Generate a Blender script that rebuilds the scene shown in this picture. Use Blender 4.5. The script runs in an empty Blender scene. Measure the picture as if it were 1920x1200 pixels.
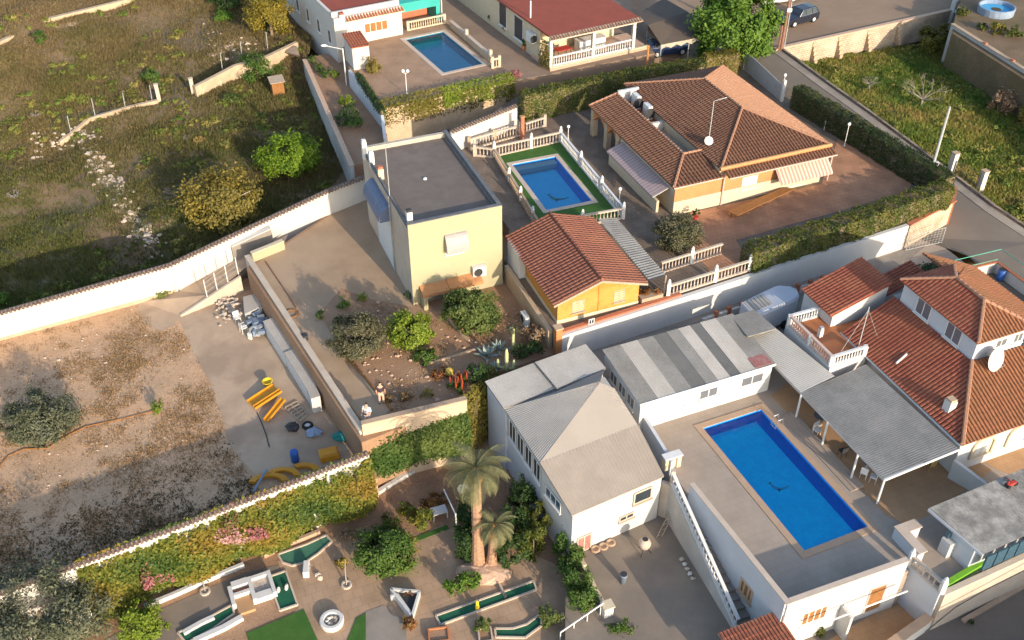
import bpy, bmesh, math, random
import numpy as np
from mathutils import Vector, Matrix
random.seed(7); rng = np.random.default_rng(11)
scene = bpy.context.scene
COL = scene.collection
rad = math.radians

# ---------------------------------------------------------------- camera, sky, sun, exposure
CAM_H, PITCH, FPX = 42.0, rad(38.2), 1900.0
cam_d = bpy.data.cameras.new('camera'); cam = bpy.data.objects.new('camera', cam_d); COL.objects.link(cam)
cam.location = (0, 0, CAM_H); cam.rotation_euler = (math.pi/2 - PITCH, 0, 0)
cam_d.sensor_width = 36.0; cam_d.lens = 36.0*FPX/1920.0
cam_d.clip_start = 0.5; cam_d.clip_end = 6000
scene.camera = cam
scene.render.resolution_x, scene.render.resolution_y = 1024, 640
SUN_AZ, SUN_EL = rad(122.3), rad(17.0)          # direction in which shadows fall, height of the sun
world = bpy.data.worlds.new('World'); scene.world = world; world.use_nodes = True
_n = world.node_tree.nodes; _bg = _n['Background']
_sky = _n.new('ShaderNodeTexSky'); _sky.sky_type = 'NISHITA'; _sky.sun_disc = False
_sky.sun_elevation = SUN_EL; _sky.sun_rotation = math.atan2(-math.cos(SUN_AZ), -math.sin(SUN_AZ))
_sky.air_density = 1.0; _sky.dust_density = 1.4; _sky.ozone_density = 1.0
world.node_tree.links.new(_sky.outputs[0], _bg.inputs['Color']); _bg.inputs['Strength'].default_value = 0.15
sun_d = bpy.data.lights.new('sun', 'SUN'); sun = bpy.data.objects.new('sun', sun_d); COL.objects.link(sun)
sun_d.energy = 2.75; sun_d.angle = rad(0.55); sun_d.color = (1.0, 0.84, 0.64)
_dir = Vector((math.cos(SUN_AZ)*math.cos(SUN_EL), math.sin(SUN_AZ)*math.cos(SUN_EL), -math.sin(SUN_EL)))
sun.rotation_euler = _dir.to_track_quat('-Z', 'Y').to_euler(); sun.location = (30, -40, 60)
vs = scene.view_settings
vs.view_transform = 'Standard'; vs.look = 'None'; vs.gamma = 1.0; vs.use_curve_mapping = False; vs.exposure = 1.25
scene.cycles.max_bounces = 5; scene.cycles.diffuse_bounces = 3; scene.cycles.transparent_max_bounces = 8
scene.cycles.use_denoising = True

# ---------------------------------------------------------------- survey: a point of the site from the bearing of an image point and its height
def W(px, py, z=0.0):
    cx, cy = (px-960)/FPX, (600-py)/FPX
    d = Vector((cx, math.cos(PITCH)+cy*math.sin(PITCH), -math.sin(PITCH)+cy*math.cos(PITCH)))
    t = (z-CAM_H)/d.z
    return Vector((d.x*t, d.y*t, z))
class Frame:
    """local axes of a building: u to the right, v to the back, z up"""
    def __init__(s, o, yaw):
        s.o = Vector((o[0], o[1], 0)); a = rad(yaw); s.yaw = a
        s.u = Vector((math.cos(a), math.sin(a), 0)); s.v = Vector((-math.sin(a), math.cos(a), 0))
    def p(s, u, v, z): return s.o + s.u*u + s.v*v + Vector((0, 0, z))
    def l(s, px, py, z):
        d = W(px, py, z) - s.o; return d.dot(s.u), d.dot(s.v)

# ---------------------------------------------------------------- mesh building
class MB:
    def __init__(s): s.v = []; s.f = []
    def add(s, vs, fs):
        n = len(s.v); s.v += [tuple(q) for q in vs]; s.f += [tuple(i+n for i in f) for f in fs]; return s
    def poly(s, pts): return s.add(pts, [tuple(range(len(pts)))])
    def hexa(s, b, t):
        return s.add(list(b)+list(t), [(3,2,1,0),(4,5,6,7),(0,1,5,4),(1,2,6,5),(2,3,7,6),(3,0,4,7)])
    def box(s, fr, u0, u1, v0, v1, z0, z1):
        q = [(u0,v0),(u1,v0),(u1,v1),(u0,v1)]
        return s.hexa([fr.p(a,b,z0) for a,b in q], [fr.p(a,b,z1) for a,b in q])
    def prism(s, xy, z0, z1):
        n = len(xy)
        if sum(xy[i][0]*xy[(i+1)%n][1]-xy[(i+1)%n][0]*xy[i][1] for i in range(n)) < 0: xy = list(xy)[::-1]
        vs_ = [(p[0],p[1],z0) for p in xy]+[(p[0],p[1],z1) for p in xy]
        return s.add(vs_, [tuple(range(n-1,-1,-1)), tuple(range(n,2*n))]+[(i,(i+1)%n,n+(i+1)%n,n+i) for i in range(n)])
    def wall(s, a, b, th, z0, z1, z1b=None, z0b=None):
        """upright wall from a to b (plan), z1 / z1b the top at a / b"""
        a = Vector((a[0],a[1],0)); b = Vector((b[0],b[1],0)); d = (b-a).normalized(); n = Vector((-d.y,d.x,0))*th/2
        z1b = z1 if z1b is None else z1b; z0b = z0 if z0b is None else z0b
        Z = lambda q, z: Vector((q.x,q.y,z))
        return s.hexa([Z(a-n,z0),Z(b-n,z0b),Z(b+n,z0b),Z(a+n,z0)], [Z(a-n,z1),Z(b-n,z1b),Z(b+n,z1b),Z(a+n,z1)])
    def beam(s, a, b, w, h):
        a, b = Vector(a), Vector(b); d = (b-a).normalized(); x = d.cross(Vector((0,0,1)))
        x = Vector((1,0,0)) if x.length < 1e-4 else x.normalized(); y = x.cross(d).normalized()
        q = [(-w/2,-h/2),(w/2,-h/2),(w/2,h/2),(-w/2,h/2)]
        return s.hexa([a+x*i+y*j for i,j in q], [b+x*i+y*j for i,j in q])
    def tube(s, pts, r, n=6, cap=True):
        pts = [Vector(p) for p in pts]; rs = r if isinstance(r,(list,tuple)) else [r]*len(pts)
        base = len(s.v); px = None
        for i, p in enumerate(pts):
            d = (pts[min(i+1,len(pts)-1)]-pts[max(i-1,0)]).normalized()
            x = d.cross(Vector((0,0,1)) if abs(d.z)<.95 else Vector((1,0,0))).normalized()
            if px is not None and x.dot(px) < 0: x = -x
            px = x; y = d.cross(x).normalized()
            for k in range(n):
                a = 2*math.pi*k/n; s.v.append(tuple(p+(x*math.cos(a)+y*math.sin(a))*rs[i]))
        for i in range(len(pts)-1):
            for k in range(n):
                a, b = base+i*n+k, base+i*n+(k+1)%n; s.f.append((a,b,b+n,a+n))
        if cap:
            s.f.append(tuple(base+k for k in range(n-1,-1,-1))); e = base+(len(pts)-1)*n; s.f.append(tuple(e+k for k in range(n)))
        return s
    def lathe(s, c, prof, n=12):
        """profile [(radius, z)] about an upright axis at c"""
        base = len(s.v)
        for r, z in prof:
            for k in range(n):
                a = 2*math.pi*k/n; s.v.append((c[0]+r*math.cos(a), c[1]+r*math.sin(a), c[2]+z))
        for i in range(len(prof)-1):
            for k in range(n):
                a, b = base+i*n+k, base+i*n+(k+1)%n; s.f.append((a,b,b+n,a+n))
        e = base+(len(prof)-1)*n
        s.f.append(tuple(base+k for k in range(n-1,-1,-1))); s.f.append(tuple(e+k for k in range(n)))
        return s
    def blob(s, c, r, seed=0, n=7, m=5, rough=.18):
        rd = random.Random(seed); base = len(s.v)
        s.v.append((c[0],c[1],c[2]-r[2]))
        for i in range(1,m):
            th = math.pi*i/m
            for k in range(n):
                a = 2*math.pi*k/n; f = 1+rd.uniform(-rough,rough)
                s.v.append((c[0]+r[0]*f*math.sin(th)*math.cos(a), c[1]+r[1]*f*math.sin(th)*math.sin(a), c[2]-r[2]*f*math.cos(th)))
        s.v.append((c[0],c[1],c[2]+r[2])); top = len(s.v)-1
        for k in range(n):
            s.f.append((base, base+1+(k+1)%n, base+1+k)); s.f.append((top, base+1+(m-2)*n+k, base+1+(m-2)*n+(k+1)%n))
        for i in range(m-2):
            for k in range(n):
                a, b = base+1+i*n+k, base+1+i*n+(k+1)%n; s.f.append((a,b,b+n,a+n))
        return s
    def make(s, name, mat, parent=None, smooth=False, bevel=0):
        off = Vector((0,0,0))
        if parent is not None: off = origin_of(parent)
        me = bpy.data.meshes.new(name); me.from_pydata([(v[0]-off.x, v[1]-off.y, v[2]-off.z) for v in s.v], [], s.f)
        me.update()
        if smooth: me.polygons.foreach_set('use_smooth', [True]*len(me.polygons))
        o = bpy.data.objects.new(name, me); me.materials.append(mat); COL.objects.link(o)
        if parent is not None: o.parent = parent
        if bevel:
            b = o.modifiers.new('bevel', 'BEVEL'); b.width = bevel; b.segments = 1; b.limit_method = 'ANGLE'
        return o
def origin_of(o):
    w = Vector((0,0,0))
    while o is not None: w += o.location; o = o.parent
    return w
def tag(o, label, cat, group=None, kind=None):
    o['label'] = label
    if cat: o['category'] = cat
    if group: o['group'] = group
    if kind: o['kind'] = kind
    return o
def structure(o, label=None):
    o['kind'] = 'structure'
    if label: o['label'] = label
    return o
def stuff(o, label=None, cat=None):
    o['kind'] = 'stuff'
    if label: o['label'] = label
    if cat: o['category'] = cat
    return o
def thing(name, label, cat, loc, group=None):
    o = bpy.data.objects.new(name, None); COL.objects.link(o); o.location = Vector(loc); o.empty_display_size = .3
    return tag(o, label, cat, group)
def clone(src, loc, rotz=None, label=None, scale=None):
    def cp(o, par):
        c = o.copy(); COL.objects.link(c); c.parent = par
        for ch in list(o.children): cp(ch, c)
        return c
    c = cp(src, None); c.location = Vector(loc)
    if rotz is not None: c.rotation_euler = (0,0,rotz)
    if scale: c.scale = scale if isinstance(scale,(tuple,list)) else (scale,)*3
    if label: c['label'] = label
    return c
def share(src, name, parent, loc, rotz=0.0):
    """one more piece that shares src's mesh, placed at a world point"""
    o = bpy.data.objects.new(name, src.data); COL.objects.link(o); o.parent = parent
    o.location = Vector(loc)-origin_of(parent); o.rotation_euler = (0,0,rotz); return o

# ---------------------------------------------------------------- materials
def _rgb(c): return (c[0], c[1], c[2], 1.0)
def M(name, c1, c2=None, scale=1.5, rough=.85, c3=None, scale3=.25, fine=.12, fscale=25., bump=.25, bscale=30., spec=.25, metal=0., amt3=1.0, lo=.35, hi=.65):
    """plain weathered surface: c1/c2 mixed by a medium noise, c3 by a broad one, fine grain on top"""
    m = bpy.data.materials.new(name); m.use_nodes = True; t = m.node_tree; N = t.nodes; L = t.links
    b = N['Principled BSDF']; b.inputs['Roughness'].default_value = rough; b.inputs['Metallic'].default_value = metal
    b.inputs['Specular IOR Level'].default_value = spec
    g = N.new('ShaderNodeNewGeometry'); pos = g.outputs['Position']
    def noise(sc, det=4.):
        n = N.new('ShaderNodeTexNoise'); n.inputs['Scale'].default_value = sc; n.inputs['Detail'].default_value = det
        n.inputs['Roughness'].default_value = .62; L.new(pos, n.inputs['Vector']); return n.outputs['Fac']
    def ramp(fac, a, bb):
        r = N.new('ShaderNodeMapRange'); r.inputs['From Min'].default_value = a; r.inputs['From Max'].default_value = bb
        L.new(fac, r.inputs['Value']); return r.outputs['Result']
    def mix(fac, a, bb, mode='MIX'):
        x = N.new('ShaderNodeMix'); x.data_type = 'RGBA'; x.blend_type = mode
        for s_, val in ((x.inputs[0],fac),(x.inputs[6],a),(x.inputs[7],bb)):
            if hasattr(val,'node'): L.new(val, s_)
            elif isinstance(val,(int,float)): s_.default_value = val
            else: s_.default_value = _rgb(val)
        return x.outputs[2]
    col = mix(ramp(noise(scale), lo, hi), c1, c2) if c2 else mix(0.0, c1, c1)
    if c3:
        r3 = ramp(noise(scale3), .42, .62); mm = N.new('ShaderNodeMath'); mm.operation = 'MULTIPLY'; mm.inputs[1].default_value = amt3
        L.new(r3, mm.inputs[0]); col = mix(mm.outputs[0], col, c3)
    if fine:
        f = ramp(noise(fscale, 3.), .25, .75); gr = N.new('ShaderNodeMapRange')
        gr.inputs['To Min'].default_value = 1-fine; gr.inputs['To Max'].default_value = 1+fine; L.new(f, gr.inputs['Value'])
        cc = N.new('ShaderNodeCombineColor'); [L.new(gr.outputs['Result'], cc.inputs[i]) for i in range(3)]
        col = mix(1.0, col, cc.outputs[0], 'MULTIPLY')
    L.new(col, b.inputs['Base Color'])
    if bump:
        bp = N.new('ShaderNodeBump'); bp.inputs['Strength'].default_value = bump; bp.inputs['Distance'].default_value = .03
        L.new(noise(bscale, 3.), bp.inputs['Height']); L.new(bp.outputs['Normal'], b.inputs['Normal'])
    m['col'] = 0
    return m
def MLEAF(name, cols, rough=.6, trans=.25):
    """leaves: colour picked per leaf from the tint attribute"""
    m = bpy.data.materials.new(name); m.use_nodes = True; t = m.node_tree; N = t.nodes; L = t.links
    b = N['Principled BSDF']; b.inputs['Roughness'].default_value = rough; b.inputs['Specular IOR Level'].default_value = .2
    a = N.new('ShaderNodeAttribute'); a.attribute_name = 'tint'
    r = N.new('ShaderNodeValToRGB'); e = r.color_ramp.elements
    k = len(cols)
    e[0].position = 0; e[0].color = _rgb(cols[0]); e[1].position = 1; e[1].color = _rgb(cols[-1])
    for i in range(1, k-1):
        q = e.new(i/(k-1)); q.color = _rgb(cols[i])
    L.new(a.outputs['Fac'], r.inputs[0]); L.new(r.outputs[0], b.inputs['Base Color'])
    tr = N.new('ShaderNodeBsdfTranslucent'); L.new(r.outputs[0], tr.inputs['Color'])
    ms = N.new('ShaderNodeMixShader'); ms.inputs[0].default_value = trans
    out = N['Material Output']; L.new(b.outputs[0], ms.inputs[1]); L.new(tr.outputs[0], ms.inputs[2]); L.new(ms.outputs[0], out.inputs['Surface'])
    return m
def MBRICK(name, c1, c2, mortar, bw=.5, bh=.2, msz=.02, rough=.9, yaw=22.5, flat=True, bump=.4, noise_amt=.25):
    """small paving / blockwork laid along the site axes; flat=True for ground, else for an upright face"""
    m = bpy.data.materials.new(name); m.use_nodes = True; t = m.node_tree; N = t.nodes; L = t.links
    b = N['Principled BSDF']; b.inputs['Roughness'].default_value = rough; b.inputs['Specular IOR Level'].default_value = .2
    g = N.new('ShaderNodeNewGeometry'); mp = N.new('ShaderNodeMapping'); mp.vector_type = 'POINT'
    mp.inputs['Rotation'].default_value = (0,0,-rad(yaw)); L.new(g.outputs['Position'], mp.inputs['Vector'])
    vec = mp.outputs[0]
    if not flat:
        sp = N.new('ShaderNodeSeparateXYZ'); cb = N.new('ShaderNodeCombineXYZ'); L.new(vec, sp.inputs[0])
        ad = N.new('ShaderNodeMath'); L.new(sp.outputs[0], ad.inputs[0]); L.new(sp.outputs[1], ad.inputs[1])
        L.new(ad.outputs[0], cb.inputs[0]); L.new(sp.outputs[2], cb.inputs[1]); vec = cb.outputs[0]
    br = N.new('ShaderNodeTexBrick'); L.new(vec, br.inputs['Vector'])
    br.inputs['Scale'].default_value = 1.0; br.inputs['Brick Width'].default_value = bw; br.inputs['Row Height'].default_value = bh
    br.inputs['Mortar Size'].default_value = msz; br.inputs['Color1'].default_value = _rgb(c1); br.inputs['Color2'].default_value = _rgb(c2)
    br.inputs['Mortar'].default_value = _rgb(mortar)
    n = N.new('ShaderNodeTexNoise'); n.inputs['Scale'].default_value = .7; n.inputs['Detail'].default_value = 6; L.new(g.outputs['Position'], n.inputs['Vector'])
    mr = N.new('ShaderNodeMapRange'); mr.inputs['From Min'].default_value=.3; mr.inputs['From Max'].default_value=.7
    mr.inputs['To Min'].default_value = 1-noise_amt; mr.inputs['To Max'].default_value = 1+noise_amt; L.new(n.outputs['Fac'], mr.inputs['Value'])
    cc = N.new('ShaderNodeCombineColor'); [L.new(mr.outputs[0], cc.inputs[i]) for i in range(3)]
    x = N.new('ShaderNodeMix'); x.data_type='RGBA'; x.blend_type='MULTIPLY'; x.inputs[0].default_value=1
    L.new(br.outputs['Color'], x.inputs[6]); L.new(cc.outputs[0], x.inputs[7]); L.new(x.outputs[2], b.inputs['Base Color'])
    bp = N.new('ShaderNodeBump'); bp.inputs['Strength'].default_value = bump; bp.inputs['Distance'].default_value=.02; bp.invert = True
    L.new(br.outputs['Fac'], bp.inputs['Height']); L.new(bp.outputs[0], b.inputs['Normal'])
    return m
def MWATER(name, tint):
    m = bpy.data.materials.new(name); m.use_nodes = True; t = m.node_tree; N = t.nodes; L = t.links
    N.remove(N['Principled BSDF']); tr = N.new('ShaderNodeBsdfTransparent'); tr.inputs[0].default_value = _rgb(tint)
    gl = N.new('ShaderNodeBsdfGlossy'); gl.inputs['Roughness'].default_value = .03
    fr = N.new('ShaderNodeFresnel'); fr.inputs['IOR'].default_value = 1.33
    n = N.new('ShaderNodeTexNoise'); n.inputs['Scale'].default_value = 2.2; n.inputs['Detail'].default_value = 3
    g = N.new('ShaderNodeNewGeometry'); L.new(g.outputs['Position'], n.inputs['Vector'])
    bp = N.new('ShaderNodeBump'); bp.inputs['Strength'].default_value = .25; bp.inputs['Distance'].default_value = .08
    L.new(n.outputs['Fac'], bp.inputs['Height']); L.new(bp.outputs[0], gl.inputs['Normal']); L.new(bp.outputs[0], fr.inputs['Normal'])
    ms = N.new('ShaderNodeMixShader'); L.new(fr.outputs[0], ms.inputs[0]); L.new(tr.outputs[0], ms.inputs[1]); L.new(gl.outputs[0], ms.inputs[2])
    L.new(ms.outputs[0], N['Material Output'].inputs['Surface']); return m
def MGLASS(name, c=(.03,.04,.05)):
    return M(name, c, rough=.12, spec=.6, fine=0, bump=0)
# ---------------------------------------------------------------- foliage
def leaf_mesh(name, pts, size, mat, parent=None, outward=None, aspect=.55, tint=None, jitter=.35, up=.4, kind='stuff', seed=1):
    """many small leaf faces; each is a bent four-cornered leaf of its own size and tint"""
    r = np.random.default_rng(seed); P = np.asarray(pts, float); n = len(P)
    nrm = r.normal(size=(n,3)); nrm[:,2] = np.abs(nrm[:,2])*.6+up
    if outward is not None: nrm = nrm*.75 + outward*1.0
    nrm /= np.linalg.norm(nrm,axis=1)[:,None]
    a = np.cross(nrm, r.normal(size=(n,3))); a /= np.linalg.norm(a,axis=1)[:,None]+1e-9; b = np.cross(nrm,a)
    s = (size*(1+jitter*r.uniform(-1,1,n)))[:,None]
    V = np.stack([P-a*s*.5, P-b*s*.5*aspect+nrm*s*.06, P+a*s*.5-nrm*s*.08, P+b*s*.5*aspect+nrm*s*.06],1).reshape(-1,3)
    off = np.array(origin_of(parent)) if parent is not None else np.zeros(3)
    V = V-off
    me = bpy.data.meshes.new(name); me.vertices.add(4*n); me.vertices.foreach_set('co', V.ravel())
    me.loops.add(4*n); me.loops.foreach_set('vertex_index', np.arange(4*n)); me.polygons.add(n)
    me.polygons.foreach_set('loop_start', np.arange(0,4*n,4)); me.update(calc_edges=True)
    at = me.attributes.new('tint','FLOAT','FACE'); tv = r.uniform(0,1,n) if tint is None else np.clip(tint,0,1)
    at.data.foreach_set('value', tv.astype(np.float32))
    me.materials.append(mat); o = bpy.data.objects.new(name, me); COL.objects.link(o)
    if parent is not None: o.parent = parent
    if kind: o['kind'] = kind
    return o
def crown_pts(c, r, n, clumps=40, seed=1, spread=.26, low=-.75, shell=(.5,.95)):
    g = np.random.default_rng(seed); c = np.array(c,float); r = np.array(r,float)
    d = g.normal(size=(clumps*3,3)); d /= np.linalg.norm(d,axis=1)[:,None]; d = d[d[:,2]>low][:clumps]; k = len(d)
    rr = g.uniform(shell[0],shell[1],k)[:,None]*(1+g.normal(0,.07,(k,1))); cc = d*rr
    idx = g.integers(0,k,n); p = cc[idx]+g.normal(0,spread*.5,(n,3))*g.uniform(.5,1.2,(k,1))[idx]
    out = p/(np.linalg.norm(p,axis=1)[:,None]+1e-6)
    ct = g.uniform(0,1,k); tint = np.clip(ct[idx]*.55+g.uniform(0,1,n)*.45,0,1)
    return c+p*r, out, tint
def tree(name, label, cat, base, crown_c, r, n, leaf, mat, trunk_mat, trunk_r=.12, clumps=45, seed=1, limbs=6, group=None, spread=.26, low=-.75, shell=(.5,.95), aspect=.55):
    t = thing(name, label, cat, base, group); base = Vector(base); cc = Vector(crown_c); rd = random.Random(seed)
    tk = MB(); fork = base.lerp(cc,.62); mid = base.lerp(fork,.5)+Vector((rd.uniform(-.1,.1),rd.uniform(-.1,.1),0))
    tk.tube([base-Vector((0,0,.15)), mid, fork], [trunk_r*1.35,trunk_r,trunk_r*.8], 7)
    for i in range(limbs):
        a = 2*math.pi*i/limbs+rd.uniform(-.4,.4); e = cc+Vector((math.cos(a)*r[0]*.72, math.sin(a)*r[1]*.72, rd.uniform(-.25,.55)*r[2]))
        m = fork.lerp(e,.5)+Vector((0,0,.08*r[2])); tk.tube([fork,m,e],[trunk_r*.55,trunk_r*.38,trunk_r*.14],5)
    tk.make('trunk', trunk_mat, t, smooth=True)
    p,o,ti = crown_pts(cc, r, n, clumps, seed, spread, low, shell)
    leaf_mesh('crown', p, leaf, mat, t, o, tint=ti, seed=seed, aspect=aspect)
    return t
def bush(name, label, cat, base, r, n, leaf, mat, stem_mat, seed=1, clumps=22, group=None, shell=(.35,.95), aspect=.55):
    base = Vector(base); t = thing(name, label, cat, base, group); rd = random.Random(seed); st = MB()
    for i in range(5):
        a = rd.uniform(0,6.28); e = base+Vector((math.cos(a)*r[0]*.6, math.sin(a)*r[1]*.6, r[2]*rd.uniform(.8,1.4)))
        st.tube([base-Vector((0,0,.05)), base.lerp(e,.5)+Vector((0,0,.1*r[2])), e],[.035,.025,.01],5)
    st.make('stem', stem_mat, t)
    p,o,ti = crown_pts(base+Vector((0,0,r[2]*.9)), r, n, clumps, seed, .3, -.9, shell)
    p[:,2] = np.maximum(p[:,2], base.z+.03)
    leaf_mesh('foliage', p, leaf, mat, t, o, tint=ti, seed=seed, aspect=aspect); return t
def hedge(name, label, path, width, z0, h, mat, core_mat, n_m2=230, leaf=.13, seed=1, bump=.14, z1s=None):
    """clipped hedge along a plan path: core volume plus a coat of leaves"""
    t = thing(name, label, 'hedge', (path[0][0],path[0][1],z0)); g = np.random.default_rng(seed)
    core = MB(); P=[];O=[]
    for i in range(len(path)-1):
        a = np.array([path[i][0],path[i][1]]); b = np.array([path[i+1][0],path[i+1][1]]); d=b-a; L=np.linalg.norm(d); d/=L; nn=np.array([-d[1],d[0]])
        ha,hb = (h,h) if z1s is None else (z1s[i],z1s[i+1])
        core.wall(a,b,max(width-.22,.1),z0,z0+ha-.16,z0+hb-.16)
        for kind,area in (('top',L*width),('l',L*h),('r',L*h),('e0',width*h),('e1',width*h)):
            m=int(area*n_m2*(1.25 if kind=='top' else 1)); 
            s=g.uniform(0,1,m); q=g.uniform(0,1,m); hh=ha+(hb-ha)*s
            wob = bump*np.sin(s*L*2.3+seed)*.5+bump*.5*np.sin(s*L*5.1+q*4)
            nz=g.normal(0,.06,m)
            if kind=='top': al=s*L; ac=(q-.5)*width; z=z0+hh+wob+nz; o=np.tile([0,0,1.],(m,1))
            elif kind in 'lr':
                sg=1 if kind=='l' else -1; al=s*L; ac=sg*(width/2+wob*.5+nz); z=z0+q*(hh+.05); o=np.tile([nn[0]*sg,nn[1]*sg,.25],(m,1))
            else:
                sg=-1 if kind=='e0' else 1; al=(0 if sg<0 else L)+sg*nz; ac=(s-.5)*width; z=z0+q*h; o=np.tile([d[0]*sg,d[1]*sg,.2],(m,1))
            xy=a+np.outer(al if hasattr(al,'__len__') else np.full(m,al),d)+np.outer(ac,nn)
            P.append(np.column_stack([xy,z])); O.append(o)
    P=np.vstack(P);O=np.vstack(O)
    core.make('branch_core', core_mat, t)
    tint=np.clip(.5+.25*np.sin(P[:,0]*1.7+P[:,1]*1.1)+.2*np.sin(P[:,0]*4.1-P[:,1]*3.3+P[:,2]*3)+g.normal(0,.22,len(P)),0,1)
    leaf_mesh('foliage', P, leaf, mat, t, O, tint=tint, seed=seed); return t
def tufts(name, pts, h, spread, mat, tint=None, blades=4, w=.05, seed=3, parent=None):
    """grass and weeds: upright tapering blades in tufts"""
    g=np.random.default_rng(seed); P=np.repeat(np.asarray(pts,float),blades,0); n=len(P)
    hh=np.repeat(np.asarray(h,float)*np.ones(len(pts)),blades)*g.uniform(.5,1.2,n)
    P=P+np.column_stack([g.normal(0,spread,(n,2)),np.zeros(n)])
    a=g.uniform(0,2*np.pi,n); dx=np.column_stack([np.cos(a),np.sin(a),np.zeros(n)])*w*g.uniform(.6,1.4,n)[:,None]
    lean=np.column_stack([g.normal(0,.45,(n,2))*hh[:,None],hh])
    V=np.stack([P-dx,P+dx,P+lean],1).reshape(-1,3)
    off=np.array(origin_of(parent)) if parent is not None else np.zeros(3); V=V-off
    me=bpy.data.meshes.new(name); me.vertices.add(3*n); me.vertices.foreach_set('co',V.ravel()); me.loops.add(3*n)
    me.loops.foreach_set('vertex_index',np.arange(3*n)); me.polygons.add(n); me.polygons.foreach_set('loop_start',np.arange(0,3*n,3)); me.update(calc_edges=True)
    at=me.attributes.new('tint','FLOAT','FACE'); tv=g.uniform(0,1,n) if tint is None else np.clip(np.repeat(tint,blades)+g.normal(0,.14,n),0,1)
    at.data.foreach_set('value',tv.astype(np.float32)); me.materials.append(mat); o=bpy.data.objects.new(name,me); COL.objects.link(o)
    if parent is not None: o.parent=parent
    o['kind']='stuff'; return o
def in_poly(x,y,poly):
    x=np.asarray(x);y=np.asarray(y);ins=np.zeros(x.shape,bool);n=len(poly)
    for i in range(n):
        x1,y1=poly[i][0],poly[i][1];x2,y2=poly[(i+1)%n][0],poly[(i+1)%n][1]
        c=((y1>y)!=(y2>y))&(x<(x2-x1)*(y-y1)/((y2-y1) if y2!=y1 else 1e-9)+x1); ins^=c
    return ins
def scatter(poly,n,seed=1):
    g=np.random.default_rng(seed); xs=[p[0] for p in poly]; ys=[p[1] for p in poly]
    x=g.uniform(min(xs),max(xs),n*4); y=g.uniform(min(ys),max(ys),n*4); k=in_poly(x,y,poly); return np.column_stack([x[k],y[k]])[:n]
# ---------------------------------------------------------------- roofs
def tile_face(mb, poly, pitch=.26, tl=.42, r=None, lift=.02):
    """barrel tiles laid up a roof face; poly starts with the two eave corners"""
    P=[Vector(p) for p in poly]; A,B=P[0],P[1]; e=(B-A).normalized(); n=e.cross(P[-1]-A); n=n.normalized()
    if n.z<0: n=-n
    up=n.cross(e).normalized()
    if up.z<0: up=-up
    r=pitch*.36 if r is None else r
    st=[((p-A).dot(e),(p-A).dot(up)) for p in P]; S0=min(s for s,_ in st); S1=max(s for s,_ in st)
    k=max(1,int(round((S1-S0)/pitch))); pw=(S1-S0)/k
    for i in range(k):
        s=S0+(i+.5)*pw; ts=[]
        for j in range(len(st)):
            (s1,t1),(s2,t2)=st[j],st[(j+1)%len(st)]
            if (s1-s)*(s2-s)<0: ts.append(t1+(t2-t1)*(s-s1)/(s2-s1))
        if len(ts)<2: continue
        t0,t1=min(ts),max(ts)
        if t1-t0<.1: continue
        m=max(1,int(round((t1-t0)/tl))); dt=(t1-t0)/m
        for q in range(m):
            jx=random.uniform(-.012,.012); base=len(mb.v)
            for (tt,rr,lf) in ((t0+q*dt-.03,r*1.1,lift+.022),(t0+(q+1)*dt,r*.88,lift)):
                c=A+e*(s+jx)+up*tt+n*lf
                for a in (0,.9,math.pi-.9,math.pi): mb.v.append(tuple(c+e*(math.cos(a)*rr)+n*(math.sin(a)*rr*.85)))
            mb.f+=[(base+a,base+a+1,base+a+5,base+a+4) for a in range(3)]+[(base+3,base+2,base+1,base)]
def ridge_tiles(mb,a,b,r=.12,tl=.38):
    a,b=Vector(a),Vector(b); L=(b-a).length; k=max(1,int(L/tl)); d=(b-a)/k
    for i in range(k):
        p=a+d*i; mb.tube([p+Vector((0,0,.03)),p+d*1.06],[r*1.08,r*.9],6)
def corrugated(mb,A,B,C,D,pitch=.2,amp=.03,rows=1,per=4):
    """wavy sheet: A-B the lower edge, D-C the upper one, waves run up the slope"""
    A,B,C,D=map(Vector,(A,B,C,D)); n=(B-A).cross(D-A).normalized()
    if n.z<0:n=-n
    k=max(2,int((B-A).length/pitch)*per); base=len(mb.v)
    for j in range(rows+1):
        for i in range(k+1):
            f=i/k; p=(A.lerp(B,f)).lerp(D.lerp(C,f),j/rows); mb.v.append(tuple(p+n*amp*math.cos(2*math.pi*i/per)))
    for j in range(rows):
        for i in range(k):
            a=base+j*(k+1)+i; mb.f.append((a,a+1,a+k+2,a+k+1))
def slab_poly(mb,poly,th=.08):
    """thin solid panel hanging below a polygon"""
    P=[Vector(p) for p in poly]; n=len(P); q=[p-Vector((0,0,th)) for p in P]
    mb.add(P+q,[tuple(range(n)),tuple(range(2*n-1,n-1,-1))]+[(i,n+i,n+(i+1)%n,(i+1)%n) for i in range(n)])
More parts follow.
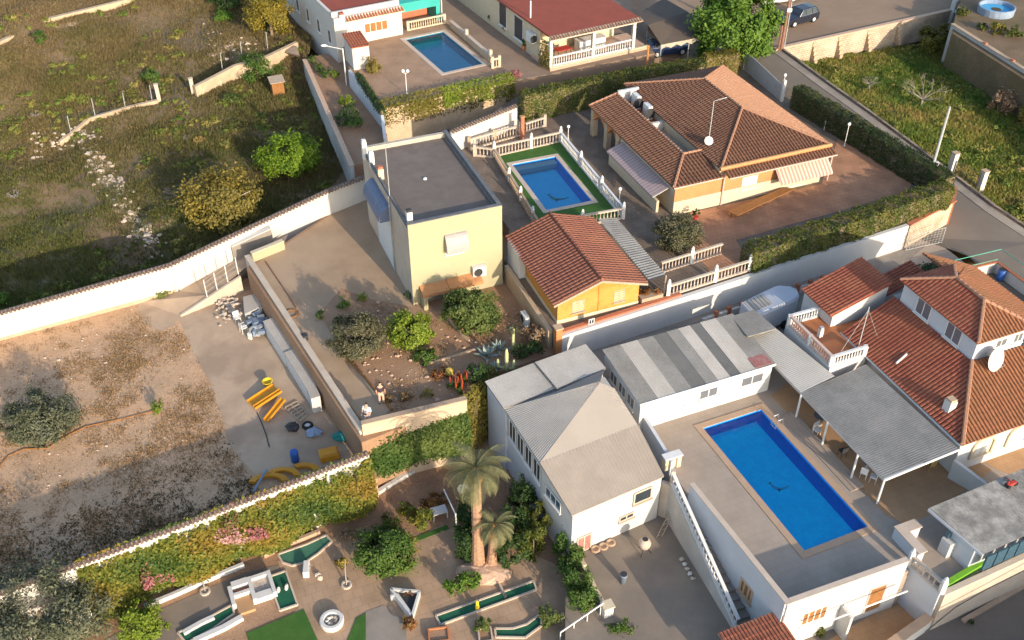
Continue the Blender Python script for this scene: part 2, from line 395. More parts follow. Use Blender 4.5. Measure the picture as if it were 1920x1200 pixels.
# ---------------------------------------------------------------- openings
def opening(parent, name, P, d, n, w, h, frame_mat, pane_mat, bars=2, fw=.06, sill=True, sill_mat=None, proud=.03, rows=1):
    """window or glazed door on a wall face: P lower-left corner on the wall, d along the wall, n outwards"""
    P=Vector(P); d=Vector(d).normalized(); n=Vector(n).normalized(); up=Vector((0,0,1))
    def bx(mb,a,b,z0,z1,o0,o1):
        q=[P+d*a+n*o0,P+d*b+n*o0,P+d*b+n*o1,P+d*a+n*o1]; mb.hexa([x+up*z0 for x in q],[x+up*z1 for x in q])
    f=MB()
    for a,b,z0,z1 in ((0,w,0,fw),(0,w,h-fw,h),(0,fw,fw,h-fw),(w-fw,w,fw,h-fw)): bx(f,a,b,z0,z1,-.02,proud)
    for i in range(1,bars):
        x=w*i/bars; bx(f,x-fw*.45,x+fw*.45,fw,h-fw,-.02,proud-.004)
    for i in range(1,rows):
        z=h*i/rows; bx(f,fw,w-fw,z-fw*.4,z+fw*.4,-.02,proud-.007)
    o=f.make(name,frame_mat,parent)
    p=MB(); bx(p,fw*.6,w-fw*.6,fw*.6,h-fw*.6,-.015,proud-.018); p.make('pane',pane_mat,o)
    if sill:
        s=MB(); bx(s,-.06,w+.06,-.08,-.003,-.02,.12); s.make('sill',sill_mat or frame_mat,o)
    return o
# ---------------------------------------------------------------- balustrades, lamps, posts
_bal={}
def baluster_mesh(h,mat):
    k=(round(h,2),mat.name)
    if k not in _bal:
        m=MB(); m.lathe((0,0,0),[(.05,0),(.05,.06*h),(.03,.14*h),(.062,.36*h),(.04,.6*h),(.026,.78*h),(.045,.9*h),(.05,h)],6)
        me=bpy.data.meshes.new('baluster'); me.from_pydata(m.v,[],m.f); me.materials.append(mat); me.polygons.foreach_set('use_smooth',[True]*len(me.polygons)); _bal[k]=me
    return _bal[k]
def balustrade(label,a,b,z,h=.85,mat=None,post_mat=None,step=.26,posts=(0,1),zb=None,post_h=.25,finial=True,group=None,name='balustrade',end_gap=.0):
    a=Vector((a[0],a[1],z)); b=Vector((b[0],b[1],z if zb is None else zb)); t=thing(name,label,'balustrade',a,group)
    d=b-a; L=d.length; r=MB(); r.beam(a+Vector((0,0,.06)),b+Vector((0,0,.06)),.17,.12); r.make('bottom_rail',mat,t)
    r=MB(); r.beam(a+Vector((0,0,h)),b+Vector((0,0,h)),.18,.12); r.make('top_rail',mat,t)
    k=max(1,int(L/step)); me=baluster_mesh(h-.18,mat)
    for i in range(k):
        f=(i+.5)/k
        if any(abs(f-p)*L<.14 for p in posts): continue
        o=bpy.data.objects.new('baluster',me); COL.objects.link(o); o.parent=t; o.location=a+d*f+Vector((0,0,.12))-a
    for f in posts:
        p=a+d*f; m=MB(); s=.12; hh=h+post_h
        m.hexa([p+Vector((x,y,0)) for x,y in((-s,-s),(s,-s),(s,s),(-s,s))],[p+Vector((x,y,hh)) for x,y in((-s,-s),(s,-s),(s,s),(-s,s))])
        if finial: m.lathe((p.x,p.y,p.z+hh),[(.14,0),(.14,.04),(.06,.07),(.11,.16),(.07,.25),(.02,.32)],8)
        m.make('post',post_mat or mat,t)
    return t
def globe_lamp(label,base,h,mats,group='globe lamps',r=.14,arms=1):
    t=thing('lamp_post',label,'lamp',base,group); b=Vector(base); m=MB()
    m.lathe(b,[(.09,0),(.09,.08),(.04,.14),(.032,h*.5),(.028,h)],8); m.make('pole',mats[0],t,smooth=True)
    g=MB()
    for i in range(arms):
        off=Vector((0,0,0)) if arms==1 else Vector((.2*(1 if i else -1),0,0))
        g.lathe(b+off+Vector((0,0,h-.02)),[(.04,0),(r*.8,r*.4),(r,r),(r*.8,r*1.6),(.03,r*2)],10)
        if arms>1:
            a=MB(); a.tube([b+Vector((0,0,h-.15)),b+off+Vector((0,0,h))],.02,5); a.make('arm',mats[0],t)
    g.make('globe',mats[1],t,smooth=True); return t
def ac_unit(label,fr,u,v,z,w=.85,d=.34,h=.62,group='air conditioners',face='v0'):
    t=thing('air_conditioner',label,'air conditioner',fr.p(u,v,z),group); m=MB(); m.box(fr,u,u+w,v,v+d,z,z+h); m.make('casing',MAT['white_plastic'],t,bevel=.015)
    c=MB(); o=fr.p(u+w*.38,v-.004,z+h*.5)
    for r1,y in ((h*.4,-.006),):
        n=14; base=len(c.v)
        for k in range(n):
            a=2*math.pi*k/n; c.v.append(tuple(o+fr.u*math.cos(a)*r1+Vector((0,0,math.sin(a)*r1))+fr.v*y))
        c.f.append(tuple(range(base,base+n)))
    c.make('fan_grille',MAT['dark'],t); return t
def onwall(px,py,a,b):
    """point where the bearing of an image point meets the upright plane through a and b"""
    a=Vector(a); b=Vector(b); n=Vector((b.y-a.y,a.x-b.x,0)); o=Vector((0,0,CAM_H)); cx,cy=(px-960)/FPX,(600-py)/FPX
    d=Vector((cx, math.cos(PITCH)+cy*math.sin(PITCH), -math.sin(PITCH)+cy*math.cos(PITCH))); return o+d*((a-o).dot(n)/d.dot(n))
def win_px(parent,name,a,b,x0,y0,x1,y1,fm,pm,bars=2,fw=.06,sill=True,**k):
    """window on the wall a-b between two surveyed corners (lower left, upper right)"""
    p=onwall(x0,y0,a,b); q=onwall(x1,y1,a,b); d=Vector((q.x-p.x,q.y-p.y,0)); w=d.length; n=Vector((d.y,-d.x,0)).normalized()
    if n.dot(Vector((p.x,p.y,0)))>0: n=-n
    return opening(parent,name,p,d,n,w,q.z-p.z,fm,pm,bars,fw,sill,**k)
MAT={}
def _m(k,*a,**w): MAT[k]=M(k,*a,**w); return MAT[k]
_m('white_wall',(.553,.544,.527),(.510,.502,.485),scale=.8,c3=(.452,.436,.401),scale3=.35,amt3=.35,fine=.05,bump=.12)
_m('white_paint',(.646,.636,.617),(.589,.580,.560),scale=3,fine=.04,bump=.05,rough=.6)
_m('white_plastic',(.62,.62,.60),(.56,.56,.54),scale=4,fine=.04,bump=.05,rough=.5)
_m('old_white_wall',(.542,.526,.493),(.510,.485,.453),scale=.7,c3=(.437,.348,.251),scale3=.22,amt3=.22,fine=.06,bump=.2)
_m('grey_render',(.40,.38,.36),(.46,.44,.41),scale=1.2,c3=(.33,.31,.29),scale3=.5,amt3=.6,bump=.3)
_m('beige_render',(.46,.38,.30),(.52,.44,.35),scale=1.1,c3=(.40,.31,.24),scale3=.4,amt3=.5,bump=.3)
_m('grey_white',(.46,.44,.42),(.40,.385,.37),scale=1.2,c3=(.33,.315,.30),scale3=.5,amt3=.6)
_m('pale_pane',(.46,.47,.48),(.42,.43,.44),scale=3,rough=.4)
_m('blue_white',(.504,.521,.554),(.462,.479,.512),scale=1,fine=.05,bump=.1)
_m('yellow_wall',(.365,.340,.222),(.348,.321,.206),scale=1.,c3=(.318,.292,.189),scale3=.3,amt3=.4,fine=.05,bump=.15)
_m('terracotta_trim',(.47,.24,.11),(.42,.205,.09),scale=3,bump=.15)
_m('roof_felt',(.144,.118,.103),(.163,.135,.118),scale=.6,c3=(.118,.097,.085),scale3=1.4,amt3=.5,fine=.08,bump=.15)
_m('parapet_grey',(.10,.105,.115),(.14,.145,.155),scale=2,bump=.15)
_m('parapet_light',(.34,.31,.26),(.40,.37,.31),scale=2,bump=.2)
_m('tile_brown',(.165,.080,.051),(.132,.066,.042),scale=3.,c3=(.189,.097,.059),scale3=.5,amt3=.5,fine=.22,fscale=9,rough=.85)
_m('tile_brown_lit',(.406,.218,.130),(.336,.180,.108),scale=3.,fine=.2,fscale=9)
_m('tile_red',(.293,.090,.055),(.230,.069,.044),scale=2.5,c3=(.345,.138,.075),scale3=.5,amt3=.5,fine=.2,fscale=8)
_m('tile_rust',(.28,.12,.06),(.24,.10,.05),scale=2.5,c3=(.19,.10,.05),scale3=.45,amt3=.6,fine=.2,fscale=8)
_m('tile_chalet',(.215,.088,.06),(.18,.07,.048),scale=2.,c3=(.25,.11,.065),scale3=.4,amt3=.6,fine=.15,fscale=9)
_m('tile_ridge',(.36,.195,.125),(.31,.165,.105),scale=4,fine=.2)
_m('tile_coping',(.13,.088,.07),(.215,.16,.13),scale=5.5,fine=.25,fscale=18,lo=.45,hi=.55)
_m('red_roof',(.27,.066,.042),(.245,.06,.038),scale=.5,c3=(.20,.052,.036),scale3=1.2,amt3=.4,fine=.06,bump=.1)
_m('orange_floor',(.34,.13,.058),(.30,.11,.048),scale=1.3,c3=(.39,.165,.08),scale3=.6,amt3=.6,fine=.08)
_m('brick_orange',(.46,.20,.08),(.41,.175,.065),scale=6,fine=.12,fscale=18,bump=.3)
_m('cream',(.57,.48,.34),(.52,.435,.305),scale=2,fine=.05)
_m('wood_siding',(.50,.22,.045),(.42,.175,.035),scale=2.5,c3=(.55,.27,.07),scale3=.7,amt3=.5,fine=.15,fscale=14,rough=.6)
_m('wood_brown',(.23,.105,.035),(.30,.14,.05),scale=4,fine=.2)
_m('wood_old',(.30,.24,.18),(.38,.31,.24),scale=5,fine=.2)
_m('pole_wood',(.20,.105,.075),(.26,.14,.10),scale=5,fine=.2)
_m('pole_metal',(.42,.44,.44),(.36,.38,.38),scale=3,rough=.55,metal=.2)
_m('pole_orange',(.52,.22,.07),(.44,.18,.06),scale=4)
_m('brick_red',(.42,.16,.09),(.36,.13,.075),scale=6,fine=.15)
_m('hut_roof',(.34,.325,.30),(.20,.19,.175),scale=1.6,c3=(.15,.145,.135),scale3=.8,amt3=.7,fine=.18,fscale=7,lo=.3,hi=.7)
_m('palm_shade',(.1,.1,.05))
_m('gate_grey',(.42,.41,.40),(.37,.36,.35),scale=2)
_m('concrete',(.392,.286,.199),(.459,.338,.237),scale=.5,c3=(.302,.218,.152),scale3=.3,amt3=.9,fine=.1,bump=.25)
_m('concrete_grey',(.234,.204,.174),(.281,.246,.212),scale=.8,c3=(.183,.162,.140),scale3=.35,amt3=.7,fine=.1)
_m('yard_concrete',(.347,.245,.158),(.304,.210,.135),scale=.6,c3=(.389,.280,.186),scale3=.22,amt3=.8,fine=.1,bump=.2)
_m('asphalt',(.148,.126,.104),(.167,.142,.120),scale=.5,c3=(.126,.107,.088),scale3=.18,amt3=.6,fine=.1)
_m('asphalt_light',(.246,.170,.113),(.277,.194,.131),scale=.4,c3=(.209,.143,.095),scale3=.16,amt3=.6,fine=.08)
_m('dirt',(.548,.346,.207),(.457,.285,.167),scale=.55,c3=(.375,.259,.167),scale3=.16,amt3=.75,fine=.28,fscale=11,bump=.7,bscale=9)
_m('garden_soil',(.302,.182,.110),(.252,.149,.092),scale=.7,c3=(.347,.220,.137),scale3=.25,amt3=.7,fine=.28,fscale=12,bump=.7,bscale=10)
_m('field_soil',(.144,.097,.058),(.191,.133,.083),scale=.35,c3=(.094,.083,.036),scale3=.10,amt3=.85,fine=.3,fscale=7,bump=.8,bscale=6)
_m('field_soil_green',(.119,.102,.043),(.170,.128,.064),scale=.35,c3=(.076,.093,.030),scale3=.13,amt3=.8,fine=.3,fscale=7,bump=.8,bscale=6)
_m('bank_soil',(.34,.245,.165),(.42,.325,.24),scale=1.3,c3=(.24,.17,.105),scale3=.5,amt3=.7,fine=.3,fscale=9,bump=.8,bscale=7)
_m('rubble',(.36,.30,.25),(.50,.43,.36),scale=4,fine=.2)
_m('stone_tan',(.50,.38,.26),(.42,.31,.21),scale=2,c3=(.36,.27,.18),scale3=.6,amt3=.5,fine=.2,bump=.5)
_m('stone_white',(.62,.58,.52),(.50,.46,.41),scale=3,fine=.15)
_m('stone_pink',(.52,.36,.26),(.44,.30,.21),scale=5,fine=.25,bump=.5)
_m('far_paving',(.27,.19,.135),(.24,.17,.12),scale=.8,c3=(.20,.145,.108),scale3=.3,amt3=.6,fine=.12)
_m('terrace',(.34,.265,.205),(.31,.24,.185),scale=.6,c3=(.34,.27,.22),scale3=.25,amt3=.6,fine=.07)
_m('terrace_tan',(.42,.25,.13),(.37,.22,.115),scale=.7,c3=(.33,.20,.11),scale3=.3,amt3=.5,fine=.07)
_m('coping',(.41,.285,.195),(.375,.26,.175),scale=1.5,fine=.08)
_m('coping_pale',(.50,.41,.335),(.45,.365,.295),scale=1.5,fine=.08)
_m('court',(.209,.168,.133),(.249,.203,.160),scale=.5,c3=(.159,.141,.121),scale3=.22,amt3=.8,fine=.1)
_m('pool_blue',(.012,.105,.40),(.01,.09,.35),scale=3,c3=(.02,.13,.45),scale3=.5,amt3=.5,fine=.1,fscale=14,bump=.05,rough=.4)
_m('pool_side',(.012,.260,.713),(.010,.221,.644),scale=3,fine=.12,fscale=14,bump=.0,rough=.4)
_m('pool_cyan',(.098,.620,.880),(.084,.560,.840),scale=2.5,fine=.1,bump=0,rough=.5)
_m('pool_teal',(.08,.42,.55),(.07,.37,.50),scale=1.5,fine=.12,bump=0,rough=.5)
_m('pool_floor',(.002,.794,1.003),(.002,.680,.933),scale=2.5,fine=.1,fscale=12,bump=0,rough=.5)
_m('pool_mid',(.07,.34,.58),(.06,.31,.54),scale=2.5,fine=.1,bump=0,rough=.5)
_m('pool_dark',(.03,.20,.30),(.025,.17,.27),scale=2,fine=.12,bump=0)
_m('mosaic',(.10,.32,.20),(.05,.20,.25),scale=3,fine=.2)
_m('fibro_light',(.464,.430,.388),(.406,.379,.342),scale=.5,c3=(.348,.321,.284),scale3=.3,amt3=.7,fine=.12,fscale=10)
_m('fibro_grey',(.198,.194,.189),(.156,.156,.152),scale=1.6,c3=(.267,.264,.255),scale3=.5,amt3=.5,fine=.15,fscale=8)
_m('fibro_old',(.262,.252,.232),(.221,.214,.198),scale=.9,c3=(.180,.168,.150),scale3=.35,amt3=.7,fine=.15,fscale=8)
_m('fibro_white',(.451,.425,.389),(.400,.380,.349),scale=.6,c3=(.339,.320,.285),scale3=.4,amt3=.5,fine=.1)
_m('fibro_beige',(.326,.278,.232),(.290,.247,.209),scale=.6,c3=(.253,.217,.185),scale3=.3,amt3=.5,fine=.1)
_m('plaster_beige',(.369,.323,.274),(.344,.301,.254),scale=.6,fine=.05,bump=.1)
_m('clear_sheet',(.15,.145,.135),(.12,.115,.108),scale=2,c3=(.19,.185,.17),scale3=.5,amt3=.4,rough=.5,fine=.15)
_m('red_stain',(.28,.10,.09),(.34,.18,.16),scale=5,fine=.2)
_m('dark',(.03,.032,.035),(.045,.045,.05),scale=5,rough=.6,fine=.1)
_m('rubber',(.022,.022,.024),rough=.8,fine=.1)
_m('tarp_teal',(.03,.30,.27),(.04,.36,.32),scale=1.2,fine=.08,rough=.6)
_m('canopy_dark',(.095,.073,.058),(.115,.09,.07),scale=.6,c3=(.075,.06,.05),scale3=.3,amt3=.5,fine=.15,fscale=6)
_m('canopy_edge',(.42,.36,.28),(.38,.32,.25),scale=2)
_m('awning_blue',(.10,.13,.21),(.13,.16,.24),scale=2,rough=.5)
_m('awning_grey',(.30,.275,.27),(.34,.31,.30),scale=2,rough=.45)
_m('awning_pink',(.44,.235,.19),(.40,.21,.17),scale=4)
_m('awning_dull',(.42,.33,.31),(.38,.30,.28),scale=4)
_m('awning_stripe',(.56,.42,.36),(.52,.385,.33),scale=4)
_m('awning_purple',(.34,.25,.25),(.29,.21,.215),scale=4)
_m('green_fence',(.08,.30,.22),(.10,.36,.27),scale=3,rough=.6)
_m('green_felt',(.012,.085,.048),(.016,.10,.055),scale=2,fine=.15,fscale=20,bump=.2)
_m('green_felt_pale',(.05,.15,.10),(.06,.17,.115),scale=1.5,fine=.12)
_m('lawn',(.035,.10,.018),(.05,.125,.022),scale=1.2,c3=(.06,.11,.02),scale3=.4,amt3=.5,fine=.3,fscale=18,bump=.6,bscale=25)
_m('lime_strip',(.16,.38,.03),(.13,.32,.025),scale=3,fine=.2)
_m('bark',(.17,.125,.09),(.23,.17,.12),scale=6,fine=.25,bump=.6)
_m('bark_pale',(.27,.235,.20),(.32,.28,.24),scale=5,fine=.2)
_m('palm_trunk',(.36,.22,.14),(.26,.155,.10),scale=9,fine=.3,bump=.8,bscale=18)
_m('palm_boot',(.52,.24,.09),(.42,.19,.07),scale=9,fine=.3,bump=.8)
_m('slide_orange',(.60,.27,.02),(.54,.23,.02),scale=2,rough=.4,fine=.05,bump=.05)
_m('toy_yellow',(.70,.50,.03),(.64,.44,.03),scale=2,rough=.4,fine=.05)
_m('barrel_blue',(.03,.10,.36),(.025,.085,.30),scale=2,rough=.45)
_m('bin_blue',(.17,.21,.28),(.14,.18,.24),scale=2,rough=.5)
_m('teal_plastic',(.02,.22,.20),(.02,.18,.17),scale=2,rough=.5)
_m('blue_sheet',(.24,.30,.40),(.18,.24,.33),scale=1.5,rough=.5)
_m('grey_metal',(.38,.40,.40),(.32,.34,.34),scale=2,rough=.5)
_m('car_dark',(.018,.022,.035),(.015,.018,.03),scale=1,rough=.25,spec=.6,fine=0,bump=0)
_m('car_blue',(.02,.035,.09),rough=.25,spec=.6,fine=0,bump=0)
_m('car_silver',(.50,.52,.52),rough=.3,spec=.5,fine=0,bump=0)
_m('chrome',(.6,.6,.6),rough=.25,metal=.8,fine=0,bump=0)
_m('cardoon',(.45,.30,.10),(.38,.24,.08),scale=2)
_m('skin',(.50,.30,.21),fine=.05); _m('hair',(.02,.016,.014)); _m('shirt_dark',(.055,.035,.045),(.04,.03,.04),scale=6)
_m('trousers_tan',(.50,.36,.26)); _m('shirt_pale',(.56,.60,.66)); _m('vest_blue',(.06,.08,.13)); _m('trousers_pale',(.52,.42,.36)); _m('shoe',(.04,.035,.03))
_m('terracotta_pot',(.46,.18,.08),(.40,.15,.07),scale=4); _m('red_paint',(.42,.05,.04),(.36,.045,.035),scale=4)
_m('flower_red',(.270,.042,.018)); _m('wire',(.10,.10,.10)); _m('lamp_globe',(.85,.85,.82),rough=.35,fine=0,bump=0)
_m('cactus',(.33,.36,.17),(.40,.42,.22),scale=4,fine=.15); _m('agave',(.20,.245,.205),(.30,.35,.31),scale=3,fine=.12)
_m('straw_ball',(.46,.34,.07),(.38,.28,.06),scale=8,fine=.25)
_m('brush_grey',(.211,.180,.155),(.260,.223,.192),scale=4)
_m('straw',(.60,.44,.24),(.52,.38,.20),scale=5,fine=.2)
MAT['glass']=MGLASS('glass'); MAT['glass_grey']=MGLASS('glass_grey',(.12,.13,.15)); MAT['glass_blue']=MGLASS('glass_blue',(.05,.10,.14))
MAT['water']=MWATER('water',(.72,.93,.99)); MAT['water_deep']=MWATER('water_deep',(.62,.88,.99))
MAT['stone_wall']=MBRICK('stone_wall',(.52,.42,.32),(.44,.35,.26),(.34,.26,.19),bw=.42,bh=.22,msz=.03,flat=False,bump=.8)
MAT['block_wall']=MBRICK('block_wall',(.52,.40,.285),(.475,.36,.255),(.43,.325,.23),bw=.5,bh=.22,msz=.015,flat=False,noise_amt=.12)
MAT['stone_dark']=MBRICK('stone_dark',(.20,.165,.13),(.26,.21,.165),(.13,.11,.09),bw=.5,bh=.25,msz=.035,flat=False,bump=.8)
MAT['paver_pink']=MBRICK('paver_pink',(.403,.213,.122),(.370,.192,.111),(.316,.166,.095),bw=.4,bh=.4,msz=.02,noise_amt=.2)
MAT['paver_pool']=MBRICK('paver_pool',(.334,.220,.146),(.308,.202,.132),(.264,.172,.114),bw=.3,bh=.3,msz=.02,noise_amt=.15)
MAT['paver_grey']=MBRICK('paver_grey',(.191,.144,.108),(.173,.130,.099),(.144,.108,.083),bw=.4,bh=.4,msz=.02,noise_amt=.25)
MAT['terrace_tile']=MBRICK('terrace_tile',(.335,.275,.223),(.321,.262,.212),(.284,.235,.191),bw=.45,bh=.45,msz=.012,noise_amt=.1,bump=.15)
MAT['tan_tile']=MBRICK('tan_tile',(.40,.245,.135),(.38,.23,.125),(.33,.20,.11),bw=.4,bh=.4,msz=.012,noise_amt=.12,bump=.15)
MAT['garden_tile']=MBRICK('garden_tile',(.360,.246,.162),(.335,.228,.149),(.275,.191,.128),bw=.6,bh=.6,msz=.018,noise_amt=.18,bump=.2)
MAT['orange_brickwork']=MBRICK('orange_brickwork',(.52,.245,.10),(.47,.215,.085),(.44,.225,.11),bw=.25,bh=.08,msz=.012,flat=False,noise_amt=.08)
L_=MLEAF
MAT['leaf_olive']=L_('leaf_olive',[(.075,.085,.045),(.115,.125,.075),(.17,.18,.12)])
MAT['leaf_olive_warm']=L_('leaf_olive_warm',[(.07,.075,.04),(.11,.11,.06),(.18,.155,.095)])
MAT['leaf_lime']=L_('leaf_lime',[(.10,.16,.018),(.15,.21,.022),(.22,.27,.035)])
MAT['leaf_lime2']=L_('leaf_lime2',[(.07,.13,.012),(.13,.21,.015),(.20,.28,.02)])
MAT['leaf_citrus']=L_('leaf_citrus',[(.05,.085,.02),(.09,.125,.03),(.15,.17,.05)])
MAT['leaf_green']=L_('leaf_green',[(.04,.085,.018),(.065,.12,.022),(.11,.165,.03)])
MAT['leaf_bright']=L_('leaf_bright',[(.06,.13,.018),(.09,.17,.022),(.14,.22,.035)])
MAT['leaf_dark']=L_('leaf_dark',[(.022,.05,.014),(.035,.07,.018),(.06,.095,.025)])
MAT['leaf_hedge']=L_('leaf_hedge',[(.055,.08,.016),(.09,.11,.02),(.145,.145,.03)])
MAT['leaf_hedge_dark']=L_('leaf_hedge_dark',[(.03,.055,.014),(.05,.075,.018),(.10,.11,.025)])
MAT['leaf_hedge_gold']=L_('leaf_hedge_gold',[(.10,.10,.02),(.15,.135,.025),(.20,.17,.035)])
MAT['leaf_yellow']=L_('leaf_yellow',[(.11,.10,.03),(.19,.155,.035),(.30,.225,.04)])
MAT['leaf_mustard']=L_('leaf_mustard',[(.12,.11,.02),(.20,.16,.025),(.26,.20,.03)])
MAT['leaf_vine']=L_('leaf_vine',[(.05,.09,.02),(.10,.135,.022),(.17,.17,.025),(.24,.16,.03)])
MAT['leaf_pink']=L_('leaf_pink',[(.12,.13,.03),(.30,.10,.10),(.40,.16,.17),(.44,.27,.24)])
MAT['leaf_vine_green']=L_('leaf_vine_green',[(.05,.10,.02),(.09,.14,.03),(.15,.19,.05)])
MAT['leaf_palm']=L_('leaf_palm',[(.108,.115,.050),(.151,.155,.073),(.209,.202,.112)])
MAT['leaf_dry']=L_('leaf_dry',[(.22,.14,.08),(.30,.20,.12),(.38,.27,.17)])
MAT['leaf_red']=L_('leaf_red',[(.10,.09,.03),(.20,.10,.035),(.32,.09,.03)])
MAT['leaf_brown']=L_('leaf_brown',[(.12,.085,.04),(.19,.125,.06),(.27,.17,.08)])
MAT['grass_dry']=L_('grass_dry',[(.075,.105,.022),(.105,.115,.032),(.155,.125,.05),(.215,.155,.08)])
MAT['grass_green']=L_('grass_green',[(.064,.137,.025),(.137,.193,.036),(.225,.225,.048),(.370,.266,.097)])
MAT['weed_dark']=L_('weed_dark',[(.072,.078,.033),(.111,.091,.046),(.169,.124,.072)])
MAT['weed_dry']=L_('weed_dry',[(.194,.146,.073),(.324,.211,.105),(.454,.292,.162)])
# ---------------------------------------------------------------- levels of the site
ZY, ZD, ZG, ZT, ZC, ZL, ZN = 0.0, -2.5, -4.2, -.7, -3.5, 1.3, 2.6
def ring_prism(m, outer, inner, z0, z1):
    """slab with a hole: top face as a keyhole polygon, plus the outer and inner sides"""
    ar=lambda q: sum(q[i][0]*q[(i+1)%len(q)][1]-q[(i+1)%len(q)][0]*q[i][1] for i in range(len(q)))
    outer=[(p[0],p[1]) for p in outer]; inner=[(p[0],p[1]) for p in inner]
    if ar(outer)<0: outer=outer[::-1]
    if ar(inner)>0: inner=inner[::-1]
    i,j=min(((i,j) for i in range(len(outer)) for j in range(len(inner))), key=lambda k:(outer[k[0]][0]-inner[k[1]][0])**2+(outer[k[0]][1]-inner[k[1]][1])**2)
    loop=outer[i:]+outer[:i+1]+inner[j:]+inner[:j+1]
    m.poly([(p[0],p[1],z1) for p in loop])
    for q in (outer,inner):
        for k in range(len(q)):
            a,b=q[k],q[(k+1)%len(q)]; m.poly([(a[0],a[1],z0),(b[0],b[1],z0),(b[0],b[1],z1),(a[0],a[1],z1)])
def slab(name, pts, z, mat, z0=-7.5, hole=None):
    m=MB(); P=[W(*p[:2], p[2] if len(p)>2 else z) for p in pts]
    if hole: ring_prism(m,P,hole,z0,z)
    else: m.prism(P, z0, z)
    return structure(m.make(name, mat))
def px_rect(pts, z, yaw):
    """rectangle on the site axes through four surveyed corners: back-left, back-right, front-right, front-left"""
    c=sum((W(*p,z) for p in pts),Vector())/4; fr=Frame(c,yaw); q=[fr.l(*p,z) for p in pts]
    u0,u1=(q[0][0]+q[3][0])/2,(q[1][0]+q[2][0])/2; v0,v1=(q[2][1]+q[3][1])/2,(q[0][1]+q[1][1])/2
    return fr,u0,u1,v0,v1
def rect_pts(fr,u0,u1,v0,v1,z=0): return [fr.p(u0,v0,z),fr.p(u1,v0,z),fr.p(u1,v1,z),fr.p(u0,v1,z)]
BIG=px_rect([(1317.3,804.8),(1427.5,768.8),(1626.7,990.7),(1507.2,1032.5)],ZT-.06,23.4)
SML=px_rect([(964,311),(1040,293),(1109,378),(1022,396)],ZL-.05,20.5)
TOP=px_rect([(762,75),(832,60),(903,122),(830,138)],ZN-.05,28.5)
def grow(R,d): return (R[0],R[1]-d,R[2]+d,R[3]-d,R[4]+d)
m=MB(); m.poly([(-3000,-3000,-7),(3000,-3000,-7),(3000,3000,-7),(-3000,3000,-7)]); structure(m.make('ground', MAT['field_soil']))

# ground that is not built over: interpolated levels
def height_fn(ctrl, p=2.6):
    C=np.array([[*W(a,b,z)[:2],z] for a,b,z in ctrl])
    def f(x,y):
        x=np.atleast_1d(x).astype(float); y=np.atleast_1d(y).astype(float)
        d=(x[:,None]-C[:,0])**2+(y[:,None]-C[:,1])**2+.5
        w=d**(-p/2); z=(w*C[:,2]).sum(1)/w.sum(1)
        return z+.10*np.sin(x*.9+y*.35)*np.cos(y*.7-x*.2)+.05*np.sin(x*2.3+1)*np.sin(y*2.1)
    return f
def terrain(name, f, x0,x1,y0,y1,step,mat,keep=None):
    xs=np.arange(x0,x1+step,step); ys=np.arange(y0,y1+step,step); X,Y=np.meshgrid(xs,ys); Z=f(X.ravel(),Y.ravel())
    nx,ny=len(xs),len(ys); idx=np.arange(nx*ny).reshape(ny,nx)
    F=np.stack([idx[:-1,:-1],idx[:-1,1:],idx[1:,1:],idx[1:,:-1]],-1).reshape(-1,4)
    if keep is not None:
        cx=X.ravel()[F].mean(1); cy=Y.ravel()[F].mean(1); F=F[keep(cx,cy)]
    me=bpy.data.meshes.new(name); me.from_pydata(np.column_stack([X.ravel(),Y.ravel(),Z]).tolist(),[],F.tolist())
    me.polygons.foreach_set('use_smooth',[True]*len(me.polygons)); me.materials.append(mat)
    o=bpy.data.objects.new(name,me); COL.objects.link(o); return structure(o)
field_z=height_fn([(0,560,-4.2),(0,450,-4.1),(100,500,-4.2),(200,470,-4.),(100,400,-3.9),(250,430,-3.2),(0,300,-3.4),(100,300,-3.3),(260,500,-4.),
  (200,330,-2.4),(290,400,-1.8),(380,430,-1.4),(330,340,-1.2),(450,380,-1.3),(560,360,-1.2),(620,330,-1.1),(500,300,-1.0),(400,260,-.8),(300,250,-1.0),(220,260,-1.8),(600,230,-.9),(540,180,-.6),
  (150,215,-1.5),(0,240,-2.6),(250,200,-.5),(340,185,-.4),(420,160,-.2),(100,150,-.6),(0,150,-.9),(300,100,.3),(450,60,1.0),(150,60,.9),(0,90,.4),(560,80,1.0),(60,20,1.9),(300,-40,2.4),(0,-60,2.6),(560,-40,2.4),(-200,300,-3),(-200,100,0),(-300,500,-4.2),(600,-300,4),(0,-400,5),(-400,-200,4)])
_fl=[W(-500,775,ZD),W(330,546,ZD),W(617,399,0),W(700,364,0),W(662,312,-1),W(575,115,0),W(600,-60,2),W(640,-300,4),W(-900,-300,4)]
terrain('field', field_z, -95,-8,48,190,.9, MAT['field_soil'], keep=lambda x,y: in_poly(x,y,_fl))
field2_z=height_fn([(1480,110,-.3),(1530,118,-.9),(1580,112,-1.),(1640,100,-1.),(1700,85,-1.),(1560,150,-.3),(1560,200,.2),(1640,130,-.7),(1700,240,-.1),(1700,120,-.8),(1780,110,-.8),(1780,200,-.5),(1850,350,-1.1),(1800,330,-.7),(1920,200,-.6),(1920,300,-1.1),(1930,430,-1.3),(1860,170,-.4),(2100,300,-1.2),(2100,500,-1.8),(2300,300,-1.5)])
_wl=[W(1446,95,1.0),W(1560,180,.5),W(1690,275,0),W(1800,358,-.5),W(1935,450,-1.2),W(2250,650,-2.),W(2600,300,0),W(2100,20,0),W(1785,60,0)]
terrain('field.001', field2_z, 20,75,45,125,.8, MAT['field_soil_green'], keep=lambda x,y: in_poly(x,y,_wl))

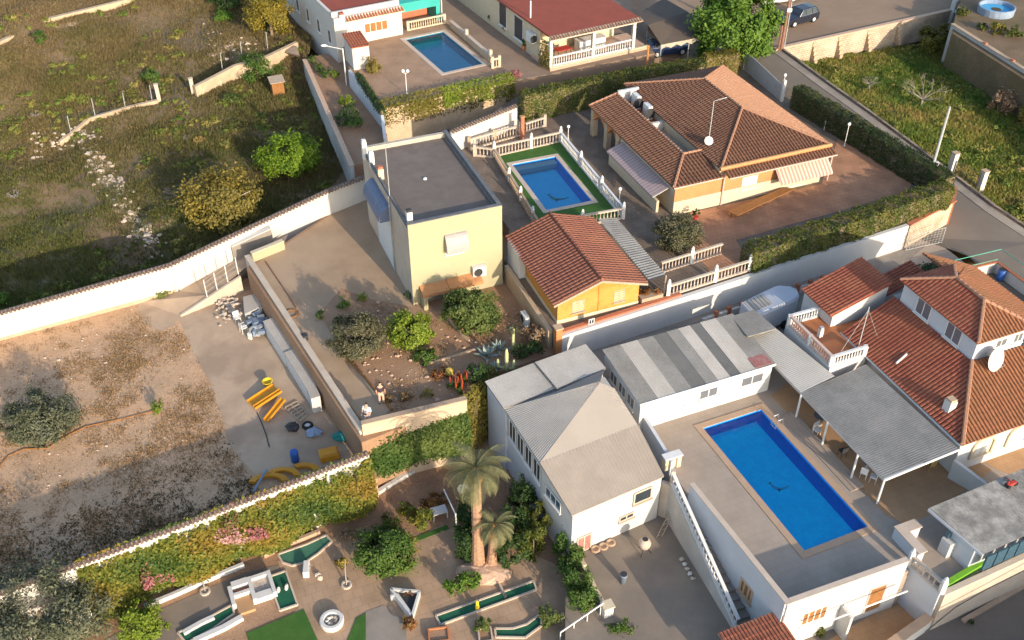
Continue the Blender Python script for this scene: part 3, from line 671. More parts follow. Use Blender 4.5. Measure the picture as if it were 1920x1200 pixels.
slab('dirt_lot', [(-500,800),(0,640),(330,545),(470,520),(700,840),(700,842,0),(0,1114,0),(-500,1300,0)], ZD, MAT['dirt'])
slab('garden_ground', [(-700,1300),(-700,900),(700,800),(960,740),(1110,1000),(1110,1060),(1090,1400),(-500,1500)], ZG, MAT['garden_soil'])
slab('yard', [(617,401),(700,365),(850,300),(965,400),(1047,660),(925,700),(878,752),(678,830),(462,502)], ZY, MAT['garden_soil'])
slab('courtyard', [(1060,1010),(1245,960),(1330,960),(1480,1100),(1700,1060),(1760,1120),(1900,1200),(1900,1400),(1060,1400)], ZC, MAT['court'])
slab('street_corner', [(1640,1240),(1830,1110),(2300,900),(2500,1200),(1640,1500)], ZC+.05, MAT['asphalt'])
slab('terrace', [(1040,662),(1712,440),(1760,455),(1960,610),(2300,820),(2200,960),(1850,1062),(1768,1118),(1708,1068),(1702,1050,.4),(1476,1131,.4),(1297,909,.4),(1262,885),(1205,802),(1130,712)], ZT, MAT['terrace_tile'], hole=rect_pts(*grow(BIG,.03)))
slab('house_lot', [(1044,632),(1702,421),(1790,372),(1478,165),(1392,108),(1320,112),(970,180),(850,262),(862,300),(955,430),(945,486)], ZL, MAT['paver_grey'], hole=rect_pts(*grow(SML,.03)))
slab('pool_lot', [(560,-180),(655,128),(672,133),(713,206),(962,152),(1228,100),(1190,40),(1150,-180)], ZN, MAT['far_paving'], hole=rect_pts(*grow(TOP,.03)))
slab('side_path', [(572,112),(610,100),(660,128),(726,252),(700,300),(660,312)], 1.1, MAT['garden_soil'])
slab('upper_road', [(1150,-180),(2000,-180),(1795,16),(1447,97),(1395,108),(1320,112),(1215,106),(1190,40)], 1.38, MAT['asphalt_light'])
slab('round_pool_lot', [(1785,62),(1935,158),(2200,330),(2500,100),(2200,-180),(1900,-180),(1795,14)], 3.0, MAT['field_soil'])
m=MB()
Lr=[(1392,112,1.36),(1470,185,.95),(1560,262,.55),(1640,330,.1),(1702,425,-.55),(1720,445,-.66),(1815,480,-.66),(1960,610,-.66),(2300,850,-2)]
Rr=[(1450,98,1.36),(1540,165,.9),(1610,215,.6),(1690,275,.1),(1800,360,-.5),(1845,395,-.66),(1935,455,-1.1),(2080,555,-1.5),(2400,790,-2.2)]
for i in range(len(Lr)-1): m.poly([W(*Lr[i]),W(*Lr[i+1]),W(*Rr[i+1]),W(*Rr[i])])
structure(m.make('road', MAT['asphalt']))
# dark kerb strip and low wall on the field side of the road
t=thing('road_wall','low dark kerb wall running between the lane and the overgrown plot','wall',W(1450,98,1.3))
k=MB(); c=MB()
for i in range(len(Rr)-1):
    a,b=W(*Rr[i]),W(*Rr[i+1]); n=Vector((b.y-a.y,a.x-b.x,0)).normalized()*-1
    k.hexa([a+Vector((0,0,-.8)),b+Vector((0,0,-.8)),b+n*.9+Vector((0,0,-.8)),a+n*.9+Vector((0,0,-.8))],[a+Vector((0,0,.05)),b+Vector((0,0,.05)),b+n*.9+Vector((0,0,.05)),a+n*.9+Vector((0,0,.05))])
    c.hexa([a+n*.9+Vector((0,0,-1)),b+n*.9+Vector((0,0,-1)),b+n*1.12+Vector((0,0,-1)),a+n*1.12+Vector((0,0,-1))],[a+n*.9+Vector((0,0,.28)),b+n*.9+Vector((0,0,.28)),b+n*1.12+Vector((0,0,.28)),a+n*1.12+Vector((0,0,.28))])
k.make('kerb_strip',MAT['concrete_grey'],t); c.make('wall_top',MAT['stone_dark'],t)
# paved sheets laid on the slabs
def sheet(name, pts, z, mat, lift=.012, hole=None):
    m=MB(); P=[W(*p[:2],p[2] if len(p)>2 else z) for p in pts]
    if hole: ring_prism(m,P,hole,z-.1,z+lift)
    else: m.prism(P, z-.1, z+lift)
    return structure(m.make(name,mat))
sheet('yard_paving',[(619,404),(690,374),(775,575),(690,560),(640,540),(600,590),(640,660),(720,745),(742,760),(690,806),(640,735),(540,590),(475,497),(530,462)],ZY,MAT['yard_concrete'])
sheet('lot_concrete',[(334,594),(455,548),(520,590),(600,720),(660,815),(650,862,ZD),(560,885),(490,905),(430,835),(415,780),(395,720),(362,660)],ZD,MAT['concrete'])
sheet('ramp_apron',[(255,567),(265,602),(285,617),(305,621),(326,612),(340,590),(330,545)],ZD,MAT['concrete'],.02)
sheet('pool_paving',[(672,133),(713,206),(962,152),(905,105),(842,30),(750,45),(700,75)],ZN,MAT['paver_pool'],hole=rect_pts(*grow(TOP,.03)))
sheet('hip_house_paving',[(1290,430),(1268,405),(1540,345),(1575,250),(1720,330),(1700,360),(1380,450),(1410,505),(1340,520),(1300,470)],ZL,MAT['paver_pink'])
sheet('pergola_floor',[(1445,742),(1480,715),(1800,850),(1860,880),(1830,905),(1745,965),(1700,985),(1660,965)],ZT,MAT['tan_tile'])
sheet('side_terrace_floor',[(1830,860),(1960,780),(2100,860),(1930,905),(1870,880)],ZT,MAT['tan_tile'],.016)
sheet('front_court_floor',[(1545,1205),(1690,1120),(1745,1150),(1680,1260)],ZC,MAT['tan_tile'])
sheet('alley_floor',[(1060,660),(1320,600),(1560,520),(1700,465),(1735,462),(1640,540),(1460,640),(1380,590)],ZT,MAT['concrete_grey'])
# ramp from the dirt lot up to the yard
m=MB(); A=[(258,566,ZD),(330,545,ZD+.1),(430,487,-1.4),(540,440,.012)]; B=[(339,592,ZD+.02),(400,552,ZD+.7),(462,500,-.9),(530,462,.014)]
for i in range(3): m.poly([W(*A[i]),W(*B[i]),W(*B[i+1]),W(*A[i+1])])
structure(m.make('ramp',MAT['concrete']))
# ================================================================ swimming pools
def pool(label,R,z,depth,cop,floor_mat,wall_mat,cop_mat,water_mat,slope=.3,cop_h=.03,group='swimming pools'):
    fr,u0,u1,v0,v1=R; t=thing('swimming_pool',label,'pool',fr.p((u0+u1)/2,(v0+v1)/2,z),group)
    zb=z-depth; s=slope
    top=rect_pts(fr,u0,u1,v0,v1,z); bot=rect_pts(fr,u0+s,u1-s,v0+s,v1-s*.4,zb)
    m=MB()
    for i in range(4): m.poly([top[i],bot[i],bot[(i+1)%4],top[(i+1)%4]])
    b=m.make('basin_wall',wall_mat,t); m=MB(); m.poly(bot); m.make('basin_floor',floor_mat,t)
    m=MB(); m.poly(rect_pts(fr,u0,u1,v0,v1,z-.09)); m.make('water',water_mat,t)
    o=rect_pts(fr,u0-cop,u1+cop,v0-cop,v1+cop,z+.014); i_=rect_pts(fr,u0-.0,u1+.0,v0-.0,v1+.0,z+.014)
    for k in range(4):
        m=MB(); a,b2,c,d=o[k],o[(k+1)%4],i_[(k+1)%4],i_[k]; up=Vector((0,0,cop_h)); dn=Vector((0,0,-.03))
        m.hexa([a+dn,b2+dn,c+dn,d+dn],[a+up,b2+up,c+up,d+up]); m.make('coping',cop_mat,t,bevel=.01)
    return t
def motif(t,fr,u,v,z,mats,s=1.):
    """leaping fish mosaic laid on the pool floor"""
    m=MB(); c=[(-.55,.55),(-.5,.2),(-.3,-.15),(.05,-.3),(.5,-.32),(.95,-.2)]; w=[.05,.16,.2,.14,.09,.03]
    L=[];Rr=[]
    for i,(a,b) in enumerate(c):
        p0=c[max(0,i-1)];p1=c[min(len(c)-1,i+1)]; dx,dy=p1[0]-p0[0],p1[1]-p0[1]; l=math.hypot(dx,dy); nx,ny=-dy/l*w[i],dx/l*w[i]
        L.append(fr.p(u+(a+nx)*s,v+(b+ny)*s,z)); Rr.append(fr.p(u+(a-nx)*s,v+(b-ny)*s,z))
    for i in range(len(c)-1): m.poly([L[i],L[i+1],Rr[i+1],Rr[i]])
    m.make('mosaic_body',mats[0],t)
    m=MB(); m.poly([fr.p(u-.55*s,v+.5*s,z),fr.p(u-.75*s,v+.85*s,z),fr.p(u-.5*s,v+.8*s,z),fr.p(u-.35*s,v+.9*s,z)]); m.poly([fr.p(u-.3*s,v-.15*s,z),fr.p(u-.45*s,v-.6*s,z),fr.p(u-.05*s,v-.3*s,z)])
    m.make('mosaic_fin',mats[1],t)
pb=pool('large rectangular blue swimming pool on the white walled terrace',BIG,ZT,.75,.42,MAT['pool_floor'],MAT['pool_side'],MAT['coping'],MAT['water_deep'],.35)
fr,u0,u1,v0,v1=BIG; motif(pb,fr,-.1,-.2,ZT-.735,(MAT['pool_teal'],MAT['mosaic']),.62)
m=MB(); p=fr.p(u1-.02,v1-1.25,ZT)
for k in (0,.45):
    a=p-fr.v*k; m.tube([a-Vector((0,0,.5))-fr.u*.1,a+Vector((0,0,.1))-fr.u*.1,a+Vector((0,0,.55)),a+fr.u*.3+Vector((0,0,.6)),a+fr.u*.45],.022,6)
for z in (-.1,-.35): m.tube([p-fr.u*.1+Vector((0,0,z)),p-fr.u*.1-fr.v*.45+Vector((0,0,z))],.02,5)
m.make('ladder',MAT['chrome'],pb)
# steps from the pergola floor down to the pool edge
t=thing('terrace_steps','long shallow stone steps between the pool and the pergola','steps',fr.p(u1+.5,v1-1.2,ZT))
for k in range(3):
    m=MB(); m.box(fr,u1+.75+.3*k,u1+1.05+.3*k,v0+2.4,v1-1.0,ZT+.003,ZT+.05+.05*k); m.make('step',MAT['terrace'],t)

# ================================================================ parapets of the pool terrace
PL0,PL1,PF1=W(1297,906,.4),W(1476,1128,.4),W(1702,1048,.4)
t=thing('terrace_wall','white retaining wall with beige coping round the pool terrace','wall',(PL1.x,PL1.y,ZC))
m=MB(); m.wall(PL0,PL1,.22,ZC,.36); w1=m.make('left_wall',MAT['blue_white'],t)  # bluer white than the front wall: this side's shade put into the colour
d1=(PF1-PL1).normalized(); nO=Vector((d1.y,-d1.x,0))
m=MB(); m.wall(PL1,PF1,.22,ZC,.36); w2=m.make('front_wall',MAT['white_wall'],t)
m=MB(); m.wall(PL0,PL1+(PL1-PL0).normalized()*.16,.30,.363,.42); m.make('coping',MAT['coping_pale'],t)
m=MB(); m.wall(PL1+d1*.16,PF1,.30,.363,.42); m.make('coping',MAT['coping_pale'],t)
dl=(PL1-PL0).normalized(); nl=Vector((dl.y,-dl.x,0))
if nl.x>0: nl=-nl
P=W(1432,1098,ZC+1.4); s=(P-PL0).dot(dl)
opening(t,'window',PL0+dl*(s-.6)+nl*.11+Vector((0,0,ZC+1.0-.4)),dl,nl,1.1,1.1,MAT['concrete'],MAT['wood_brown'],3,.14)
opening(t,'window',PL1+d1*1.15+nO*.11+Vector((0,0,ZC+1.45-.4)),d1,nO,1.5,1.05,MAT['white_paint'],MAT['wood_brown'],4,.07)
opening(t,'door',PL1+d1*5.2+nO*.11+Vector((0,0,ZC+.03)),d1,nO,1.1,2.1,MAT['grey_render'],MAT['wood_brown'],1,.1,sill=False)
t=thing('clothes_line','white metal clothes line frame below the terrace front wall','clothes line',PL1+d1*1.+nO*.4+Vector((0,0,-2.6)))
m=MB(); a=PL1+d1*1.1+nO*.8+Vector((0,0,-1.75)); b=PL1+d1*7.+nO*.8+Vector((0,0,-1.55)); m.tube([a,b],.05,6); m.make('bar',MAT['white_paint'],t)
m=MB(); m.wall(PL1+d1*3.6+nO*.12,PL1+d1*3.6+nO*.95,.16,ZC,-1.5); m.make('support',MAT['white_wall'],t)
# lower forecourt wall right of the terrace
t=thing('forecourt_wall','lilac white wall below the small balustrade at bottom right','wall',W(1705,1062,ZT))
a=W(1704,1058,-.55); b=W(1764,1112,-.55); m=MB(); m.wall(a,b,.2,ZC,-.55); m.make('wall_body',MAT['blue_white'],t)
balustrade('short stone balustrade above the forecourt wall at the lower right',a,b,-.55,.7,MAT['coping_pale'],MAT['white_paint'],.3,(0,1))
m=MB(); c=W(1610,1250,ZC+1.); d=W(1745,1155,ZC+1.); m.wall(c,d,.35,ZC,ZC+1.); t=thing('low_wall','tan capped low wall beside the tiled forecourt','wall',(c.x,c.y,ZC)); m.make('wall_body',MAT['white_wall'],t)
m=MB(); m.wall(c,d,.5,ZC+1.003,ZC+1.08); m.make('coping',MAT['coping'],t)

# ================================================================ courtyard stair, its balustrade and retaining wall
S0=W(1262,888,.2); S0.z=ZT; S1=W(1385,1162,-2.45); S1.z=ZC+.2; sd=(S1-S0); sd.z=0; sl=sd.length; sd.normalize(); sn=Vector((-sd.y,sd.x,0))
if sn.x<0: sn=-sn
t=thing('courtyard_stair','stone stair descending from the pool terrace to the courtyard','stairs',(S0.x,S0.y,ZC))
n=17
for i in range(n):
    z=ZT-(ZT-ZC)*(i+.5)/n; a=S0+sd*(sl*i/n); b=S0+sd*(sl*(i+1)/n)
    m=MB(); q=[a+sn*.1,b+sn*.1,b+sn*1.1,a+sn*1.1]; m.hexa([Vector((x.x,x.y,ZC)) for x in q],[Vector((x.x,x.y,z)) for x in q]); m.make('step',MAT['stone_dark'] if False else MAT['concrete_grey'],t)
m=MB(); m.wall(S0,S1,.24,ZC,ZT+.12,ZC+.25); m.make('side_wall',MAT['grey_render'],t)
balustrade('white balustrade sloping down along the courtyard stair',S0,S1,ZT+.12,.8,MAT['white_paint'],MAT['coping_pale'],.34,(0,),zb=ZC+.25,finial=False)
t=thing('gate_pier','cream block pier with arched notch at the head of the courtyard stair','pier',W(1262,884,ZT))
f=Frame(W(1246,884,ZT),22.5); m=MB(); m.box(f,0,.3,0,.4,ZT,ZT+.9); m.box(f,.78,1.05,0,.4,ZT,ZT+.9); m.box(f,.303,.777,.1,.4,ZT,ZT+.86); m.make('pier_body',MAT['cream'],t); m=MB(); m.box(f,-.05,1.1,-.05,.45,ZT+.903,ZT+.98); m.make('cap',MAT['white_paint'],t)
t=thing('courtyard_wall','stained grey retaining wall under the courtyard stair','wall',W(1240,980,ZC)); m=MB(); a=W(1243,893,-.3); m.wall(a,S0,.2,ZC,ZT); m.make('wall_body',MAT['beige_render'],t)
# courtyard clutter
t=thing('cement_mixer','old cement mixer with dark drum mouth in the courtyard','mixer',W(1207,1036,ZC)); b=W(1207,1036,ZC)
m=MB(); m.lathe(b+Vector((0,0,.45)),[(.12,0),(.3,.12),(.36,.4),(.2,.7)],12); m.make('drum',MAT['coping_pale'],t,smooth=True)
m=MB(); m.lathe(b+Vector((0,0,1.14)),[(.17,0),(.17,.02)],12); m.make('drum_mouth',MAT['dark'],t)
for k in range(3):
    m=MB(); a=2.1*k; m.tube([b+Vector((math.cos(a)*.4,math.sin(a)*.4,0)),b+Vector((0,0,.6))],.03,5); m.make('leg',MAT['dark'],t)
t=thing('bucket','blue grey bin standing alone in the courtyard','bin',W(1168,1092,ZC)); b=W(1168,1092,ZC); m=MB(); m.lathe(b,[(.17,0),(.21,.62),(.23,.64),(.23,.7)],12); m.make('bin_body',MAT['bin_blue'],t,smooth=True); m=MB(); m.lathe(b+Vector((0,0,.703)),[(.19,0),(.19,.03)],12); m.make('lid',MAT['dark'],t)
for k,(x,y) in enumerate(((1116,1031),(1131,1026),(1145,1019))):
    t=thing('plant_ring',['tyre ring lying nearest the courtyard door','tyre ring lying in the middle of the three by the white wall','tyre ring lying farthest from the courtyard door'][k],'ring',W(x,y,ZC),'rings by the courtyard wall'); b=W(x,y,ZC)
    m=MB(); m.lathe(b,[(.24,0),(.3,.06),(.26,.13),(.17,.13),(.15,.05)],12); m.make('ring_body',MAT['coping'],t,smooth=True)
t=thing('ladder','wooden ladder leaning on the stained wall under the stair','ladder',W(1233,1000,ZC)); a=W(1230,1010,ZC); b=W(1262,948,ZC+1.1)
for k in (0,.4):
    m=MB(); o=Vector((.35,.14,0))*k*2.4; m.tube([a+o,b+o],.03,5); m.make('rail',MAT['wood_old'],t)
for k in range(6):
    p=a.lerp(b,(k+.5)/6); m=MB(); m.tube([p,p+Vector((.34,.135,0))],.025,5); m.make('rung',MAT['wood_old'],t)
t=thing('debris_pile','small heap of broken blocks at the foot of the courtyard wall','debris',W(1290,1065,ZC))
for k in range(5):
    b=W(1278+k*5,1050+k*9,ZC)+Vector((0,0,.08)); m=MB(); m.blob(b,(.16,.13,.1),k,6,4,.3); m.make('block',MAT['stone_white' if k%2 else 'rubble'],t)
t=thing('terrace_side_wall','pale wall between the annex and the head of the courtyard stair','wall',W(1204,790,ZT)); m=MB(); m.wall(W(1207,778,ZT+1.0),W(1262,862,ZT+1.0),.2,ZC,ZT+1.0,ZT+.85); m.make('wall_body',MAT['blue_white'],t)
# small red roof at the bottom edge of the courtyard
f=Frame(W(1430,1155,-1.2),22.5); t=thing('red_shed','low shed with dull red tiled roof under the terrace wall','shed',f.p(0,-2,ZC))
m=MB(); m.box(f,-2.3,.55,-3.6,-.1,ZC,-1.5); m.make('wall',MAT['white_wall'],t)
q=[f.p(-2.6,.0,-1.35),f.p(-2.6,-3.9,-1.35),f.p(-1.,-3.9,-1.05),f.p(-1.,0,-1.05)]
m=MB(); slab_poly(m,[f.p(-2.6,-3.9,-1.42),f.p(.8,-3.9,-1.42),f.p(.8,.0,-1.22),f.p(-2.6,0.,-1.22)],.08); m.make('roof_deck',MAT['tile_ridge'],t)
m=MB(); tile_face(m,[f.p(-2.6,-3.9,-1.42),f.p(.8,-3.9,-1.42),f.p(.8,.0,-1.22),f.p(-2.6,0.,-1.22)],.2,.4); stuff(m.make('roof_tiles',MAT['tile_red'],t))

# ================================================================ white annex with the stained grey roof
fa=Frame(W(1202,754,1.6),22.8); ua,_=fa.l(1448,678,1.6); _,vb=fa.l(1129,658,1.95)
t=thing('pool_annex','long white pool annex under a stained grey sheet roof with dark strips','building',fa.p(0,0,ZT))
m=MB(); m.box(fa,.0,ua,0,vb,ZT,1.5); m.make('wall',MAT['white_wall'],t)
cuts=[0,.12,.25,.369,.479,.57,.661,.742,.87,1.0]; dk={3,6}
for i in range(len(cuts)-1):
    a,b=cuts[i]*ua,cuts[i+1]*ua; m=MB(); h=.0 if i in dk else .012
    corrugated(m,fa.p(a-(.15 if i==0 else 0),-.14,1.56+h),fa.p(b+(.1 if i==8 else 0),-.14,1.56+h),fa.p(b+(.1 if i==8 else 0),vb+.1,1.95+h),fa.p(a-(.15 if i==0 else 0),vb+.1,1.95+h),.14,.009,1)
    m.make('roof_sheet',MAT['clear_sheet'] if i in dk else MAT[('fibro_old','fibro_light')[i%2]],t)
m=MB(); m.box(fa,-.15,ua+.1,-.17,-.12,1.44,1.6); m.make('fascia',MAT['white_paint'],t)
for k,(x0,x1,mt) in enumerate(((1.6,2.55,'white_wall'),(3.1,4.0,'pale_pane'),(4.05,5.35,'glass_grey'),(5.6,6.9,'pale_pane'),(7.0,8.6,'glass_grey'))):
    if k==0: opening(t,'door',fa.p(.9,0,ZT+.02),fa.u,-fa.v,.85,1.85,MAT['white_paint'],MAT['white_plastic'],1,.05,sill=False); continue
    opening(t,'window',fa.p(x0,0,ZT+1.0),fa.u,-fa.v,x1-x0,.75,MAT['white_paint'],MAT[mt],2,.06)
for k in range(3): opening(t,'window',fa.p(0,vb-.9-k*1.1,ZT+1.0),-fa.v,-fa.u,.9,.85,MAT['white_plastic'],MAT['glass_grey'],2,.07)
m=MB(); m.box(fa,ua*.86,ua*.99,-.05,.9,1.64,1.665); m.make('red_patch',MAT['red_stain'],t)
# lean-to roof behind the annex
f2=Frame(W(1373,590,1.95),22.8); t=thing('lean_to','lilac tinted lean to roof between the annex and the white caravan','roof',f2.p(0,0,ZT))
u2,v2=f2.l(1412,583,1.95); m=MB(); q=[W(1371,593,1.93),W(1402,631,1.93),W(1455,616,1.93),W(1415,580,1.93)]; slab_poly(m,q,.08); m.make('roof_sheet',MAT['fibro_old'],t)
m=MB(); m.wall(W(1410,584,1.8),W(1452,616,1.8),.15,ZT,1.84); m.make('side_wall',MAT['white_wall'],t)

# ================================================================ pergola over the pool bar
t=thing('pergola','long grey corrugated pergola roof on slim white posts beside the pool','pergola',W(1600,880,ZT))
zl,zr=1.25,1.75
A1,B1,C1,D1=W(1402,632,zl),W(1502,737,zl),W(1566,706,zr),W(1453,614,zr)
A2,B2,C2,D2=W(1502,737,zl),W(1658,899,zl),W(1797,842,zr),W(1624,684,zr)
m=MB(); corrugated(m,A1,B1,C1,D1,.14,.012,2); m.make('light_roof_sheet',MAT['fibro_white'],t)
mid1,mid2=A2.lerp(D2,.52),B2.lerp(C2,.52)
m=MB(); corrugated(m,A2,B2,mid2,mid1,.14,.012,2); m.make('grey_roof_sheet',MAT['fibro_grey'],t)
m=MB(); corrugated(m,mid1+Vector((0,0,.02)),mid2+Vector((0,0,.02)),C2+Vector((0,0,.02)),D2+Vector((0,0,.02)),.14,.012,2); m.make('grey_roof_sheet',MAT['fibro_grey'],t)
m=MB(); m.beam(A1-Vector((0,0,.08)),B2-Vector((0,0,.08)),.08,.12); m.make('edge_beam',MAT['fibro_light'],t)
m=MB(); m.beam(B2-Vector((0,0,.06)),C2-Vector((0,0,.06)),.1,.14); m.make('front_fascia',MAT['white_paint'],t)
for px,py in ((1502,742),(1552,793),(1608,855),(1658,901)):
    p=W(px,py,zl-.1); m=MB(); m.tube([Vector((p.x,p.y,ZT)),Vector((p.x,p.y,zl-.03))],.065,8); m.make('post',MAT['white_paint'],t)
# garden furniture under the pergola
def table(label,px,py,z,r=.42,group='round tables'):
    b=W(px,py,z); t=thing('table',label,'table',b,group); m=MB(); m.lathe(b+Vector((0,0,.7)),[(r,0),(r,.035)],16); m.make('top',MAT['glass_grey'],t); m=MB(); m.lathe(b,[(.22,0),(.2,.04),(.03,.08),(.03,.7)],10); m.make('leg',MAT['white_paint'],t); return t
def chair(label,px,py,z,rot,mat,group='patio chairs'):
    b=W(px,py,z); t=thing('chair',label,'chair',b,group); f=Frame(b,rot)
    m=MB(); m.box(f,-.2,.2,-.2,.2,.42+z,.46+z); m.make('seat',mat,t); m=MB(); m.box(f,-.2,.2,.17,.2,.463+z,.88+z); m.make('backrest',mat,t)
    for a in (-.17,.17):
        for c in (-.17,.17): m=MB(); m.tube([f.p(a,c,z),f.p(a*.9,c*.9,z+.42)],.018,5); m.make('leg',mat,t)
    return t
table('small round glass table between the first two pergola posts',1535,795,ZT)
table('round bistro table near the front of the pergola',1623,880,ZT,.4)
chair('white chair standing by the second pergola post',1530,815,ZT,40,MAT['white_paint'])
chair('dark chair behind the third pergola post',1578,855,ZT,200,MAT['dark'])
chair('white wire chair left of the bistro table',1618,895,ZT,150,MAT['white_paint'])
chair('white wire chair nearest the front pergola post',1636,903,ZT,240,MAT['white_paint'])
chair('yellow wooden chair against the house wall by the pergola',1742,880,ZT,200,MAT['cardoon'])
# ================================================================ red tiled house
fR=Frame(W(1821,677,3.7),22.5)
t=thing('red_tile_house','large white house with red barrel tile roofs and upper storey','house',fR.p(-3,-3,ZT))
m=MB(); m.box(fR,-3.35,9,-3.75,6.7,ZT,1.82); m.make('ground_floor_wall',MAT['white_wall'],t)
ew=[fR.p(-3.6,-4.0,1.9),fR.p(-3.6,6.8,1.9),fR.p(-.02,6.8,3.7),fR.p(-.02,-.05,3.7)]
es=[fR.p(-3.6,-4.0,1.9),fR.p(10,-4.0,1.9),fR.p(10,-.05,3.7),fR.p(-.02,-.05,3.7)]
for q,mt in ((ew,'tile_red'),(es,'tile_rust')):
    m=MB(); slab_poly(m,q,.07); o=m.make('roof_deck',MAT[mt],t); m=MB(); tile_face(m,q,.25,.42); stuff(m.make('roof_tiles',MAT[mt],o))
m=MB(); ridge_tiles(m,es[0]+Vector((0,0,.08)),es[3]+Vector((0,0,.1)),.12); stuff(m.make('hip_tiles',MAT['tile_ridge'],t))
m=MB(); m.tube([ew[0]+Vector((0,0,-.06))-fR.u*.08,ew[1]-fR.u*.08-Vector((0,0,.02))],.07,6); m.make('gutter',MAT['grey_metal'],t)
m=MB(); m.box(fR,0.02,3.75,0.02,6.3,2.0,5.15); m.make('upper_wall',MAT['blue_white'],t)
zu,zr=5.22,6.25; e=.22
a,b,c,d=fR.p(-e,-e,zu),fR.p(6.4,-e,zu-.9),fR.p(6.4,6.5,zu-.9),fR.p(-e,6.5,zu); B_,A_=fR.p(1.75,1.9,zr),fR.p(1.8,4.3,zr)
for q,mt in (([d,a,B_,A_],'tile_red'),([a,fR.p(3.95,-e,zu),B_],'tile_rust'),([fR.p(4.9,-e,zu-.4),fR.p(4.9,6.5,zu-.4),A_,B_],'tile_rust'),([fR.p(3.95,6.5,zu),d,A_],'tile_red')):
    m=MB(); slab_poly(m,q,.07); o=m.make('roof_deck',MAT[mt],t); m=MB(); tile_face(m,q,.25,.42); stuff(m.make('roof_tiles',MAT[mt],o))
for p,q in ((a,B_),(B_,A_),(A_,d),(A_,fR.p(3.95,6.5,zu)),(B_,fR.p(3.95,-e,zu))):
    m=MB(); ridge_tiles(m,p+Vector((0,0,.07)),q+Vector((0,0,.07)),.11); stuff(m.make('ridge_tiles',MAT['tile_ridge'],t))
m=MB(); m.box(fR,3.77,7.9,2.2,8.3,ZT,2.6); m.make('east_wall',MAT['white_wall'],t)
q=[fR.p(8.3,1.8,2.6),fR.p(8.3,8.6,2.6),fR.p(3.3,8.6,5.0),fR.p(3.3,1.8,5.0)]; m=MB(); slab_poly(m,q,.07); o=m.make('roof_deck',MAT['tile_rust'],t); m=MB(); tile_face(m,q,.25,.42); stuff(m.make('roof_tiles',MAT['tile_rust'],o))
for v in (1.1,3.7): opening(t,'window',fR.p(0.02,v+1.3,3.85),-fR.v,-fR.u,1.25,1.15,MAT['white_paint'],MAT['glass_grey'],2,.07)
opening(t,'window',fR.p(1.55,0.02,4.15),fR.u,-fR.v,.85,.6,MAT['white_paint'],MAT['glass_grey'],2,.06); opening(t,'window',fR.p(2.9,0.02,4.1),fR.u,-fR.v,.7,.7,MAT['white_paint'],MAT['glass_grey'],2,.06)
opening(t,'window',fR.p(-2.1,-3.75,ZT+.9),fR.u,-fR.v,1.2,1.2,MAT['cream'],MAT['white_plastic'],2,.1)
n=9
for k in range(2):   # arched surrounds of the ground floor windows
    m=MB(); c0=fR.p(-2.35+k*2.6+.8,-3.75,ZT+.8); pts=[c0+fR.u*(-.75)]+[c0+fR.u*(-.75*math.cos(math.pi*i/n))+Vector((0,0,.9+.55*math.sin(math.pi*i/n))) for i in range(n+1)]+[c0+fR.u*.75]
    m.tube([p-fR.v*.06 for p in pts],.09,5); m.make('window_arch',MAT['cream'],t)
# left wing: white block with single pitch tile roof
t2=t; m=MB(); q0=[(-3.9,7.55),(.1,7.55),(.1,10.5),(-3.9,10.5)]
m.hexa([fR.p(u,v,ZT) for u,v in q0],[fR.p(u,v,2.8 if u<0 else 4.1) for u,v in q0]); m.make('wing_wall',MAT['white_wall'],t2)
q=[fR.p(-4.15,10.6,2.86),fR.p(-4.15,7.42,2.86),fR.p(.25,7.42,4.22),fR.p(.25,10.6,4.22)]; m=MB(); slab_poly(m,q,.07); o=m.make('roof_deck',MAT['tile_red'],t2); m=MB(); tile_face(m,q,.25,.42); stuff(m.make('roof_tiles',MAT['tile_red'],o))
q=[fR.p(.3,9.3,3.15),fR.p(.3,7.6,3.15),fR.p(3.2,7.6,4.0),fR.p(3.2,9.3,4.0)]; m=MB(); slab_poly(m,q,.07); o=m.make('roof_deck',MAT['tile_red'],t2); m=MB(); tile_face(m,q,.25,.42); stuff(m.make('roof_tiles',MAT['tile_red'],o))
m=MB(); m.box(fR,.35,3.1,7.7,9.2,ZT,3.05); m.make('link_wall',MAT['white_wall'],t2)
q=[fR.p(.3,7.2,3.4),fR.p(.3,6.75,3.4),fR.p(1.1,6.75,3.45),fR.p(1.1,7.2,3.45)]; m=MB(); corrugated(m,*q,.16,.03,1); m.make('porch_sheet',MAT['fibro_white'],t2)
# roof terrace
m=MB(); m.box(fR,-6.3,-3.62,4.3,8.9,ZT,1.84); m.box(fR,-3.618,.0,6.82,7.5,ZT,1.84); m.make('terrace_block',MAT['white_wall'],t)
m=MB(); m.box(fR,-6.22,-3.66,4.38,8.85,1.843,1.87); m.box(fR,-3.655,-.02,6.84,7.5,1.843,1.875); m.make('terrace_floor',MAT['orange_floor'],t)
a,b,c,d=fR.p(-6.2,8.75,1.87),fR.p(-6.2,4.42,1.87),fR.p(-3.75,4.42,1.87),fR.p(-4.0,8.75,1.87)
balustrade('pale pink balustrade along the long side of the orange roof terrace',a,b,1.87,.72,MAT['awning_stripe'],MAT['white_paint'],.22,(0,.5,1),post_h=.05,finial=False)
balustrade('grey white balustrade at the front end of the orange roof terrace',b+fR.u*.15,c,1.87,.72,MAT['white_plastic'],MAT['white_paint'],.2,(1,),post_h=.08,finial=False)
balustrade('grey white balustrade at the back end of the orange roof terrace',a+fR.u*.15,d,1.87,.72,MAT['white_plastic'],MAT['white_paint'],.2,(),post_h=.05,finial=False)
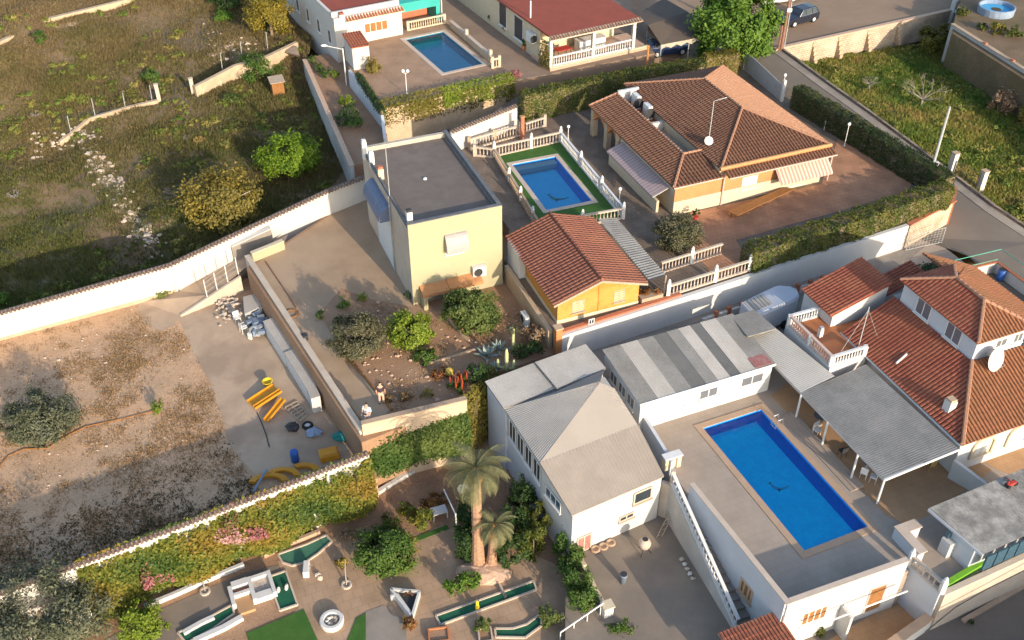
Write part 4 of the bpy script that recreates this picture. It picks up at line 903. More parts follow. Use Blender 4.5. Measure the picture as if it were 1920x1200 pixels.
def chimney(label,p,w,h,mat,cap='dark',group=None,capmat=None):
    p=Vector(p); f=Frame(p,22.5); t=thing('chimney',label,'chimney',p,group); m=MB(); m.box(f,-w/2,w/2,-w/2,w/2,p.z-.4,p.z+h); m.make('shaft',mat,t)
    m=MB(); m.box(f,-w*.42,w*.42,-w*.42,w*.42,p.z+h+.003,p.z+h+.16); m.make('cap',capmat or MAT[cap],t); return t
chimney('short white chimney on the orange roof terrace',fR.p(-5.1,7.0,1.87),.26,.6,MAT['white_paint'],'grey_metal')
chimney('white chimney low on the red tile slope above the pergola',fR.p(-2.7,-1.7,2.4),.5,.6,MAT['white_wall'],'concrete')
t=thing('roof_vent','small white vent pipe lying on the red roof slope','vent',fR.p(-2.5,2.6,2.5)); m=MB(); m.tube([fR.p(-2.9,2.6,2.42),fR.p(-2.1,2.75,2.78)],.07,6); m.make('pipe',MAT['white_plastic'],t)
t=thing('satellite_dish','big white satellite dish on the upper storey of the red tiled house','dish',fR.p(.9,-.6,4.3)); m=MB(); c0=fR.p(1.0,-.75,4.05); ax=(-fR.v*1+fR.u*.15+Vector((0,0,.35))).normalized(); x=ax.cross(Vector((0,0,1))).normalized(); y=x.cross(ax)
n=18; m.v.append(tuple(c0-ax*.12))
for r,o in ((.35,-.08),(.7,0.03)):
    for k in range(n): a=2*math.pi*k/n; m.v.append(tuple(c0+(x*math.cos(a)+y*math.sin(a))*r+ax*o))
for k in range(n): m.f.append((0,1+k,1+(k+1)%n)); m.f.append((1+k,1+n+k,1+n+(k+1)%n,1+(k+1)%n))
m.make('reflector',MAT['white_plastic'],t,smooth=True); m=MB(); m.tube([c0-ax*.1,fR.p(.95,0.0,4.0)],.04,6); m.make('bracket',MAT['grey_metal'],t); m=MB(); m.tube([c0-y*.65,c0+ax*.6-y*.15],.02,5); m.make('feed_arm',MAT['grey_metal'],t)
t=thing('antenna_mast','thin braced antenna mast at the corner of the orange roof terrace','antenna',fR.p(-4.,4.7,1.87)); m=MB(); a=fR.p(-4.0,4.75,1.87); m.tube([a,a+Vector((0,0,3.6))],.03,6); m.make('mast',MAT['pole_metal'],t)
for q in (fR.p(-2.4,5.0,2.5),fR.p(-5.5,4.6,2.5)): m=MB(); m.tube([a+Vector((0,0,3.4)),q],.012,4); m.make('stay',MAT['pole_metal'],t)
# shaded rear garden, green railing and yard with blue drum
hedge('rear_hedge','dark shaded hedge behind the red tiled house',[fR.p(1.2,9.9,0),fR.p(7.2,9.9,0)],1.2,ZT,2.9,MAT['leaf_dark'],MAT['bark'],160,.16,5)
f=Frame(W(1795,492,1.0),20); uu,vv=f.l(1883,478,1.0)
t=thing('yard_wall','low white yard wall with terracotta cap under the green railing','wall',f.p(0,0,ZT)); m=MB(); m.wall(f.p(-.4,0,0),f.p(uu,0,0),.25,ZT,.2); m.make('wall_body',MAT['white_wall'],t); m=MB(); m.wall(f.p(uu,0,0),f.p(uu+.3,-8,0),.25,ZT,.2); m.make('wall_body',MAT['white_wall'],t); m=MB(); m.wall(f.p(-.4,0,0),f.p(uu,0,0),.36,.203,.28); m.make('cap',MAT['brick_red'],t); m=MB(); m.wall(f.p(uu,-.2,0),f.p(uu+.3,-8,0),.36,.203,.28); m.make('cap',MAT['brick_red'],t)
def picket(label,a,b,z,h,mat,step=.14,name='railing'):
    t=thing(name,label,'railing',(a[0],a[1],z)); a=Vector((a[0],a[1],z)); b=Vector((b[0],b[1],z)); L=(b-a).length; k=int(L/step)
    for zz in (.08,h-.05): m=MB(); m.beam(a+Vector((0,0,zz)),b+Vector((0,0,zz)),.03,.05); m.make('rail',mat,t)
    m=MB(); m.box(Frame((0,0),math.degrees(math.atan2(b.y-a.y,b.x-a.x))),-.045,.045,-.008,.008,0,h); src=None
    for i in range(k+1):
        p=a.lerp(b,i/k)
        if src is None: src=m.make('slat',mat,t); src.location=p-a
        else: share(src,'slat',t,p)
    return t
picket('light green metal railing above the back yard of the red tiled house',f.p(-.3,0,0),f.p(uu,0,0),.3,1.0,MAT['green_fence'])
picket('light green metal railing turning along the street by the red tiled house',f.p(uu+.02,-.2,0),f.p(uu+.3,-8,0),.3,1.0,MAT['green_fence'])
b=W(1874,524,ZT); t=thing('drum','bright blue drum in the back yard below the green railing','drum',b); m=MB(); m.lathe(b,[(.27,0),(.29,.3),(.27,.45),(.29,.6),(.27,.88)],12); m.make('drum_body',MAT['barrel_blue'],t,smooth=True); m=MB(); m.lathe(b+Vector((0,0,.883)),[(.24,0),(.24,.03)],12); m.make('lid',MAT['dark'],t)
# ================================================================ white round-ended caravan in the alley
f=Frame(W(1385,590,1.2),22.5); t=thing('caravan','white round ended caravan roof parked along the alley','caravan',f.p(2,.3,ZT))
pl=[(.75,1.0),(.75,-.5),(1.2,-.65),(4.2,-.2),(4.9,.2),(5.1,.75),(4.9,1.3),(4.3,1.7),(3.9,1.75)]
m=MB(); m.prism([f.p(u,v,0) for u,v in pl],ZT+.25,1.25); m.make('body',MAT['blue_white'],t,bevel=.08)
m=MB(); m.prism([f.p(u*.98+.05,v*.9+.05,0) for u,v in pl],1.26,1.33); m.make('roof',MAT['blue_white'],t,bevel=.05)
q=[f.p(.9,-.3,1.36),f.p(2.6,0,1.36),f.p(2.6,1.15,1.38),f.p(.9,.85,1.38)]; m=MB(); slab_poly(m,q,.03); o=m.make('roof_hatch',MAT['fibro_light'],t)
for k in range(1,6): m=MB(); m.beam(q[0].lerp(q[1],k/6)+Vector((0,0,.01)),q[3].lerp(q[2],k/6)+Vector((0,0,.01)),.04,.03); m.make('hatch_rib',MAT['concrete_grey'],o)
for u in (1.6,3.6): m=MB(); c0=f.p(u,-.45,ZT+.3); m.tube([c0-f.v*.1,c0+f.v*.1],.3,12); m.make('wheel',MAT['rubber'],t)
# ================================================================ boundary wall of the upper plot along the alley
a,b=W(1052,628,1.36),W(1702,421,1.36); d=(b-a).normalized(); n=Vector((d.y,-d.x,0))
t=thing('boundary_wall','long white boundary wall between the chalet plot and the alley','wall',(a.x,a.y,ZT)); m=MB(); m.wall(a,b,.3,ZT-.5,1.36); m.make('wall_body',MAT['white_wall'],t)
m=MB(); m.wall(a+d*.1-n*.22,a+d*9.2-n*.22,.3,1.0,1.5); m.make('brick_kerb',MAT['brick_red'],t)
p=a+d*1.9+n*.15; opening(t,'vent_window',p+Vector((0,0,.25)),d,n,.42,.42,MAT['white_paint'],MAT['glass'],2,.05,sill=False)
t=thing('brick_pillar','orange brick pillar at the corner of the chalet terrace','pillar',(a.x,a.y,0)); f=Frame(a,22.5); m=MB(); m.box(f,-.42,.0,-.2,.25,ZY-.6,2.0); m.make('pillar_body',MAT['brick_orange'],t); m=MB(); m.box(f,-.48,.06,-.26,.31,2.003,2.08); m.make('cap',MAT['concrete'],t)
t=thing('alley_wall','low white alley wall with red brick piers below the boundary wall','wall',W(1335,590,ZT)); c0=W(1318,592,ZT+.8); c1=W(1600,500,ZT+.8); m=MB(); m.wall(c0,c1,.16,ZT,ZT+.55); m.make('wall_body',MAT['white_wall'],t)
for px,py in ((1333,572),(1356,563),(1378,553),(1488,524),(1511,516),(1535,509),(1559,503),(1583,496)):
    p=W(px,py,ZT+.9); dd=c0+(c1-c0).normalized()*((p-c0).dot((c1-c0).normalized())); f=Frame(dd,22.5); m=MB(); m.box(f,-.13,.13,-.13,.13,ZT,ZT+.85); m.make('brick_pier',MAT['brick_red'],t)
# alley gate at the street end
def mesh_gate(label,a,b,z,h,mat,name='gate',step=.28,diag=True):
    a=Vector((a[0],a[1],z)); b=Vector((b[0],b[1],z)); t=thing(name,label,'gate',a); L=(b-a).length
    for p,q in ((a,a+Vector((0,0,h))),(b,b+Vector((0,0,h)))): m=MB(); m.tube([p,q],.035,6); m.make('post',mat,t)
    for zz in (.05,h-.02): m=MB(); m.tube([a+Vector((0,0,zz)),b+Vector((0,0,zz))],.025,5); m.make('rail',mat,t)
    m=MB(); k=int(L/step)
    for i in range(1,k): p=a.lerp(b,i/k); m.tube([p+Vector((0,0,.05)),p+Vector((0,0,h))],.009,3,False)
    for j in range(1,int(h/.22)): m.tube([a+Vector((0,0,j*.22)),b+Vector((0,0,j*.22))],.008,3,False)
    stuff(m.make('wire_mesh',mat,t)); return t
mesh_gate('grey wire mesh gate closing the alley at the street',W(1698,470,-.66),W(1765,455,-.66),-.66,1.35,MAT['grey_metal'])
# ================================================================ hut with grey roof at the lower right
A,D=W(1741,955,1.5),W(1845,1037,1.5); U=Vector((math.cos(rad(25)),math.sin(rad(25)),0)); B,C=A+U*7.5,D+U*6.8
t=thing('grey_roof_hut','small white hut with blotched grey sheet roof at the lower right','hut',Vector((D.x,D.y,ZT)))
m=MB(); corrugated(m,D+Vector((0,0,-.12)),C+Vector((0,0,-.12)),B+Vector((0,0,.1)),A+Vector((0,0,.1)),.16,.012,1); m.make('roof_sheet',MAT['hut_roof'],t)
m=MB(); m.beam(A-Vector((0,0,.02)),D-Vector((0,0,.2)),.1,.16); m.make('verge_board',MAT['blue_white'],t)
m=MB(); Q=[A.lerp(D,.3)+U*.55,D+U*.3-Vector((0,0,0))+(A-D)*.18,C+(A-D)*.1,B]; m.prism(Q,ZT,1.32); m.make('wall',MAT['blue_white'],t)
dd=(D-A).normalized(); nn=Vector((dd.y,-dd.x,0)); nn=nn if nn.x<0 else -nn
w0=A.lerp(D,.36)+U*.1; m=MB(); m.box(Frame(w0,25),.0,.95,-.5,.1,ZT,ZT+.8); m.box(Frame(w0,25),.0,.95,-.5,.1,ZT+.803,ZT+1.05); m.make('serving_hatch',MAT['white_wall'],t); m=MB(); m.box(Frame(w0,25),.15,.8,-.1,.12,ZT+1.053,ZT+1.7); m.make('window',MAT['glass_blue'],t)
m=MB(); k=Frame(D,25)
for i in range(9): m.box(k,.4+i*.75,1.05+i*.75,-.05,.05,-.1,1.0)
stuff(m.make('glazing',MAT['glass_blue'],t))
t=thing('sink_unit','white L shaped garden bench block beside the forecourt balustrade','bench',W(1690,1020,ZT)); f=Frame(W(1678,985,.25),22.5)
m=MB(); m.box(f,0,.45,-1.9,-.553,ZT,.12); m.make('base',MAT['blue_white'],t)
m=MB(); m.box(f,-.05,1.35,-.6,.0,.123,.2); m.box(f,-.05,.5,-2.0,-.603,.123,.2); m.make('top',MAT['coping_pale'],t)
m=MB(); m.box(f,.0,1.3,-.55,-.05,ZT,.119); m.make('base',MAT['blue_white'],t)
t=thing('turf_strip','bright lime artificial turf strip on the wall edge below the hut','turf',W(1762,1095,ZT)); m=MB(); m.wall(W(1766,1098,-.4),W(1846,1050,-.4),.28,ZT,-.4); m.make('turf',MAT['lime_strip'],t)
t=thing('street_wall','weathered street wall running below the grey roofed hut','wall',W(1770,1125,ZC)); a=W(1768,1112,-.5); b=W(1768,1112,-.5)+U*9; m=MB(); m.wall(a,b,.3,ZC,-.5); m.make('wall_body',MAT['beige_render'],t)
t=thing('scooter','small red ride on toy by the hut roof at the right edge','toy',W(1898,905,ZT)); b=W(1896,908,1.72); f=Frame(b,25)
m=MB(); m.box(f,-.3,.3,-.12,.12,1.72,1.86); m.make('toy_body',MAT['red_paint'],t,bevel=.04); m=MB(); m.tube([b+f.u*-.25+Vector((0,0,.1)),b+f.u*-.3+Vector((0,0,.45))],.03,5); m.tube([b+f.u*-.3-f.v*.2+Vector((0,0,.45)),b+f.u*-.3+f.v*.2+Vector((0,0,.45))],.025,5); m.make('handlebar',MAT['red_paint'],t)
for u in (-.25,.25): m=MB(); c0=b+f.u*u; m.tube([c0-f.v*.15,c0+f.v*.15],.12,8); m.make('wheel',MAT['rubber'],t)
for k,(x,y) in enumerate(((1655,1019),(1771,970),(1845,905))): pass
# garden wall with arched recess beside the pergola
t=thing('garden_partition','white partition wall between pergola and side terrace','wall',W(1800,900,ZT)); a=W(1790,862,.7); b=W(1850,905,.4); m=MB(); m.wall(a,b,.2,ZT,.7,.35); m.make('wall_body',MAT['white_wall'],t)
# ================================================================ white house with the beige hipped roof
p1,p2,p3,p4,ap,p5=W(1072,967,0),W(1245,893,0),W(1196,797,1.),W(1012,868,1.),W(1125,717,2.),W(946,767,1.)
p6=W(1135,690,1.6); t=thing('hipped_house','white house with pale beige hipped and ribbed roof above the courtyard','house',(p1.x,p1.y,ZC))
def below(p,z,c=None,inset=.12):
    return Vector((p.x,p.y,z))
ctr=(p1+p2+p3+p4)/4
ins=lambda p,f=.035: p.lerp(Vector((ctr.x,ctr.y,p.z)),f)
m=MB(); q=[ins(p) for p in (p1,p2,p3,p4)]; m.hexa([below(p,ZG) for p in q],[p-Vector((0,0,.1)) for p in q]); m.make('front_wall',MAT['white_wall'],t)
m=MB(); q=[p4+(p3-p4)*.03,p3,p6,p5+(p6-p5)*.03]; m.hexa([below(p,ZG) for p in q],[below(p,.9) for p in q]); m.make('rear_wall',MAT['blue_white'],t)
m=MB(); slab_poly(m,[p1,p2,p3,p4],.07); m.make('ribbed_roof_deck',MAT['fibro_beige'],t)
m=MB(); corrugated(m,p1+Vector((0,0,.03)),p2+Vector((0,0,.03)),p3+Vector((0,0,.03)),p4+Vector((0,0,.03)),.2,.016,1); m.make('ribbed_roof_sheet',MAT['fibro_beige'],t)
m=MB(); slab_poly(m,[p4+Vector((0,0,.02)),p3+Vector((0,0,.02)),ap],.06); m.make('smooth_hip',MAT['plaster_beige'],t)
m=MB(); k=W(1150,735,1.85); slab_poly(m,[p3,W(1152,728,1.75),ap],.06); o=m.make('right_hip',MAT['plaster_beige'],t)
m=MB()
for i in range(1,9): m.beam(p3.lerp(ap,i/9)+Vector((0,0,.015)),p3.lerp(W(1152,728,1.75),i/9)+Vector((0,0,.015)),.03,.02)
stuff(m.make('tile_course',MAT['fibro_light'],o))
m=MB(); corrugated(m,p5,p4,ap,ap-(p4-p5)*.02,.16,.008,1); m.make('left_roof_sheet',MAT['fibro_light'],t)
m=MB(); slab_poly(m,[p5,p4,ap,W(1040,735,1.45)],.07); m.make('left_roof_deck',MAT['fibro_old'],t)
m=MB(); slab_poly(m,[W(1040,735,1.42),ap,W(1133,692,1.55)],.07); m.make('valley_sheet',MAT['fibro_beige'],t)
r1=[W(944,765,1.15),W(1042,728,1.3),W(1004,679,1.4),W(909,715,1.25)]; r2=[W(1044,728,1.5),W(1136,690,1.6),W(1098,645,1.7),W(1003,679,1.6)]
for q in (r1,r2):
    m=MB(); corrugated(m,q[0],q[1],q[2],q[3],.14,.01,1); m.make('rear_roof_sheet',MAT['fibro_light'],t)
    m=MB(); slab_poly(m,[p-Vector((0,0,.04)) for p in q],.06); m.make('rear_roof_deck',MAT['fibro_old'],t)
m=MB(); q=[r1[0],r1[1],r2[1],r2[2],r1[3]]; m.prism([p.lerp((r1[0]+r2[2])/2,.04) for p in q],ZG,1.05); m.make('rear_block_wall',MAT['blue_white'],t)
d=(p2-p1).normalized(); d.z=0; n=Vector((d.y,-d.x,0)); n=n if n.y<0 else -n; b0=ins(p1); b0.z=0
opening(t,'window',b0+d*3.95+n*.06+Vector((0,0,-1.35)),d,n,1.25,.95,MAT['beige_render'],MAT['glass'],1,.1); opening(t,'window',b0+d*3.1+n*.05+Vector((0,0,-2.35)),d,n,1.0,.4,MAT['coping_pale'],MAT['glass'],2,.08); opening(t,'door',b0+d*.35+n*.05+Vector((0,0,ZC+.02)),d,n,.95,1.3,MAT['coping_pale'],MAT['red_stain'],2,.08,sill=False)
dl=(p4-p1); dl.z=0; L=dl.length; dl.normalize(); nl=Vector((-dl.y,dl.x,0)); nl=nl if nl.x<0 else -nl; p5g=Vector((p5.x,p5.y,0)); p4g=Vector((p4.x,p4.y,0)); de=(p4g-p5g).normalized(); ne=Vector((-de.y,de.x,0)); ne=ne if ne.x<0 else -ne; Le=(p4g-p5g).length
for k in range(4): opening(t,'window',p5g+(p6-p5)*.03*Vector((1,1,0)).length*0+Vector((p6.x-p5.x,p6.y-p5.y,0))*.028+de*(.35+k*Le/4.3)+ne*.03+Vector((0,0,-1.0)),de,ne,Le/5.2,1.5,MAT['white_paint'],MAT['glass'],2,.07)
opening(t,'window',b0+dl*1.1+nl*.06+Vector((0,0,-.95)),dl,nl,1.6,.75,MAT['white_paint'],MAT['glass_blue'],3,.07)
# ================================================================ yellow house
fY=Frame(W(764,421,6.5),21.8); uY=fY.l(942,385,6.5)[0]; vY=(fY.l(675.5,277,6.5)[1]+fY.l(832,240,6.5)[1])/2
t=thing('yellow_house','tall plain yellow two storey house with flat grey roof','house',fY.p(0,0,0))
m=MB(); m.box(fY,0.02,uY,0.02,vY,-.3,6.02); m.make('wall',MAT['beige_render'],t)  # beige instead of yellow: the side wall's shade put into the colour
m=MB(); m.box(fY,0,uY,-.012,.02,-.3,6.02); m.make('front_wall',MAT['yellow_wall'],t)
m=MB(); m.box(fY,.3,uY-.3,.3,vY-.3,6.0,6.06); m.make('roof_felt',MAT['roof_felt'],t)
m=MB(); m.box(fY,0,uY,0-.012,.2,6.023,6.44); m.make('front_parapet',MAT['yellow_wall'],t)
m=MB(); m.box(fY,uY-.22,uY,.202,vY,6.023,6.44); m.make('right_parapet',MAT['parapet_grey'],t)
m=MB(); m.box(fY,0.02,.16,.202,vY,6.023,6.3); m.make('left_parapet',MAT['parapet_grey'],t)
m=MB(); m.box(fY,.162,uY-.222,vY-.3,vY,6.023,6.4); m.make('back_parapet',MAT['parapet_light'],t)
m=MB(); m.box(fY,-.02,uY+.02,-.03,.26,6.443,6.5); m.make('coping',MAT['parapet_grey'],t); m=MB(); m.box(fY,uY-.26,uY+.02,.262,vY+.02,6.443,6.5); m.make('coping',MAT['parapet_grey'],t)
A,B=fY.p(0,0,0),fY.p(uY,0,0)
def curved_awning(parent,P,d,n,w,h,dep,mat,name='awning'):
    m=MB(); P=Vector(P); d=Vector(d).normalized(); n=Vector(n).normalized(); k=7; r=[]
    for i in range(k):
        a=math.pi/2*i/(k-1); r.append((dep*math.sin(a),h*math.cos(a)))
    for i in range(k-1):
        a0,a1=r[i],r[i+1]; q=[P+n*a0[0]+Vector((0,0,a0[1])),P+d*w+n*a0[0]+Vector((0,0,a0[1])),P+d*w+n*a1[0]+Vector((0,0,a1[1])),P+n*a1[0]+Vector((0,0,a1[1]))]; m.poly(q)
    for s in (0,w): m.poly([P+d*s]+[P+d*s+n*x+Vector((0,0,z)) for x,z in r])
    return m.make(name,mat,parent,smooth=False)
p=onwall(834,470,A,B); curved_awning(t,p,fY.u,-fY.v,1.55,1.25,.6,MAT['awning_grey'])
win_px(t,'window',A,B,836,478,868,452,MAT['white_paint'],MAT['white_plastic'],1,.06)
p=onwall(798,583,A,B); win_px(t,'garage_door',A,B,792,583,832,545,MAT['white_paint'],MAT['white_paint'],1,.06,sill=False)
win_px(t,'porch_opening',A,B,845,580,893,540,MAT['cream'],MAT['dark'],1,.05,sill=False)
for x0,x1,y in ((786,836,541),(836,898,528)):
    p=onwall(x0,y,A,B); q=onwall(x1,y-10,A,B); m=MB(); w=(q-p).dot(fY.u); pu=(p-fY.o).dot(fY.u); m.hexa([fY.p(pu,-.9,p.z-.22),fY.p(pu+w,-.9,p.z-.22),fY.p(pu+w,0,p.z-.22),fY.p(pu,0,p.z-.22)],[fY.p(pu,-.9,p.z),fY.p(pu+w,-.9,p.z),fY.p(pu+w,0,p.z+.25),fY.p(pu,0,p.z+.25)]); m.make('tiled_ledge',MAT['terracotta_trim'],t)
for px in (786,838,893):
    p=onwall(px,540,A,B); m=MB(); pu=(p-fY.o).dot(fY.u); m.box(fY,pu,pu+.3,-.9,-.02,0,p.z-.25); m.make('porch_pier',MAT['yellow_wall'],t)
C=fY.p(0,vY,0); L0,L1=fY.p(0,vY,0),fY.p(0,0,0)
win_px(t,'shutter_door',L0,L1,713,461,732,414,MAT['white_plastic'],MAT['white_plastic'],2,.06,sill=False); 
p=onwall(713,461,L0,L1); q=onwall(732,414,L0,L1); dv=Vector((q.x-p.x,q.y-p.y,0)); p.z=q.z+.1; curved_awning(t,p-dv*.05,dv,-fY.u,dv.length*1.1,1.15,.85,MAT['awning_blue'])
m=MB(); a=onwall(733,405,L0,L1); m.tube([Vector((a.x,a.y,0))-fY.u*.06,Vector((a.x,a.y,6.2))-fY.u*.06],.05,6); m.make('downpipe',MAT['pole_metal'],t)
p=onwall(884,516,A,B); ac_unit('white air conditioner on the yellow house front',fY,(p-fY.o).dot(fY.u),-.42,p.z,.95,.4,.8)
for k,(px,py,h,w,mt,cp,lb) in enumerate(((684,289,1.0,.34,'white_plastic','white_plastic','grey white flue at the back left corner of the flat grey roof'),(697,304,.75,.34,'white_paint','white_paint','plain white chimney second from the back of the flat grey roof'),(714,331,.65,.38,'cream','brick_red','cream chimney with brick cap on the flat grey roof edge'),(768,416,.8,.36,'white_paint','dark','white chimney with black cowl at the front corner of the flat grey roof'))):
    b=W(px,py,6.2); chimney(lb,b,w,h,MAT[mt],cp)
t=thing('antenna','thin bent antenna on the flat roof of the yellow house','antenna',W(731,372,6.06)); a=W(731,372,6.06); b=a+Vector((0,0,4.0)); m=MB(); m.tube([a,b,b+fY.u*1.6],.03,6); m.make('mast',MAT['pole_metal'],t); m=MB(); m.lathe(a,[(.2,0),(.2,.06)],8); m.make('base',MAT['concrete'],t)
t=thing('roof_vent','little broken white vent in the middle of the flat grey roof','vent',W(797,336,6.06)); a=W(797,336,6.06); m=MB(); m.lathe(a,[(.14,0),(.12,.1),(.05,.14)],8); m.make('vent_pipe',MAT['white_plastic'],t)
# ================================================================ timber chalet
fC=Frame(W(1045,607,ZL),21.3); uC=5.75; vC=8.0; ze,zrC=ZL+1.95,ZL+2.95
t=thing('chalet','honey coloured timber chalet with low red tiled gable roof','chalet',fC.p(0,0,ZL))
m=MB(); m.box(fC,-.05,uC+.05,-.05,vC,ZL-.6,ZL+.28); m.make('plinth',MAT['cream'],t)
m=MB(); nb=12; hb=(ze-ZL-.28)/nb
for i in range(nb):   # lapped boards, each leaning out at its lower edge
    z0=ZL+.28+i*hb; m.hexa([fC.p(0-.03,-.03,z0),fC.p(uC+.03,-.03,z0),fC.p(uC+.03,vC,z0),fC.p(-.03,vC,z0)],[fC.p(0,0,z0+hb),fC.p(uC,0,z0+hb),fC.p(uC,vC,z0+hb),fC.p(0,vC,z0+hb)])
stuff(m.make('board_siding',MAT['wood_siding'],t))
m=MB(); m.add([fC.p(0,0,ze),fC.p(uC,0,ze),fC.p(uC/2,0,zrC-.1),fC.p(0,.1,ze),fC.p(uC,.1,ze),fC.p(uC/2,.1,zrC-.1)],[(0,1,2),(5,4,3),(0,3,4,1),(1,4,5,2),(2,5,3,0)]); m.make('gable_board',MAT['wood_siding'],t)
ov=.45; zo=ze-.1
ql=[fC.p(-ov,vC+.2,zo),fC.p(-ov,-.35,zo),fC.p(uC/2,-.35,zrC),fC.p(uC/2,vC+.2,zrC)]; qr=[fC.p(uC+ov,-.35,zo),fC.p(uC+ov,vC+.2,zo),fC.p(uC/2,vC+.2,zrC),fC.p(uC/2,-.35,zrC)]
for q in (ql,qr):
    m=MB(); slab_poly(m,q,.09); o=m.make('roof_deck',MAT['tile_chalet'],t); m=MB(); tile_face(m,q,.3,.38,.085,.0); stuff(m.make('roof_tiles',MAT['tile_chalet'],o))
m=MB(); ridge_tiles(m,ql[2]+Vector((0,0,.06)),ql[3]+Vector((0,0,.06)),.1); stuff(m.make('ridge_tiles',MAT['tile_chalet'],t))
for a,b in ((ql[1],ql[2]),(qr[0],qr[3])): m=MB(); m.beam(a-Vector((0,0,.1))-fC.v*.03,b-Vector((0,0,.1))-fC.v*.03,.04,.14); m.make('barge_board',MAT['wood_old'],t)
a,b=fC.p(0,0,0),fC.p(uC,0,0)
win_px(t,'window',a,b,1072,587,1096,560,MAT['wood_old'],MAT['white_plastic'],2,.07); win_px(t,'window',a,b,1150,567,1172,541,MAT['wood_old'],MAT['white_plastic'],2,.07)
m=MB(); m.box(fC,uC/2-.05,uC/2+.05,-.06,-.02,ZL+.3,zrC-.3); m.make('centre_post',MAT['wood_siding'],t)
q=[W(1249,516,3.0),W(1156,409,3.0),W(1122,411,3.25),W(1217,526,3.25)]; t=thing('lean_to_roof','weathered grey corrugated lean to along the right of the chalet','roof',Vector((q[0].x,q[0].y,ZL))); m=MB(); corrugated(m,q[0],q[1],q[2],q[3],.25,.04,1); m.make('roof_sheet',MAT['fibro_grey'],t)
for p in (q[0],q[0].lerp(q[1],.5),q[1]): m=MB(); m.tube([Vector((p.x,p.y,ZL)),p],.05,6); m.make('post',MAT['wood_old'],t)
t=thing('retaining_wall','rough stone retaining wall stepping along the left of the chalet','wall',W(1040,640,0)); m=MB(); a=fC.p(-.75,-.6,0); b=fC.p(-.75,7.2,0); m.wall(a,b,.3,-.3,ZL+.12); m.make('wall_body',MAT['stone_tan'],t); m=MB(); m.wall(fC.p(-.2,5.5,0),fC.p(-.2,7.6,0),.6,ZL,ZL+1.9); m.make('white_pier',MAT['white_wall'],t)
b=fC.p(-1.25,2.6,0); ac_unit('old white machine against the stone wall beside the chalet',Frame(b,-68.7),0,-.3,.15,.9,.35,.75)
# planter and flower bed at the chalet corner
t=thing('planter','dark red planted bed at the right corner of the chalet','planter',W(1225,560,ZL)); f=Frame(W(1203,572,ZL),22.5); m=MB(); m.box(f,0,1.6,0,.75,ZL,ZL+.45); m.make('box',MAT['concrete'],t); p,o,ti=crown_pts(f.p(.8,.4,ZL+.6),(.8,.4,.3),500,14,3); leaf_mesh('foliage',p,.16,MAT['leaf_red'],t,o,tint=ti)
# ================================================================ house with the brown hipped roof
fH=Frame(W(1352,318,4.5),22.3); uH,vH,zr=9.75,15.55,6.1; zeH=4.5
t=thing('hip_roof_house','orange brick bungalow with a big brown hipped tile roof','house',fH.p(0,0,ZL))
a,b,c,d=fH.p(0,0,zeH),fH.p(uH,0,zeH),fH.p(uH,vH,zeH),fH.p(0,vH,zeH); D_,R_=fH.p(4.85,5.2,zr),fH.p(4.85,10.9,zr)
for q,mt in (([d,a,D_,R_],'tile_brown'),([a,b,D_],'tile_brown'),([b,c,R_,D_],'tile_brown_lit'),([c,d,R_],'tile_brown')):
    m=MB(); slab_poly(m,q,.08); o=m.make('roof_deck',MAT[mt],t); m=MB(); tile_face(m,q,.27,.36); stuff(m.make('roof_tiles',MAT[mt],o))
for p,q in ((a,D_),(b,D_),(D_,R_),(R_,c),(R_,d)): m=MB(); ridge_tiles(m,p+Vector((0,0,.08)),q+Vector((0,0,.08)),.09); stuff(m.make('ridge_tiles',MAT['tile_ridge'],t))
m=MB(); m.box(fH,.1,uH-.35,.25,vH-.3,ZL-.3,4.38); m.make('wall',MAT['cream'],t)
m=MB(); m.box(fH,-3.62,uH-.35,.2,.25,ZL+1.15,3.84); m.make('brick_facing',MAT['orange_brickwork'],t)
m=MB(); m.box(fH,-3.66,uH-.31,.12,.25,ZL-.3,ZL+1.147); m.make('plinth_band',MAT['cream'],t)
# overhanging front course with its orange ridge
q=[fH.p(.28,-.75,4.12),fH.p(uH+.1,-.75,4.12),fH.p(uH+.1,0.02,4.42),fH.p(.28,0.02,4.42)]; m=MB(); slab_poly(m,q,.07); o=m.make('front_eave_deck',MAT['tile_brown'],t); m=MB(); tile_face(m,q,.27,.36); stuff(m.make('roof_tiles',MAT['tile_brown'],o))
m=MB(); m.tube([fH.p(-.1,-.02,4.56),fH.p(uH,-.02,4.56)],.17,6); m.make('eave_ridge',MAT['terracotta_trim'],t)
m=MB(); m.tube([fH.p(.3,-.8,4.05),fH.p(uH+.1,-.8,4.05)],.05,6); m.tube([fH.p(-3.95,-.15,3.83),fH.p(.3,-.15,3.83)],.05,6); m.make('gutter',MAT['awning_stripe'],t)
# left wing with its own lower roof
m=MB(); m.box(fH,-3.6,.08,.25,9.0,ZL-.3,3.39); m.make('wing_wall',MAT['cream'],t)
zp,zq=3.9,4.52; a,b_,c_,d_=fH.p(-3.95,-.1,zp),fH.p(.25,-.1,zp),fH.p(-1.45,14.1,zq),fH.p(-3.95,14.1,zp); r0,r1=fH.p(-1.45,3.0,zq),fH.p(.1,3.0,zq)
for q in ([d_,a,r0,c_],[a,b_,r1,r0]):
    m=MB(); slab_poly(m,q,.08); o=m.make('wing_roof_deck',MAT['tile_brown'],t); m=MB(); tile_face(m,q,.3,.4); stuff(m.make('roof_tiles',MAT['tile_brown'],o))
for p,q in ((a,r0),(r0,r1),(r0,c_),(c_,d_)): m=MB(); ridge_tiles(m,p+Vector((0,0,.07)),q+Vector((0,0,.07)),.1); stuff(m.make('ridge_tiles',MAT['tile_ridge'],t))
m=MB(); m.box(fH,-1.4,.09,3.05,8.7,3.4,3.62); m.make('roof_channel',MAT['fibro_beige'],t)
